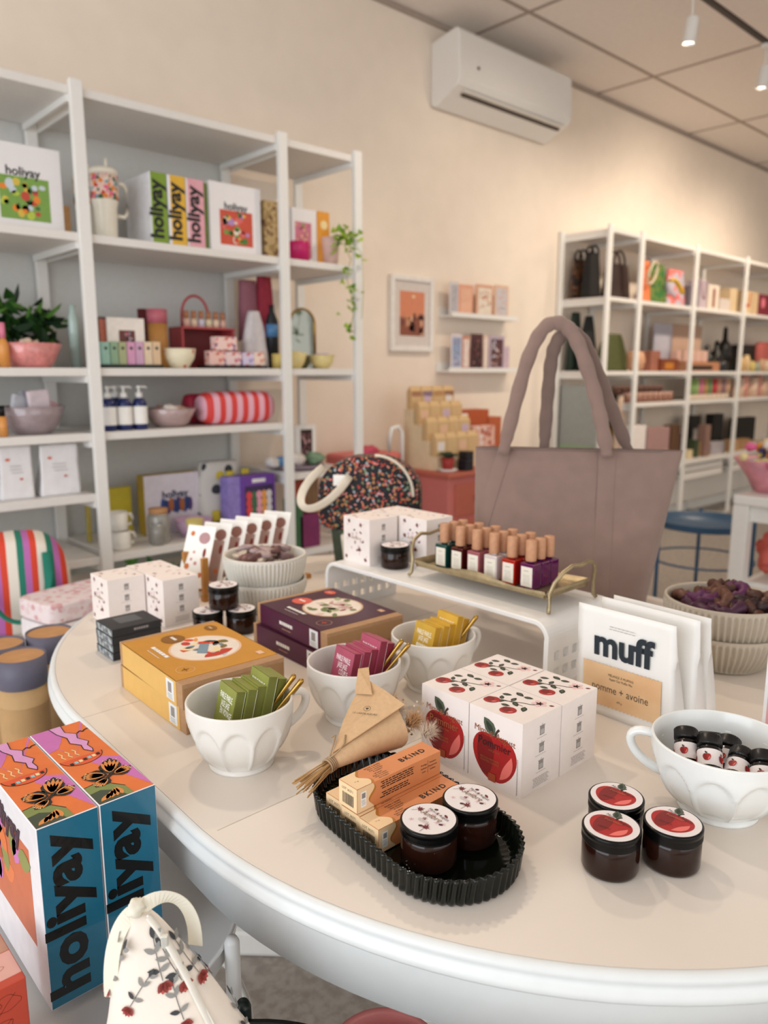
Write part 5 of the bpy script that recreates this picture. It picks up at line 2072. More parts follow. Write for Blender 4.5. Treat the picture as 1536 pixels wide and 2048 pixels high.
gbox('tan_patterned_box', 'tan patterned box behind the second post on the top shelf', 'box', 527, 556, 402, SA, YS + .06, .14, ramp_mat('tan_pattern', 'VORONOI', [(0, '#C2A878'), (.5, '#A58A5A'), (.8, '#7A5A3A')], 60))
gbox('puzzle_box', 'white box with a pink figure picture behind the magenta tin, right bay top', 'puzzle box', 584, 634, 418, SA, YS + .06, .10, W2, picbox(['#C9748A', '#D8B08A', '#7A3A4A', '#8AA05A'], title=None, k=(.1, .1, .75, .75)))
glat('magenta_tin', 'magenta round tin on the right bay of the top shelf', 'tin', 610, 44, 482, SA, YS, [('tin', M('#C21A66', .35), [(0, 0), (1, 0), (1, .95), (.96, 1), (0, 1)])])
gbox('orange_book', 'upright orange book with a small badge, right bay of the top shelf', 'book', 636, 659, 424, SA, YS + .05, .14, M('#E29A35', .5), lambda mb, fr, w_, h: mb.ell(fr, w_ * .5, h * .75, w_ * .3, w_ * .3, M('#F0D9A0', .5), 1))
glat('flower_pot', 'pale pink pot holding the trailing plant on the top shelf', 'pot', 672, 40, 474, SA, YS, [('pot', M('#D9B8AE', .5), [(0, 0), (.75, 0), (1, .9), (1, 1), (.85, 1), (.8, .85), (0, .8)])])


def leafy(mb, pts, s_, mts, seed, up_=.4):
    rr2 = random.Random(seed)
    for p in pts:
        p = V(p)
        d = V((rr2.gauss(0, 1), rr2.gauss(0, 1), rr2.gauss(up_, .8))).normalized()
        sd = d.cross(V((rr2.random() - .5, rr2.random() - .5, 1))).normalized()
        nn = d.cross(sd) * .12
        L_ = s_ * rr2.uniform(.7, 1.25)
        q = [p, p + d * L_ * .3 + sd * L_ * .33 + nn * L_, p + d * L_ * .65 + sd * L_ * .25 + nn * L_ * .5, p + d * L_ - nn * L_, p + d * L_ * .65 - sd * L_ * .25 + nn * L_ * .5, p + d * L_ * .3 - sd * L_ * .33 + nn * L_, p + d * L_ * .5 - nn * L_ * .6]
        mb.add(q, [(0, 1, 6), (1, 2, 6), (2, 3, 6), (3, 4, 6), (4, 5, 6), (5, 0, 6)], mts[rr2.randrange(len(mts))])


lg = [M('#A9C23A', .5), M('#8FB02E', .5), M('#6E9A2A', .5)]
c = onY(675, 474, YS)
t = thing('trailing_plant', 'bright lime trailing vine hanging beside the right shelf post', 'plant', (c.x, YS + .015, SA + .125))
rr = random.Random(2)
mb = MB()
pts = [(rr.uniform(-.04, .10), rr.uniform(-.09, .0), rr.uniform(-.05, .04)) for _ in range(46)]
leafy(mb, pts, .045, lg, 3)
for (px, py, k) in ((690, 540, 7), (700, 575, 6), (703, 600, 5), (708, 618, 5), (685, 560, 2), (690, 648, 1), (698, 655, 3), (700, 668, 4), (722, 520, 2), (724, 585, 1), (678, 636, 1)):
    p = onY(px, py, YS - .068)
    leafy(mb, [(p.x - c.x + rr.uniform(-.008, .008), -.088 + rr.uniform(-.006, .006), p.z - SA - .12 + rr.uniform(-.012, .012)) for _ in range(k)], .034, lg, py, -.6)
mb.build('foliage', t)
mb = MB()
vine = [onY(px, py, YS - .068) for px, py in ((680, 480), (700, 520), (692, 560), (703, 600), (706, 630), (698, 668))]
mb.tube([(p.x - c.x, -.088, p.z - SA - .12) for p in vine], .0016, M('#7C8A2A', .6), 5)
vine = [onY(px, py, YS - .068) for px, py in ((700, 480), (722, 510), (725, 590), (722, 640))]
mb.tube([(p.x - c.x, -.088, p.z - SA - .12) for p in vine], .0012, M('#7C8A2A', .6), 5)
mb.build('vine_stem', t)

# ---- shelf B
pinkgl = glass('pink_glass', '#E9A6A0', .08)
t = thing('potted_plant', 'dark green leafy plant on the second shelf at the left', 'plant', (.99, YS + .30, SB + .001))
mb = MB(); mb.lathe([(0, 0), (.06, 0), (.075, .10), (.07, .10), (.065, .09), (0, .085)], M('#2F2A26', .6), 24); mb.build('pot', t)
mb = MB()
dg = [M('#1E3A1C', .5), M('#2E5A22', .45), M('#16301A', .5), M('#4F7A2A', .5)]
rr = random.Random(4)
pts = [(max(-.2, min(.16, rr.gauss(-.02, .09))), max(-.09, min(.09, rr.gauss(0, .05))), .10 + min(.16, abs(rr.gauss(.05, .06)))) for _ in range(110)] + [(.10 + rr.uniform(-.02, .02), rr.uniform(-.10, -.02), rr.uniform(.05, .2)) for _ in range(28)]
leafy(mb, pts, .078, dg, 8, .3)
mb.build('foliage', t)
a = onY(75, 700, YS)
t = thing('glass_bowl', 'pink glass bowl in front of the dark plant', 'bowl', (a.x, YS + .085, SB + .001))
mb = MB(); mb.lathe([(0, 0), (.07, 0), (.085, .02), (.115, .085), (.112, .087), (.08, .025), (.065, .006), (0, .006)], M('#D98A86', .15, var=.2, coat=.5), 36, cap=False); mb.build('bowl_body', t)
mb = MB()
for k in range(9):
    crumple(mb, (.06 * math.cos(k * 2.4) * (k / 9) ** .5, .05 * math.sin(k * 2.4), .06 + .006 * (k % 4)), .032, M(['#C9B8B8', '#A8485A', '#D9C4B0', '#E07A6A', '#8A4A5A'][k % 5], .5), k, .7)
mb.build('wrapped_sweets', t)
glat('orange_bottle', 'small orange bottle with pink cap at the far left of the second shelf', 'bottle', 6, 28, 645, SB, YS, [('bottle_body', M('#D8924A', .3), [(0, 0), (1, 0), (1, .5), (.5, .65), (0, .65)]), ('cap', M('#D87A94', .4), [(0, .65), (.55, .65), (.55, 1), (0, 1)])])
glat('glass_jar', 'bluish glass jar behind the plant next to the first post', 'jar', 148, 26, 610, SB, YS + .12, [('jar', M('#A9BDB8', .15, coat=.5), [(0, 0), (1, 0), (1, .8), (.6, .9), (.6, 1), (0, 1)])])
gbox('dark_print', 'dark picture half hidden behind the white photo frame', 'picture', 196, 220, 634, SB, YS + .1, .012, M('#4A3A3A', .5), picbox(['#B0624A', '#4A4A5A', '#8A7A7A'], None, (.05, .05, .95, .95)))
gbox('photo_frame', 'small white photo frame on the second shelf', 'photo frame', 215, 288, 636, SB, YS + .07, .02, M('#EFE9E1', .5), picbox(['#6A3A34', '#8A94B0', '#C95A3A', '#3A2A2A', '#B0A0A8'], None, (.28, .2, .72, .75)), artname='photo', part='frame')
glat('kraft_canister', 'tall tan canister with dusty pink top on the second shelf', 'canister', 322, 46, 618, SB, YS + .05, [('canister_body', M('#A9763A', .5, var=.1), [(0, 0), (1, 0), (1, .76), (0, .76)]), ('pink_lid', M('#B4606E', .5), [(1.01, .76), (1.01, 1), (0, 1)])])
glat('maroon_canister', 'maroon canister just behind the tan one', 'canister', 293, 30, 618, SB, YS + .16, [('canister_body', M('#5E2228', .5), [(0, 0), (1, 0), (1, 1), (0, 1)])])
mb = MB(); a, b = onY(203, 722, YS), onY(325, 722, YS)
tag(MB().box(a.x, b.x, YS - .01, YS + .09, SB + .001, SB + .012, M('#1C2420', .5)).build('dark_tray', None), 'dark tray under the pastel bottles', 'tray')
mint = [('#9CC7B8', 'mint green'), ('#8FAF92', 'sage green'), ('#A9B086', 'olive cream'), ('#D79CBE', 'pink'), ('#CFA4C2', 'lilac pink'), ('#E3CDB0', 'cream'), ('#DDBF9C', 'peach')]
for i, (hx_, nm) in enumerate(mint):
    p0 = 203 + i * 17
    gbox('pastel_soap', '%s little block with a dark dot in the pastel row' % nm, 'soap block', p0, p0 + 15.5, 684, SB + .012, YS + .01, .05, M(hx_, .5),
         (lambda mb, fr, w_, h: mb.ell(fr, w_ * .5, h * .72, w_ * .2, w_ * .2, M('#3A3A3A', .5), 1)), bev=.002)
# red rack with bottles
redm = M('#B2464A', .5)
c = onY(405, 660, YS + .17)
t = thing('red_rack', 'red metal stand with a round handle, holding small bottles', 'rack', (c.x, YS + .18, SB + .001))
zr = onY(405, 655, YS + .13).z - SB
mb = MB(); mb.box(-.125, .135, -.06, .06, zr - .008, zr, redm); mb.build('rack_shelf', t)
mb = MB(); mb.box(-.125, .135, .05, .06, 0, zr, M('#7A2A2E', .5)); mb.build('back_plate', t)
for x in (-.12, .13):
    mb = MB(); mb.box(x - .004, x + .004, -.055, .055, 0, zr - .008, redm); mb.build('side_plate', t)
mb = MB(); mb.tube([(.065 * math.cos(a_), .05, zr + .055 + .085 * math.sin(a_)) for a_ in [i * PI / 16 for i in range(17)]], .006, redm, 8)
mb.tube([(-.065, .05, zr), (-.065, .05, zr + .055)], .006, redm, 8); mb.tube([(.065, .05, zr), (.065, .05, zr + .055)], .006, redm, 8); mb.build('handle', t)
for i in range(6):
    t2 = thing('small_jar', 'small tan-capped bottle standing on the red stand', 'bottle', (c.x - .085 + .036 * i, YS + .155, SB + zr + .0015), 0, 'small bottles on the red stand')
    mb = MB(); mb.lathe([(0, 0), (.014, 0), (.014, .035), (0, .035)], M(['#D8B0A0', '#D9C2A8', '#C9C2D0', '#D9C8A8', '#E0C8B0', '#D8B0A0'][i], .4), 16); mb.build('bottle_body', t2)
    mb = MB(); mb.lathe([(0, .035), (.011, .035), (.011, .068), (0, .068)], M('#A8704E', .5), 14); mb.build('cap', t2)
glat('cherry_bowl', 'cream bowl with little red dots on the second shelf', 'bowl', 373, 80, 697, SB, YS - .01, [('bowl_body', floral_mat('cherries', '#E9E0C4', ['#C8473A', '#E9E0C4', '#E9E0C4'], 26, size=.2), [(0, 0), (.55, 0), (.9, .5), (1, 1), (.94, 1), (.84, .5), (0, .2)]), ('contents', M('#B07A4A', .6), [(0, .85), (.5, .9), (.9, .78)])])
pat = [('#D66A5E', '#E9C2B8'), ('#C8506A', '#EAD0D0'), ('#9A84BE', '#D8CCE4'), ('#E08A6E', '#F0D8C8'), ('#D85A5A', '#F0D0C8')]
mb = MB(); a, b = onY(418, 725, YS), onY(536, 725, YS)
tag(MB().box(a.x, b.x, YS, YS + .10, SB + .001, SB + .012, M('#141414', .5)).build('black_tray', None), 'black tray under the patterned packets', 'tray')
for i, (p0, p1, pt, zz) in enumerate(((420, 452, 702, 0), (452, 484, 704, 0), (486, 508, 706, 0), (508, 530, 705, 0), (432, 474, 674, 1))):
    cols = pat[i]
    fm = floral_mat('packet_%d' % i, cols[1], [cols[0], '#C8402E', cols[1], '#6A4A8A'], 70, size=.45)
    zz_ = SB + .012 if not zz else onY(452, 702, YS + .01).z + .002
    gbox('patterned_packet', ['coral patterned packet at the left end of the black tray', 'rose patterned packet second on the black tray', 'lilac patterned packet third on the black tray', 'salmon patterned packet at the right end of the black tray', 'coral patterned packet stacked on top of the others'][i], 'packet', p0, p1, pt, zz_, YS + .02, .05, fm)
# hanging pink cloths / bags
blob_bag('dusty_pink_cloth', 'dusty pink cloth hanging next to the second post', 'cloth', 487, 520, 560, SB + .13, YS + .2, .08, M('#96606C', .8, var=.1), 3, .9)
blob_bag('crimson_cloth', 'crimson cloth hanging beside the dusty pink one', 'cloth', 522, 552, 553, SB + .12, YS + .18, .08, M('#9A2E40', .8, var=.15), 4, .8)
blob_bag('white_bag', 'crumpled white bag standing before the pink cloths', 'bag', 490, 540, 622, SB, YS + .07, .07, M('#CFC9CB', .6, var=.08), 5, .35)
glat('black_bottle', 'black bottle with a blue band beside the white bag', 'bottle', 550, 26, 610, SB, YS + .06, [('bottle_body', M('#12161C', .4), [(0, 0), (1, 0), (1, .75), (.4, .9), (.4, 1), (0, 1)]), ('blue_band', M('#4A7AA8', .4), [(1.02, .5), (1.02, .7)])])
glat('yellow_tin', 'small yellow tin half hidden behind the second post', 'tin', 566, 30, 708, SB, YS + .02, [('tin', M('#D9C272', .5), [(0, 0), (1, 0), (1, 1), (0, 1)])])
# arched mirror
c = onY(610, 665, YS + .12)
t = thing('arched_mirror', 'small arched table mirror in a thin gold frame', 'mirror', (c.x, YS + .14, SB + .001))
hw = (onY(635, 665, YS + .12).x - onY(585, 665, YS + .12).x) / 2
ht = onY(612, 618, YS + .12).z - SB
arc = [(-hw, 0), (-hw, ht - hw)] + [(-hw * math.cos(a_), ht - hw + hw * math.sin(a_)) for a_ in [i * PI / 16 for i in range(1, 16)]] + [(hw, ht - hw), (hw, 0)]
mb = MB(); mb.add([(x, .006, z) for x, z in arc] + [(x, .0, z) for x, z in arc], [tuple(range(len(arc))), tuple(reversed(range(len(arc), 2 * len(arc))))], M('#A9B0AC', .08, metal=.9, var=.02)); mb.build('mirror_glass', t)
mb = MB(); mb.tube([(x, 0, z) for x, z in arc], .006, GOLD, 8); mb.build('frame', t)
for (p, w_, lb) in ((604, 52, 'yellow scalloped bowl left of the lilac one, before the mirror'), (660, 52, 'yellow scalloped bowl at the right, holding a lilac soap')):
    glat('yellow_bowl', lb, 'bowl', p, w_, 706 if p == 604 else 710, SB, YS - .01, [('bowl_body', M('#DDCB8E', .4, var=.05), [(0, 0), (.5, 0), (.8, .4), (1, 1), (.92, 1), (.7, .4), (0, .2)]), ('soap', M('#B7A6C6' if p == 660 else '#D9C48A', .5), [(0, .3), (.6, .35), (.6, 1.0), (.5, 1.1), (0, 1.1)])])

# ---- shelf C
glat('apothecary_bottle', 'small orange bottle with black cap at the left edge, third shelf', 'bottle', 5, 22, 812, SCz, YS, [('bottle_body', M('#D8944E', .3), [(0, 0), (1, 0), (1, .65), (0, .65)]), ('cap', BLACKPL, [(0, .65), (.7, .65), (.7, 1), (0, 1)])])
c = onY(78, 800, YS)
t = thing('glass_bowl', 'smoky glass bowl of wrapped packets, third shelf at the left', 'bowl', (c.x, YS + .09, SCz + .001))
mb = MB(); mb.lathe([(0, 0), (.06, 0), (.09, .03), (.118, .10), (.115, .102), (.086, .034), (.055, .006), (0, .006)], M('#9C8C90', .15, var=.1, coat=.5), 36, cap=False); mb.build('bowl_body', t)
for (x, y, ry_, hx_, s_) in ((-.05, 0, .2, '#C3C4CC', .075), (.03, -.02, -.1, '#E0D0D6', .085), (.0, .04, .1, '#B8BACB', .08), (.055, .02, .3, '#D9B0B4', .06)):
    mb = MB(); mb.box(-s_ / 2, s_ / 2, -.01, .01, 0, s_ * 1.55, M(hx_, .45, var=.15, scale=25)); o = mb.build('wrapped_packet', t, (x, y, .03), bevel=.008); o.rotation_euler = (0, ry_, .2)
BLU = M('#17265E', .15, var=.05, coat=.4)
for (px, Y_, lb) in ((222, YS, 'cobalt pump bottle with white label, leftmost of the three in front'), (254, YS, 'cobalt pump bottle with white label, middle of the three in front'),
                     (285, YS, 'cobalt pump bottle with white label, rightmost of the three in front'), (237, YS + .09, 'cobalt pump bottle behind the other three')):
    c = onY(px, 800, Y_)
    t = thing('pump_bottle', lb, 'bottle', (c.x, Y_ + .03, SCz + .001))
    mb = MB(); mb.lathe([(0, 0), (.027, 0), (.029, .004), (.029, .10), (.022, .118), (.012, .125), (0, .125)], BLU, 28); mb.build('bottle_body', t)
    mb = MB(); mb.lathe([(.0294, .022), (.0294, .092)], PAPERW, 28, cap=False); mb.build('label', t)
    mb = MB(); mb.lathe([(0, .125), (.014, .125), (.014, .145), (.005, .147), (.005, .162), (.010, .164), (.010, .172), (0, .173)], WHITE, 18); mb.tube([(0, 0, .168), (.028, 0, .168), (.034, 0, .163)], .004, WHITE, 8); mb.build('pump', t)
c = onY(360, 815, YS)
t = thing('glass_bowl', 'clear glass bowl of wrapped sweets next to the blue pump bottles', 'bowl', (c.x, YS + .09, SCz + .001))
mb = MB(); mb.lathe([(0, 0), (.055, 0), (.08, .02), (.108, .075), (.105, .077), (.076, .024), (.05, .006), (0, .006)], M('#B39A98', .12, var=.1, coat=.5), 36, cap=False); mb.build('bowl_body', t)
mb = MB()
for k in range(8):
    crumple(mb, (.05 * math.cos(k * 2.4) * (k / 8) ** .5, .05 * math.sin(k * 2.4), .055 + .005 * (k % 4)), .033, M(['#D9CFC6', '#C9A98E', '#B99A94', '#E3D9D0'][k % 4], .5), 30 + k, .7)
mb.build('wrapped_sweets', t)


def pillow(name, label, cat, px0, px1, pt, zs, Y, dep, mt, rz=0.0):
    a, b = onY(px0, pt, Y), onY(px1, pt, Y)
    w_, h = b.x - a.x, (a.z + b.z) / 2 - zs
    mb = MB()
    rings = []
    for j in range(17):
        q = j / 16
        x = -w_ / 2 + w_ * q
        k = (1 - abs(2 * q - 1) ** 6) ** .5 * .35 + .65
        rings.append([V((x, dep / 2 * math.copysign(abs(math.cos(t_)) ** .7, math.cos(t_)) * k, h / 2 + h / 2 * math.copysign(abs(math.sin(t_)) ** .7, math.sin(t_)) * k)) for t_ in [-2 * PI * i / 28 for i in range(28)]])
    mb.loft(rings, mt, True)
    o = mb.build(name, None, ((a.x + b.x) / 2, Y + dep / 2, zs + .001), rz)
    return tag(o, label, cat)


pillow('crimson_pouch', 'crimson zipped pouch behind the striped one', 'pouch', 378, 440, 788, SCz, YS + .14, .09, M('#A82440', .6, var=.1))
pillow('striped_pouch', 'plump red and pink striped pouch on the third shelf', 'pouch', 413, 553, 783, SCz, YS + .01, .13, ramp_mat('red_stripes', 'WAVE', [(0, '#D83E3A'), (.5, '#E6AFC0')], scale=5.5, rough=.6, dist=.4))
# ---- shelf D (left bay)
for (a_, b_, pt, lb) in ((-2, 66, 893, 'white stand-up pouch at the left edge of the fourth shelf'), (80, 160, 890, 'white stand-up pouch next to the first post, fourth shelf')):
    p0, p1 = onY(a_, pt, YS), onY(b_, pt, YS)
    w_ = p1.x - p0.x
    t = pouch_bag('white_pouch', lb, ((p0.x + p1.x) / 2, YS + .02, SD + .001), w_, (p0.z + p1.z) / 2 - SD, .08, PI / 2, M('#E6E4E6', .5, var=.03),
                  lambda mb, fr, W_, H_: (mb.fine(fr, W_ * .5, H_ * .62, W_ * .4, 3, .012, GREYI, 2, .002), mb.ell(fr, W_ * .62, H_ * .38, .006, .004, M('#C8503A', .5), 2), mb.ell(fr, W_ * .25, H_ * .75, .008, .005, M('#D8604A', .5), 2)), cat='pouch', seed=a_)
    t.rotation_euler = (0, 0, PI / 2)
# ---- shelf E (middle bay)
gbox('yellow_book', 'yellow-green book cover leaning behind the white mugs', 'book', 216, 262, 975, SE, YS + .28, .03, M('#C9B834', .5))
white_mug = M('#E9E6DE', .3, var=.02, coat=.3)
for k, (px, zz, lb) in enumerate(((248, 0, 'lower white mug with yellow inside, beside the first post'), (244, 1, 'white mug stacked on top of the lower mug'))):
    c = onY(px, 1040, YS)
    t = thing('white_mug', lb, 'mug', (c.x, YS + .045, SE + .001 + zz * .078))
    mb = MB(); mb.lathe([(0, 0), (.036, 0), (.040, .008), (.040, .075), (.036, .075), (.036, .01), (0, .008)], white_mug, 30); mb.build('mug_body', t)
    mb = MB(); mb.tube([(.036, 0, .062), (.056, 0, .060), (.064, 0, .042), (.058, 0, .022), (.038, 0, .016)], .006, white_mug, 8); mb.build('handle', t)
gbox('game_box', 'big yellow-edged white box with a blue group picture, low shelf', 'box', 286, 397, 948, SE, YS + .2, .07, M('#B79A3A', .5),
     lambda mb, fr, w_, h: (mb.rect(fr, 0, 0, w_, h, M('#D9D2DC', .5), 1), mb.text(fr, 'hollyay', w_ * .55, h * .6, h * .17, M('#2A3350', .5), bold=.04, l=4), [mb.ell(fr, w_ * (.32 + .05 * i), h * (.48 - .02 * (i % 3)), w_ * .045, h * .12, M(['#2E4A8A', '#22386E', '#5A3A6A', '#A8622E'][i % 4], .5), 2 + i % 2) for i in range(11)]))
c = onY(318, 1020, YS)
t = thing('glass_carafe', 'clear glass jar with a cork top on the low shelf', 'jar', (c.x + .02, YS + .05, SE + .001))
mb = MB(); mb.lathe([(0, 0), (.042, 0), (.045, .006), (.045, .11), (.038, .125), (.036, .125), (.042, .108), (.042, .008), (0, .005)], M('#D5D2CB', .08, trans=.6, coat=.5), 30, cap=False); mb.build('glass_body', t)
mb = MB(); mb.lathe([(0, .120), (.037, .120), (.040, .145), (0, .146)], M('#B98A5E', .8, var=.1), 24); mb.build('cork_top', t)
t = thing('glass_carafe', 'slim clear glass cup before the jar on the low shelf', 'jar', (c.x - .005, YS + .015, SE + .001))
mb = MB(); mb.lathe([(0, 0), (.024, 0), (.026, .09), (.024, .09), (.022, .006), (0, .005)], M('#D5D2CB', .08, trans=.6, coat=.5), 24, cap=False); mb.build('glass_body', t)
lil = M('#C9A8C4', .4, var=.1)
c = onY(392, 1040, YS)
t = thing('lilac_bowl', 'lilac bowl with a yellow star candle in front', 'bowl', (c.x + .03, YS + .08, SE + .001))
mb = MB(); mb.lathe([(0, 0), (.05, 0), (.075, .04), (.082, .075), (.078, .075), (.07, .04), (0, .01)], lil, 30, cap=False); mb.build('bowl_body', t)
star = [(.05 * (1 if i % 2 == 0 else .62) * math.cos(PI / 2 + i * PI / 5), .05 * (1 if i % 2 == 0 else .62) * math.sin(PI / 2 + i * PI / 5)) for i in range(10)]
mb = MB(); mb.lathe([(0, 0), (.024, 0), (.036, .085), (.040, .088), (.034, .09), (0, .086)], M('#E4D27C', .6, var=.05), 10, smooth=False)
tag(mb.build('yellow_candle', None, (c.x - .01, YS - .005, SE + .001)), 'pale yellow fluted candle before the lilac bowl', 'candle')
# spotted backpack
t = blob_bag('backpack', 'white and black patterned backpack with yellow details, low shelf', 'backpack', 404, 496, 925, SE, YS + .14, .13, floral_mat('spotted_cloth', '#CFCBC6', ['#2A2A2E', '#CFCBC6', '#3A3A40', '#CFCBC6', '#CDB93A'], 15, size=.36), 9, .75)
for (x, z) in ((.02, .235), (.10, .24), (-.06, .06)):
    mb = MB(); mb.box(x - .018, x + .018, -.075, -.060, z - .025, z + .025, M('#CDB93A', .6)); mb.build('yellow_patch', t, bevel=.004)
gbox('purple_box', 'purple box with a red, white and green picture, low shelf by the post', 'box', 483, 550, 950, SE, YS + .05, .08, M('#6A3E9A', .5),
     lambda mb, fr, w_, h: (mb.rect(fr, w_ * .08, h * .05, w_ * .92, h * .80, M('#3A2A50', .5), 1), [mb.ell(fr, w_ * (.2 + .15 * (i % 5)), h * (.2 + .14 * (i // 5)), w_ * .09, h * .08, M(['#D8484A', '#E6A0B0', '#DDD8DA', '#3F6A4A', '#E8A04A'][(i * 3) % 5], .5), 2 + i % 2) for i in range(20)], mb.rect(fr, w_ * .3, h * .86, w_ * .7, h * .93, W2, 2)))
gbox('lavender_box', 'lavender box side by side with the purple picture box', 'box', 455, 481, 955, SE, YS + .06, .07, M('#8A7ABF', .5, var=.2, scale=40))
gbox('leaning_print', 'thin yellow print leaning on the low shelf left of the post', 'frame', 172, 180, 1000, SE, YS + .25, .02, M('#B9A850', .5))
# greenery under the low shelf
t = thing('floor_plant', 'green leafy plant on the floor below the low shelf', 'plant', (1.62, YS + .16, 0))
mb = MB(); mb.lathe([(0, 0), (.11, 0), (.14, .28), (.13, .28), (.12, .26), (0, .25)], M('#8F9A9A', .5), 30); mb.build('pot', t)
mb = MB()
rr = random.Random(9)
leafy(mb, [(rr.uniform(-.36, .36), rr.uniform(-.12, .1), .40 + rr.uniform(-.12, .10)) for _ in range(110)], .09, [M('#4A9A3A', .5), M('#2E7A32', .5), M('#6AB04A', .5)], 6)
mb.build('foliage', t)
# ---- right bay lower shelves
zc_ = .872
c = onY(640, 920, YS)
mb = MB(); mb.lathe([(0, 0), (.09, 0), (.13, .012), (.135, .02), (.12, .016), (0, .008)], M('#9A8A9A', .4), 36)
tag(mb.build('serving_dish', None, (c.x - .04, YS + .13, zc_ + .001)), 'flat greyish dish under the folded cloths, right bay', 'dish')
for (px, hx_, lb, s_) in ((575, '#5A84B0', 'blue cloth bundle on the dish', .04), (608, '#E0D8D0', 'white cloth bundle on the dish', .045), (642, '#7E9A7C', 'sage green cloth bundle on the dish', .05), (560, '#D9D4D0', 'off-white cloth bundle at the left of the dish', .04)):
    c = onY(px, 915, YS + .04)
    mb = MB(); crumple(mb, (0, 0, .025), s_, M(hx_, .8, var=.12), px, .6)
    tag(mb.build('cloth_bundle', None, (c.x, YS + .10, zc_ + .02)), lb + ', right bay of the left unit', 'cloth')
gbox('postcard_frame', 'white card with a dark figure, standing in the right bay', 'card', 590, 632, 850, zc_, YS + .26, .01, PAPERW, picbox(['#3A2228', '#8A5A5A', '#C9A0A0'], None, (.25, .12, .8, .88)))
for (p0, p1, pt, hx_, lb) in ((588, 612, 960, '#A6442E', 'rust-red box on the bottom shelf of the right bay'), (612, 636, 955, '#8A6A4A', 'brown box on the bottom shelf of the right bay'), (600, 640, 1030, '#7A2A5A', 'plum box low in the right bay'), (585, 606, 1000, '#3E6A46', 'green box low in the right bay')):
    gbox('goods_box', lb, 'box', p0, p1, pt, .50, YS + (.10 if pt < 1000 else .0), .08, M(hx_, .6, var=.1))

# ================================================================ wall decor
p0, p1 = onY(783, 551, 3.39), onY(867, 704, 3.39)
fx, fz, fw_, fh = p0.x, p1.z, p1.x - p0.x, p0.z + .012 - p1.z
t = thing('framed_print', 'white framed print with an orange picture hanging on the wall', 'framed print', (fx, WY - .02, fz))
mb = MB()
for (a, b, c, d) in ((0, .03, 0, fh), (fw_ - .03, fw_, 0, fh), (.03, fw_ - .03, 0, .03), (.03, fw_ - .03, fh - .03, fh)):
    mb.box(a, b, -.012, .019, c, d, M('#EDE9E4', .45))
mb.build('frame', t, bevel=.003)
mb = MB()
fr = Fr((0, .002, 0), (1, 0, 0), (0, 0, 1))
mb.rect(fr, .02, .02, fw_ - .02, fh - .02, M('#D9D0CA', .7), 0)
a0, a1, b0, b1 = fw_ * .22, fw_ * .80, fh * .21, fh * .80
mb.rect(fr, a0, b0, a1, b1, M('#D98A68', .6), 1)
mb.rect(fr, a0, b0, a1, b0 + (b1 - b0) * .42, M('#8E5240', .6), 2)
for k in range(16):
    rr2 = random.Random(k + 50)
    x, y = rr2.uniform(a0 + .01, a1 - .03), rr2.uniform(b0, b0 + (b1 - b0) * .40)
    mb.rect(fr, x, y, x + rr2.uniform(.01, .03), y + rr2.uniform(.02, .05), M(['#5E3A34', '#C98A6A', '#E0B08E', '#4A3030'][k % 4], .6), 3)
for k in range(7):
    mb.leaf(fr, a1 - .03, b0 + (b1 - b0) * .38, .04, .01, .3 + k * .4, M('#4A3430', .6), 4)
mb.ell(fr, (a0 + a1) / 2 + .01, b1 - .03, .012, .009, M('#F0D8B8', .6), 4)
mb.build('print', t)


def ledge(label, px0, px1, py, Y=WY - .055):
    a, b = onY(px0, py, Y), onY(px1, py, Y)
    z = (a.z + b.z) / 2
    t = thing('picture_ledge', label, 'wall ledge', (a.x, WY, z))
    L_ = b.x - a.x
    mb = MB(); mb.box(0, L_, -.105, 0, -.012, 0, WHITE); mb.build('ledge_board', t)
    mb = MB(); mb.box(0, L_, -.117, -.105, -.012, .016, WHITE); mb.build('front_lip', t)
    mb = MB(); mb.box(0, L_, -.012, 0, 0, .05, WHITE); mb.build('back_rail', t)
    return z


z1 = ledge('upper white picture ledge of cards right of the framed print', 890, 1022, 635)
z2 = ledge('lower white picture ledge of cards right of the framed print', 884, 1026, 741)
YC = WY - .085
cards = [(z1, 900, 918, 563, '#D8D2D0', ['#B9B4BA', '#8A8A90'], 'grey-white card at the left of the upper wall ledge'),
         (z1, 918, 947, 570, '#E3A285', ['#E8B498', '#E9C2A8'], 'salmon card second on the upper wall ledge'),
         (z1, 953, 987, 570, '#D9A589', ['#E8DCCC', '#D08A6A'], 'orange and cream card third on the upper wall ledge'),
         (z1, 990, 1018, 571, '#DDB9A0', ['#C9C4C8', '#D9A07E'], 'peach and grey card at the right of the upper wall ledge'),
         (z2, 903, 925, 668, '#D9D0D4', ['#8FA0C0', '#B0604A', '#E8E0E0'], 'white card with blue arch at the left of the lower wall ledge'),
         (z2, 926, 940, 672, '#C98A72', ['#E8D8D0', '#9A5A4A'], 'terracotta card second on the lower wall ledge'),
         (z2, 943, 966, 668, '#5A3438', ['#3A1E22', '#B07A6A', '#8A4A48'], 'dark plum card in the middle of the lower wall ledge'),
         (z2, 968, 977, 670, '#DCC0B0', ['#E8D8CC'], 'narrow cream card right of the dark plum one'),
         (z2, 979, 1010, 672, '#B8A8B8', ['#5E3A40', '#C9D0E0', '#D8B8A8'], 'mauve card with dark top at the right of the lower wall ledge'),
         (z2, 1008, 1020, 690, '#E3D3CC', ['#C9B0C0', '#E8E0DC'], 'pale rounded card at the right end of the lower wall ledge')]
for (z, p0, p1, pt, base, cols, lb) in cards:
    gbox('greeting_card', lb, 'card', p0, p1, pt, z, YC, .008, M(base, .6), picbox(cols, None, (.12, .1, .88, .9)))

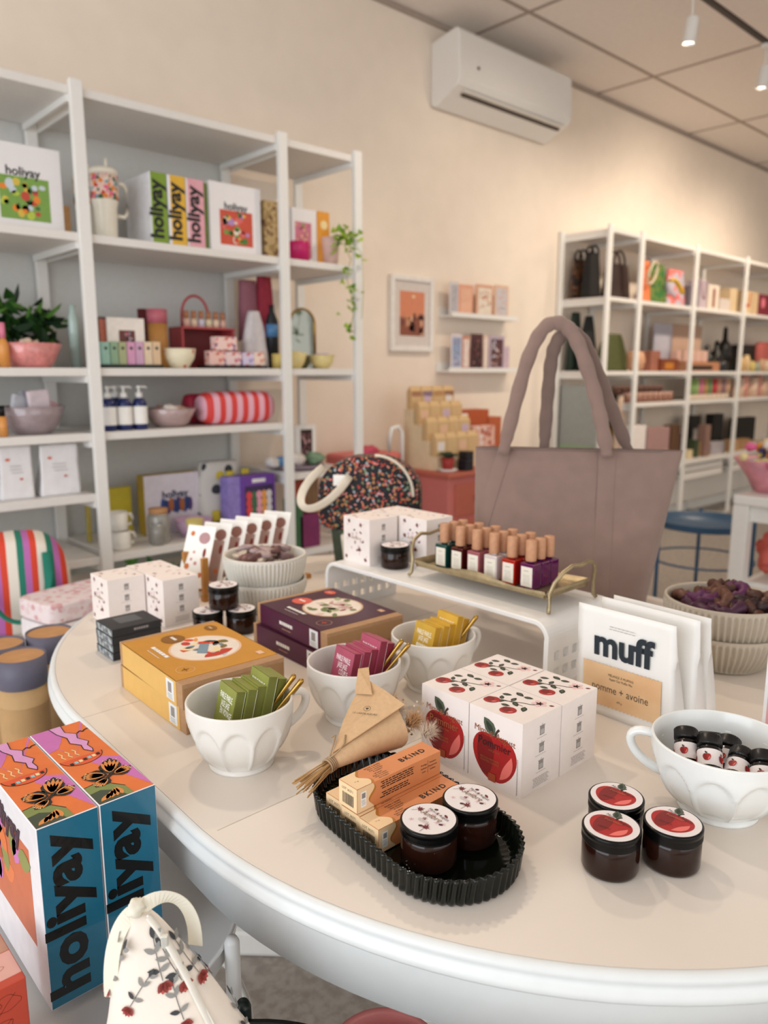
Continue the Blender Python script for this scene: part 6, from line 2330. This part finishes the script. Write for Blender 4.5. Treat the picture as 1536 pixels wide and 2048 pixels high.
# ================================================================ coral cabinet and its goods
cor, cord = M('#C9736B', .5, var=.03), M('#B4604E', .5, var=.04)
CX0, CX1, CY0, CY1, CZ = 3.02, 3.80, 2.76, 3.36, .80
t = thing('drawer_cabinet', 'coral painted chest of drawers against the wall', 'cabinet', ((CX0 + CX1) / 2, (CY0 + CY1) / 2, 0))
hx, hy = (CX1 - CX0) / 2, (CY1 - CY0) / 2
mb = MB(); mb.box(-hx, hx, -hy, hy, .10, CZ - .03, cor); mb.build('cabinet_body', t, bevel=.004)
mb = MB(); mb.box(-hx - .02, hx + .02, -hy - .025, hy, CZ - .03, CZ, cord); mb.build('cabinet_top', t, bevel=.008)
for x in (-hx + .03, hx - .03):
    for y in (-hy + .03, hy - .03):
        mb = MB(); mb.box(x - .025, x + .025, y - .025, y + .025, 0, .10, cor); mb.build('leg', t)
for k in range(3):
    z = .145 + k * .205
    mb = MB(); mb.box(-hx + .05, hx - .05, -hy - .014, -hy + .002, z, z + .18, cord); d_ = mb.build('drawer', t, bevel=.006)
    for x in (-.18, .18):
        mb = MB(); mb.lathe([(0, 0), (.008, 0), (.008, .012), (.016, .018), (.013, .028), (0, .03)], GOLD, 16, mx=Matrix.Translation((x, -hy - .014, z + .10)) @ Matrix.Rotation(PI / 2, 4, 'X')); mb.build('knob', d_)
# kraft bag display (stepped)
kr, krl = M('#D2B182', .75, var=.06), M('#E0CBA8', .75, var=.05)
t = thing('stepped_stand', 'pale wooden stepped stand on the coral cabinet', 'display stand', (3.24, 3.02, CZ))
mb = MB()
for k in range(4):
    mb.box(-.185, .185, -.14 + k * .065, -.075 + k * .065, 0, .075 + k * .085, krl)
mb.build('stand_body', t)
for k in range(4):
    for c_ in range(4):
        px = -.135 + c_ * .09
        zb = CZ + .076 + k * .085
        mb = MB()
        mb.box(-.040, .040, -.020, .020, 0, .10, kr)
        mb.add([(-.040, -.020, .10), (.040, -.020, .10), (.040, .020, .10), (-.040, .020, .10), (-.036, 0, .128), (.036, 0, .128)], [(0, 1, 5, 4), (2, 3, 4, 5), (0, 4, 3), (1, 2, 5)], kr)
        fr = Fr((-.040, -.020, 0), (1, 0, 0), (0, 0, 1))
        if (k + c_) % 2 == 0:
            mb.rect(fr, .015, .03, .065, .08, M(['#E8DDD6', '#C9B0C4', '#E3B99A'][(k + c_) % 3], .6), 1)
        if k == 3:
            mb.rect(fr, .004, .07, .076, .1, M(['#A8785A', '#8E7480', '#B98A5A', '#9A6A4A'][c_], .6), 1)
        o = mb.build('kraft_sachet', None, (3.24 + px, 3.02 - .106 + k * .065, zb), -.1)
        tag(o, 'small kraft paper sachet on the stepped stand above the coral cabinet', 'sachet', 'kraft sachets on the stepped stand')
# terracotta wire basket / bags
gbox('rust_box', 'rust-coloured box behind the sachets on the coral cabinet', 'box', 916, 978, 820, CZ, 3.16, .12, M('#B4562E', .6, var=.05))
gbox('rust_box', 'lower rust-coloured box at the right end of the coral cabinet', 'box', 978, 1003, 834, CZ, 3.15, .12, M('#B8603A', .6, var=.05))
gbox('pink_packet', 'pink and white packet before the rust box', 'packet', 945, 990, 852, CZ + .06, 3.06, .06, floral_mat('pinkpk', '#E0B8A8', ['#C98A7A', '#E8E0DC', '#B0604A'], 30, size=.5))
gbox('black_packet', 'low black packet under the pink one on the coral cabinet', 'packet', 942, 985, 875, CZ, 3.04, .09, M('#1A1516', .6), H_=.058)
gbox('small_print', 'small white card with a dark figure beside the rust box', 'card', 917, 936, 828, CZ + .0, 3.12, .01, PAPERW, picbox(['#2A2426', '#6A5A5A'], None, (.25, .5, .8, .85)))
c = onY(895, 930, 2.85)
t = thing('small_succulent', 'little succulent in a red pot on a white saucer, front of the coral cabinet', 'plant', (3.09, 2.83, CZ))
mb = MB(); mb.lathe([(0, 0), (.042, 0), (.055, .012), (.052, .014), (0, .008)], WHITE, 24); mb.build('saucer', t)
mb = MB(); mb.lathe([(0, .01), (.028, .01), (.038, .075), (.034, .075), (0, .068)], M('#9E2E2A', .5), 24); mb.build('pot', t)
mb = MB(); rr = random.Random(3)
for k in range(26):
    a = k * 2.4
    b = V((.06 * math.cos(a), .06 * math.sin(a), .045 + .02 * rr.random()))
    mb.tube([(0, 0, .068), (b.x * .5, b.y * .5, .085 + .02 * rr.random()), (b.x, b.y, .055 + b.z * .6)], [.006, .005, .001], M('#2E4230', .5), 5)
mb.build('foliage', t)
for (x, y, h, lb) in ((3.24, 2.83, .10, 'tall black box beside the little succulent'), (3.19, 2.79, .055, 'short black box beside the little succulent')):
    mb = MB(); mb.box(-.03, .03, -.03, .03, 0, h, M('#17151C', .4))
    tag(mb.build('black_box', None, (x, y, CZ + .001), bevel=.002), lb, 'box')
# pink chair by the wall
t = thing('pink_trolley', 'pink basket trolley with a white curved handle left of the coral cabinet', 'trolley', (2.78, 3.18, 0))
pkk = M('#D9736E', .5, var=.05)
mb = MB(); mb.box(-.18, .18, -.12, .12, .70, .90, pkk); mb.build('basket', t, bevel=.02)
mb = MB(); crumple(mb, (0, -.02, .90), .10, M('#C84A62', .6, var=.2), 3, .35); mb.build('basket_contents', t)
mb = MB(); mb.tube([(.10, -.10, .70), (.10, -.10, .98), (.12, -.10, 1.03), (.17, -.10, 1.04), (.20, -.10, 1.0), (.20, -.10, .70)], .012, WHITE, 10); mb.build('curved_handle', t)
for x in (-.16, .16):
    for y in (-.1, .1):
        mb = MB(); mb.tube([(x, y, .03), (x, y, .70)], .010, WHITE, 8); mb.build('leg', t)
        mb = MB(); mb.lathe([(0, 0), (.022, 0), (.022, .03), (0, .03)], M('#2A2A2A', .5), 14, c=(x, y, 0)); mb.build('wheel', t)

# ================================================================ goods on the right shelving unit
YQ = 3.06
brn = M('#2E1B16', .7, var=.15)
leo = ramp_mat('leopard', 'VORONOI', [(0, '#6A4226'), (.55, '#1A100C')], 55, rough=.7)
blob_bag('leopard_bag', 'brown leopard shoulder bag at the left end of the top right shelf', 'bag', 1156, 1186, 520, RA, 3.29, .08, leo, 1, .8, .10)
blob_bag('black_bag', 'black shoulder bag next to the leopard bag, left of the corner post', 'bag', 1182, 1210, 505, RA, 3.17, .09, M('#14100F', .7), 2, .7, .07)
blob_bag('dark_bag', 'dark brown handbag right of the corner post', 'bag', 1226, 1270, 528, RA, YQ + .04, .12, brn, 3, .8, .13)
blob_bag('orange_bag', 'orange fabric bag in the second bay of the right shelves', 'bag', 1291, 1308, 522, RA, YQ + .02, .08, M('#E07A4A', .7, var=.1), 4, .8)
blob_bag('green_bag', 'green patterned bag between the orange and the pink one', 'bag', 1308, 1342, 528, RA, YQ + .03, .10, ramp_mat('green_pat', 'NOISE', [(0, '#2E6A2E'), (.5, '#6A7A32'), (.62, '#2E5A2A')], 18), 5, .7)
blob_bag('pink_bag', 'pink and grey check bag with a yellow strap, right shelves', 'bag', 1345, 1380, 540, RA, YQ + .02, .10, ramp_mat('pink_check', 'VORONOI', [(0, '#B9B0BE'), (.55, '#E0766E')], 22), 6, .8)
c = onY(1300, 545, YQ - .01)
t = thing('cream_ring_handle', 'cream oval strap hanging over the green bag', 'strap', (c.x + .03, YQ - .015, c.z - .1))
mb = MB(); mb.tube([(.055 * math.cos(a) + .04 * math.sin(a), 0, .10 + .085 * math.sin(a)) for a in [i * PI / 12 for i in range(24)]], .012, M('#D8CBB0', .7), 8, closed=True, flat=.6); mb.build('strap_loop', t)
t = thing('yellow_strap', 'bright yellow strap lying over the pink check bag', 'strap', (c.x + .30, YQ - .02, c.z - .06))
mb = MB(); mb.tube(bez([(0, 0, .02), (.06, -.01, .06), (.12, -.01, .0), (.20, -.01, -.06)], 12), .022, M('#E3B932', .6), 8, flat=.5); mb.build('strap_band', t)
for (p0, p1, pt, hx_, lb) in ((1380, 1392, 572, '#7A7880', 'grey box beside the third post, top right shelf'), (1402, 1416, 560, '#B9AAB2', 'pale lilac gift bag with a plum ribbon'), (1419, 1440, 570, '#DCCFC0', 'cream box with a brown stripe, top right shelf'),
                              (1441, 1461, 598, '#C9BDB6', 'short pale printed box, top right shelf'), (1462, 1476, 577, '#CDB590', 'beige box by the fourth post, top right shelf'), (1486, 1506, 582, '#D8BE96', 'beige bag with an orange ribbon, far right top shelf'),
                              (1507, 1518, 585, '#D3B68E', 'narrow beige box, far right top shelf'), (1519, 1548, 590, '#7A1E2E', 'crimson box at the right photo edge, top shelf')):
    art = None
    if '#DCCFC0' == hx_:
        art = lambda mb, fr, w_, h: mb.rect(fr, w_ * .38, h * .1, w_ * .62, h * .85, M('#8A4A32', .6), 1)
    if 'ribbon' in lb:
        rc = '#6E2A3E' if 'plum' in lb else '#C8562E'
        art = lambda mb, fr, w_, h, rc=rc: mb.line(fr, [(w_ * .1, h * .95), (w_ * .35, h * .4), (w_ * .75, h * .35), (w_ * .8, h * .95)], w_ * .12, M(rc, .6), 1)
    if '#7A1E2E' == hx_:
        art = lambda mb, fr, w_, h: mb.ell(fr, w_ * .3, h * .6, w_ * .14, w_ * .14, M('#E07A8A', .6), 1)
    gbox('gift_box', lb, 'box', p0, p1, pt, RA, YQ, .12, M(hx_, .6, var=.04), art)
# second level
blob_bag('dark_green_bag', 'tall dark green bag left of the corner post, second level', 'bag', 1150, 1172, 625, RB, 3.30, .08, M('#26352A', .7, var=.1), 7, .5)
blob_bag('black_tote', 'black pointed bag next to the dark green one, second level', 'bag', 1172, 1203, 632, RB, 3.19, .08, M('#151818', .7), 8, .25)
blob_bag('olive_bag', 'olive green bag with black flaps right of the corner post', 'bag', 1216, 1266, 668, RB, YQ + .02, .13, M('#4A4E26', .7, var=.1), 9, .45)
glat('round_tin', 'round tan framed disc at the left of the second bay', 'disc', 1290, 26, 700, RB, YQ, [('tin', M('#C99A7A', .6), [(0, 0), (.8, .1), (1, .5), (.8, .9), (0, 1)])])
gbox('rose_box', 'rose brown box beside the round tan disc', 'box', 1303, 1322, 702, RB, YQ + .03, .08, M('#9A6250', .6, var=.1))
gbox('display_sign', 'white and beige folded panel on the second level of the right shelves', 'panel', 1312, 1346, 648, RB + .06, YQ + .14, .02, M('#B4B2BE', .5))
gbox('display_sign', 'beige half of the folded panel, behind the third post', 'panel', 1347, 1405, 650, RB + .06, YQ + .15, .02, M('#B99A86', .6))
gbox('amber_box', 'dark amber box with a yellow mark, second bay', 'box', 1324, 1358, 718, RB, YQ, .10, M('#7A3A1A', .5), lambda mb, fr, w_, h: mb.rect(fr, w_ * .2, h * .2, w_ * .7, h * .7, M('#B9741E', .5), 1))
gbox('low_crate', 'low dark crate under the pink jars, beside the third post', 'crate', 1365, 1440, 724, RB, YQ, .10, M('#B07A5A', .6), lambda mb, fr, w_, h: mb.rect(fr, w_ * .1, h * .15, w_ * .8, h * .6, M('#1A1A16', .6), 1))
for i in range(5):
    p0 = 1355 + i * 12.5
    q = onY(p0, 722, YQ + .03)
    gbox('pink_jar_box', 'small pale pink box in the row on the low dark crate', 'box', p0, p0 + 11, 702, onY(1400, 724, YQ).z + .002, YQ + .02, .06, M('#D6AE9E', .6, var=.05), group='pale pink boxes on the crate')
for (px, w_, pt, hx_, lb) in ((1430, 17, 690, '#14120F', 'short black bottle left of the tall black one'), (1449, 16, 680, '#100E0C', 'middle black bottle before the fourth post'), (1466, 15, 652, '#100E0C', 'tall black bottle with a thin neck, right shelves'),
                              (1422, 14, 715, '#B9A832', 'small yellow jar under the black bottles'), (1438, 14, 712, '#C4B038', 'yellow-green jar under the tall black bottle'), (1455, 14, 722, '#1E2024', 'black jar with a white dot near the fourth post')):
    Y_ = YQ + (.14 if 'black b' in lb or 'bottle with a thin' in lb else -.03)
    glat('dark_bottle' if 'bottle' in lb else 'small_jar', lb, 'bottle' if 'bottle' in lb else 'jar', px, w_, pt, RB, Y_, [('bottle_body', M(hx_, .35), [(0, 0), (1, 0), (1, .55), (.35, .7), (.3, .95), (0, 1)] if 'bottle' in lb else [(0, 0), (1, 0), (1, .95), (0, 1)])])
for i, (hx_, pt) in enumerate((('#C9A46A', 715), ('#D8B98A', 710), ('#CBB46A', 722), ('#9AA08A', 724), ('#C9A080', 718), ('#D9C2A0', 720))):
    px = 1491 + i * 10
    glat('small_jar', '%s small jar in the far right bay, second level' % ['tan', 'cream', 'yellow', 'sage', 'rose', 'ivory'][i], 'jar', px, 8, pt, RB, YQ, [('jar_body', M(hx_, .4), [(0, 0), (1, 0), (1, .8), (.7, .85), (.7, 1), (0, 1)])])
gbox('black_case', 'black case behind the small jars, far right bay', 'case', 1484, 1512, 690, RB, YQ + .16, .10, M('#1A1614', .6))
pillow('coral_cushion', 'coral pink cushion at the right photo edge, second level', 'cushion', 1526, 1560, 684, RB, YQ + .1, .12, M('#C86A62', .7))
# third level: rows of jars
jb = None
for r_ in range(2):
    for i in range(9):
        x = 5.42 + i * .083 + (.02 if r_ else 0)
        y = YQ + .05 + .10 * r_
        z = RC + .001 + (.055 if r_ else 0)
        if jb is None:
            jb = thing('brown_jar', 'small brown jar with a pale lid, one of the rows on the third level', 'jar', (x, y, z), 0, 'brown jars on the third level')
            mb = MB(); mb.lathe([(0, 0), (.034, 0), (.034, .055), (0, .055)], M('#8A6050', .4, var=.1), 16); mb.build('jar_body', jb)
            mb = MB(); mb.lathe([(0, .055), (.035, .055), (.035, .075), (0, .075)], M('#C9A08E', .5), 16); mb.build('lid', jb)
        else:
            dup(jb, (x, y, z))
mb = MB(); mb.box(5.40, 6.14, YQ + .10, YQ + .20, RC + .001, RC + .055, M('#2A2420', .7))
tag(mb.build('dark_riser', None), 'dark riser under the rear row of brown jars', 'riser')
for i, (hx_, nm) in enumerate((('#7E9A5A', 'green'), ('#8FA86A', 'light green'), ('#C9708A', 'pink'), ('#B08A5A', 'tan'), ('#6E8A5A', 'olive'), ('#B8323E', 'red'), ('#B98A72', 'rose tan'), ('#8A6A70', 'mauve'), ('#C9A080', 'peach'))):
    glat('lotion_tube', '%s standing tube in the third bay, third level of the right shelves' % nm, 'tube', 1390 + i * 9, 9.5, 757, RC, YQ, [('tube_body', M(hx_, .45), [(.7, .25), (1, .3), (.9, 1), (0, 1)]), ('cap', M('#D9C8B4', .5), [(0, 0), (.75, 0), (.75, .25), (0, .25)])])
for i in range(9):
    glat('cream_jar', 'cream and pink small box-shaped jar in the far right bay, third level', 'jar', 1480 + i * 9, 8, 762 - 6 * (i % 3), RC, YQ + .02 * (i % 2), [('jar_body', M(['#D9B49A', '#E0C4AE', '#D89A8A'][i % 3], .5), [(0, 0), (1, 0), (1, 1), (0, 1)])], group='cream jars, far right bay')
# fourth level (goods behind tote)
for (p0, p1, pt, hx_, lb, zz) in ((1262, 1293, 852, '#E8E0DC', 'white and peach box above the tote, by the second post', .60), (1296, 1340, 856, '#A88480', 'dusty rose box right of the white one above the tote', RD)):
    gbox('display_box', lb, 'box', p0, p1, pt, zz, 3.02, .08, M(hx_, .6), lambda mb, fr, w_, h: mb.rect(fr, 0, 0, w_, h * .4, M('#D8A888', .6), 1))
blob_bag('folded_scarf', 'cream scarf hanging inside the corner bay', 'scarf', 1240, 1258, 790, .605, YQ + .04, .06, M('#D6BCA6', .8, var=.08), 12, .5)
blob_bag('patterned_scarf', 'yellow and purple scarf hanging beside the cream one', 'scarf', 1224, 1238, 800, .605, YQ + .13, .06, ramp_mat('scarf', 'VORONOI', [(0, '#C9A02E'), (.4, '#3A2A4A'), (.7, '#1A1614')], 20), 13, .7)
mb = MB(); mb.box(4.94, 5.06, 3.07, 3.38, .601, 1.24, M('#9AA09E', .3)); mb.box(4.939, 4.94, 3.075, 3.375, .605, .80, M('#8FAE8A', .4))
tag(mb.build('glass_front_box', None), 'tall grey and green box seen between the tote handles', 'box')
dk_items = [(1345, 1362, 850, '#6A4A34', 'brown box'), (1358, 1372, 868, '#3A2A22', 'dark brown box'), (1374, 1390, 900, '#D6C29A', 'cream box'), (1382, 1402, 832, '#17130F', 'tall black box'), (1392, 1399, 880, '#3A4630', 'dark green box'),
            (1400, 1420, 882, '#B08E58', 'ochre box'), (1413, 1423, 850, '#8A6A5E', 'mauve brown box'), (1424, 1450, 884, '#A9A2A6', 'pale grey box'), (1404, 1412, 858, '#B9B2AC', 'white bottle-shaped box'), (1428, 1448, 828, '#120E0C', 'black case'),
            (1462, 1480, 880, '#B08A62', 'tan box'), (1482, 1500, 878, '#A87E56', 'light brown box'), (1476, 1512, 835, '#171310', 'wide black case'), (1502, 1520, 882, '#B9A08A', 'beige box')]
for k, (p0, p1, pt, hx_, lb) in enumerate(dk_items):
    back = 'case' in lb or 'tall' in lb
    gbox('shelf_box', lb + ' on the fourth level of the right shelves, ' + ('at the back' if back else 'in front'), 'box', p0, p1, pt, RD, YQ + (.17 if back else .01 + .02 * (k % 3)), .08, M(hx_, .6, var=.1))

# ================================================================ goods on and under the right white table
t = thing('flower_basket', 'pink wrapped basket of bright flowers on the white table at the right edge', 'flower basket', (3.985, 1.44, .751))
mb = MB(); mb.lathe([(0, 0), (.10, 0), (.13, .06), (.20, .16), (.19, .165), (.12, .07), (0, .05)], M('#D8929E', .5, var=.2, scale=15), 30, rf=lambda r, z, a: r * (1 + .08 * math.sin(5 * a))); mb.build('basket_wrap', t)
mb = MB()
rr = random.Random(31)
cs = [M(h, .6) for h in ('#E36A9A', '#E9D6A0', '#DCE06A', '#E8A03A', '#D8D2DC', '#E07A8A', '#4A4A7A', '#F0E8E0')]
for k in range(60):
    crumple(mb, (rr.gauss(0, .08), rr.gauss(0, .08), .14 + abs(rr.gauss(.04, .06))), rr.uniform(.018, .04), cs[k % 8], k, .7, 8, 5)
mb.build('blossoms', t)
t = thing('coral_bag', 'coral pink bag on the lower shelf of the white table, right edge', 'bag', (3.955, 1.38, .311))
mb = MB(); crumple(mb, (0, 0, .15), .11, M('#D86A5E', .7, var=.1), 8, 1.0, 20, 14); mb.build('bag_body', t)
mb = MB(); crumple(mb, (.0, -.12, .10), .06, M('#B8BE7A', .6), 9, 1); mb.build('green_tag', t)
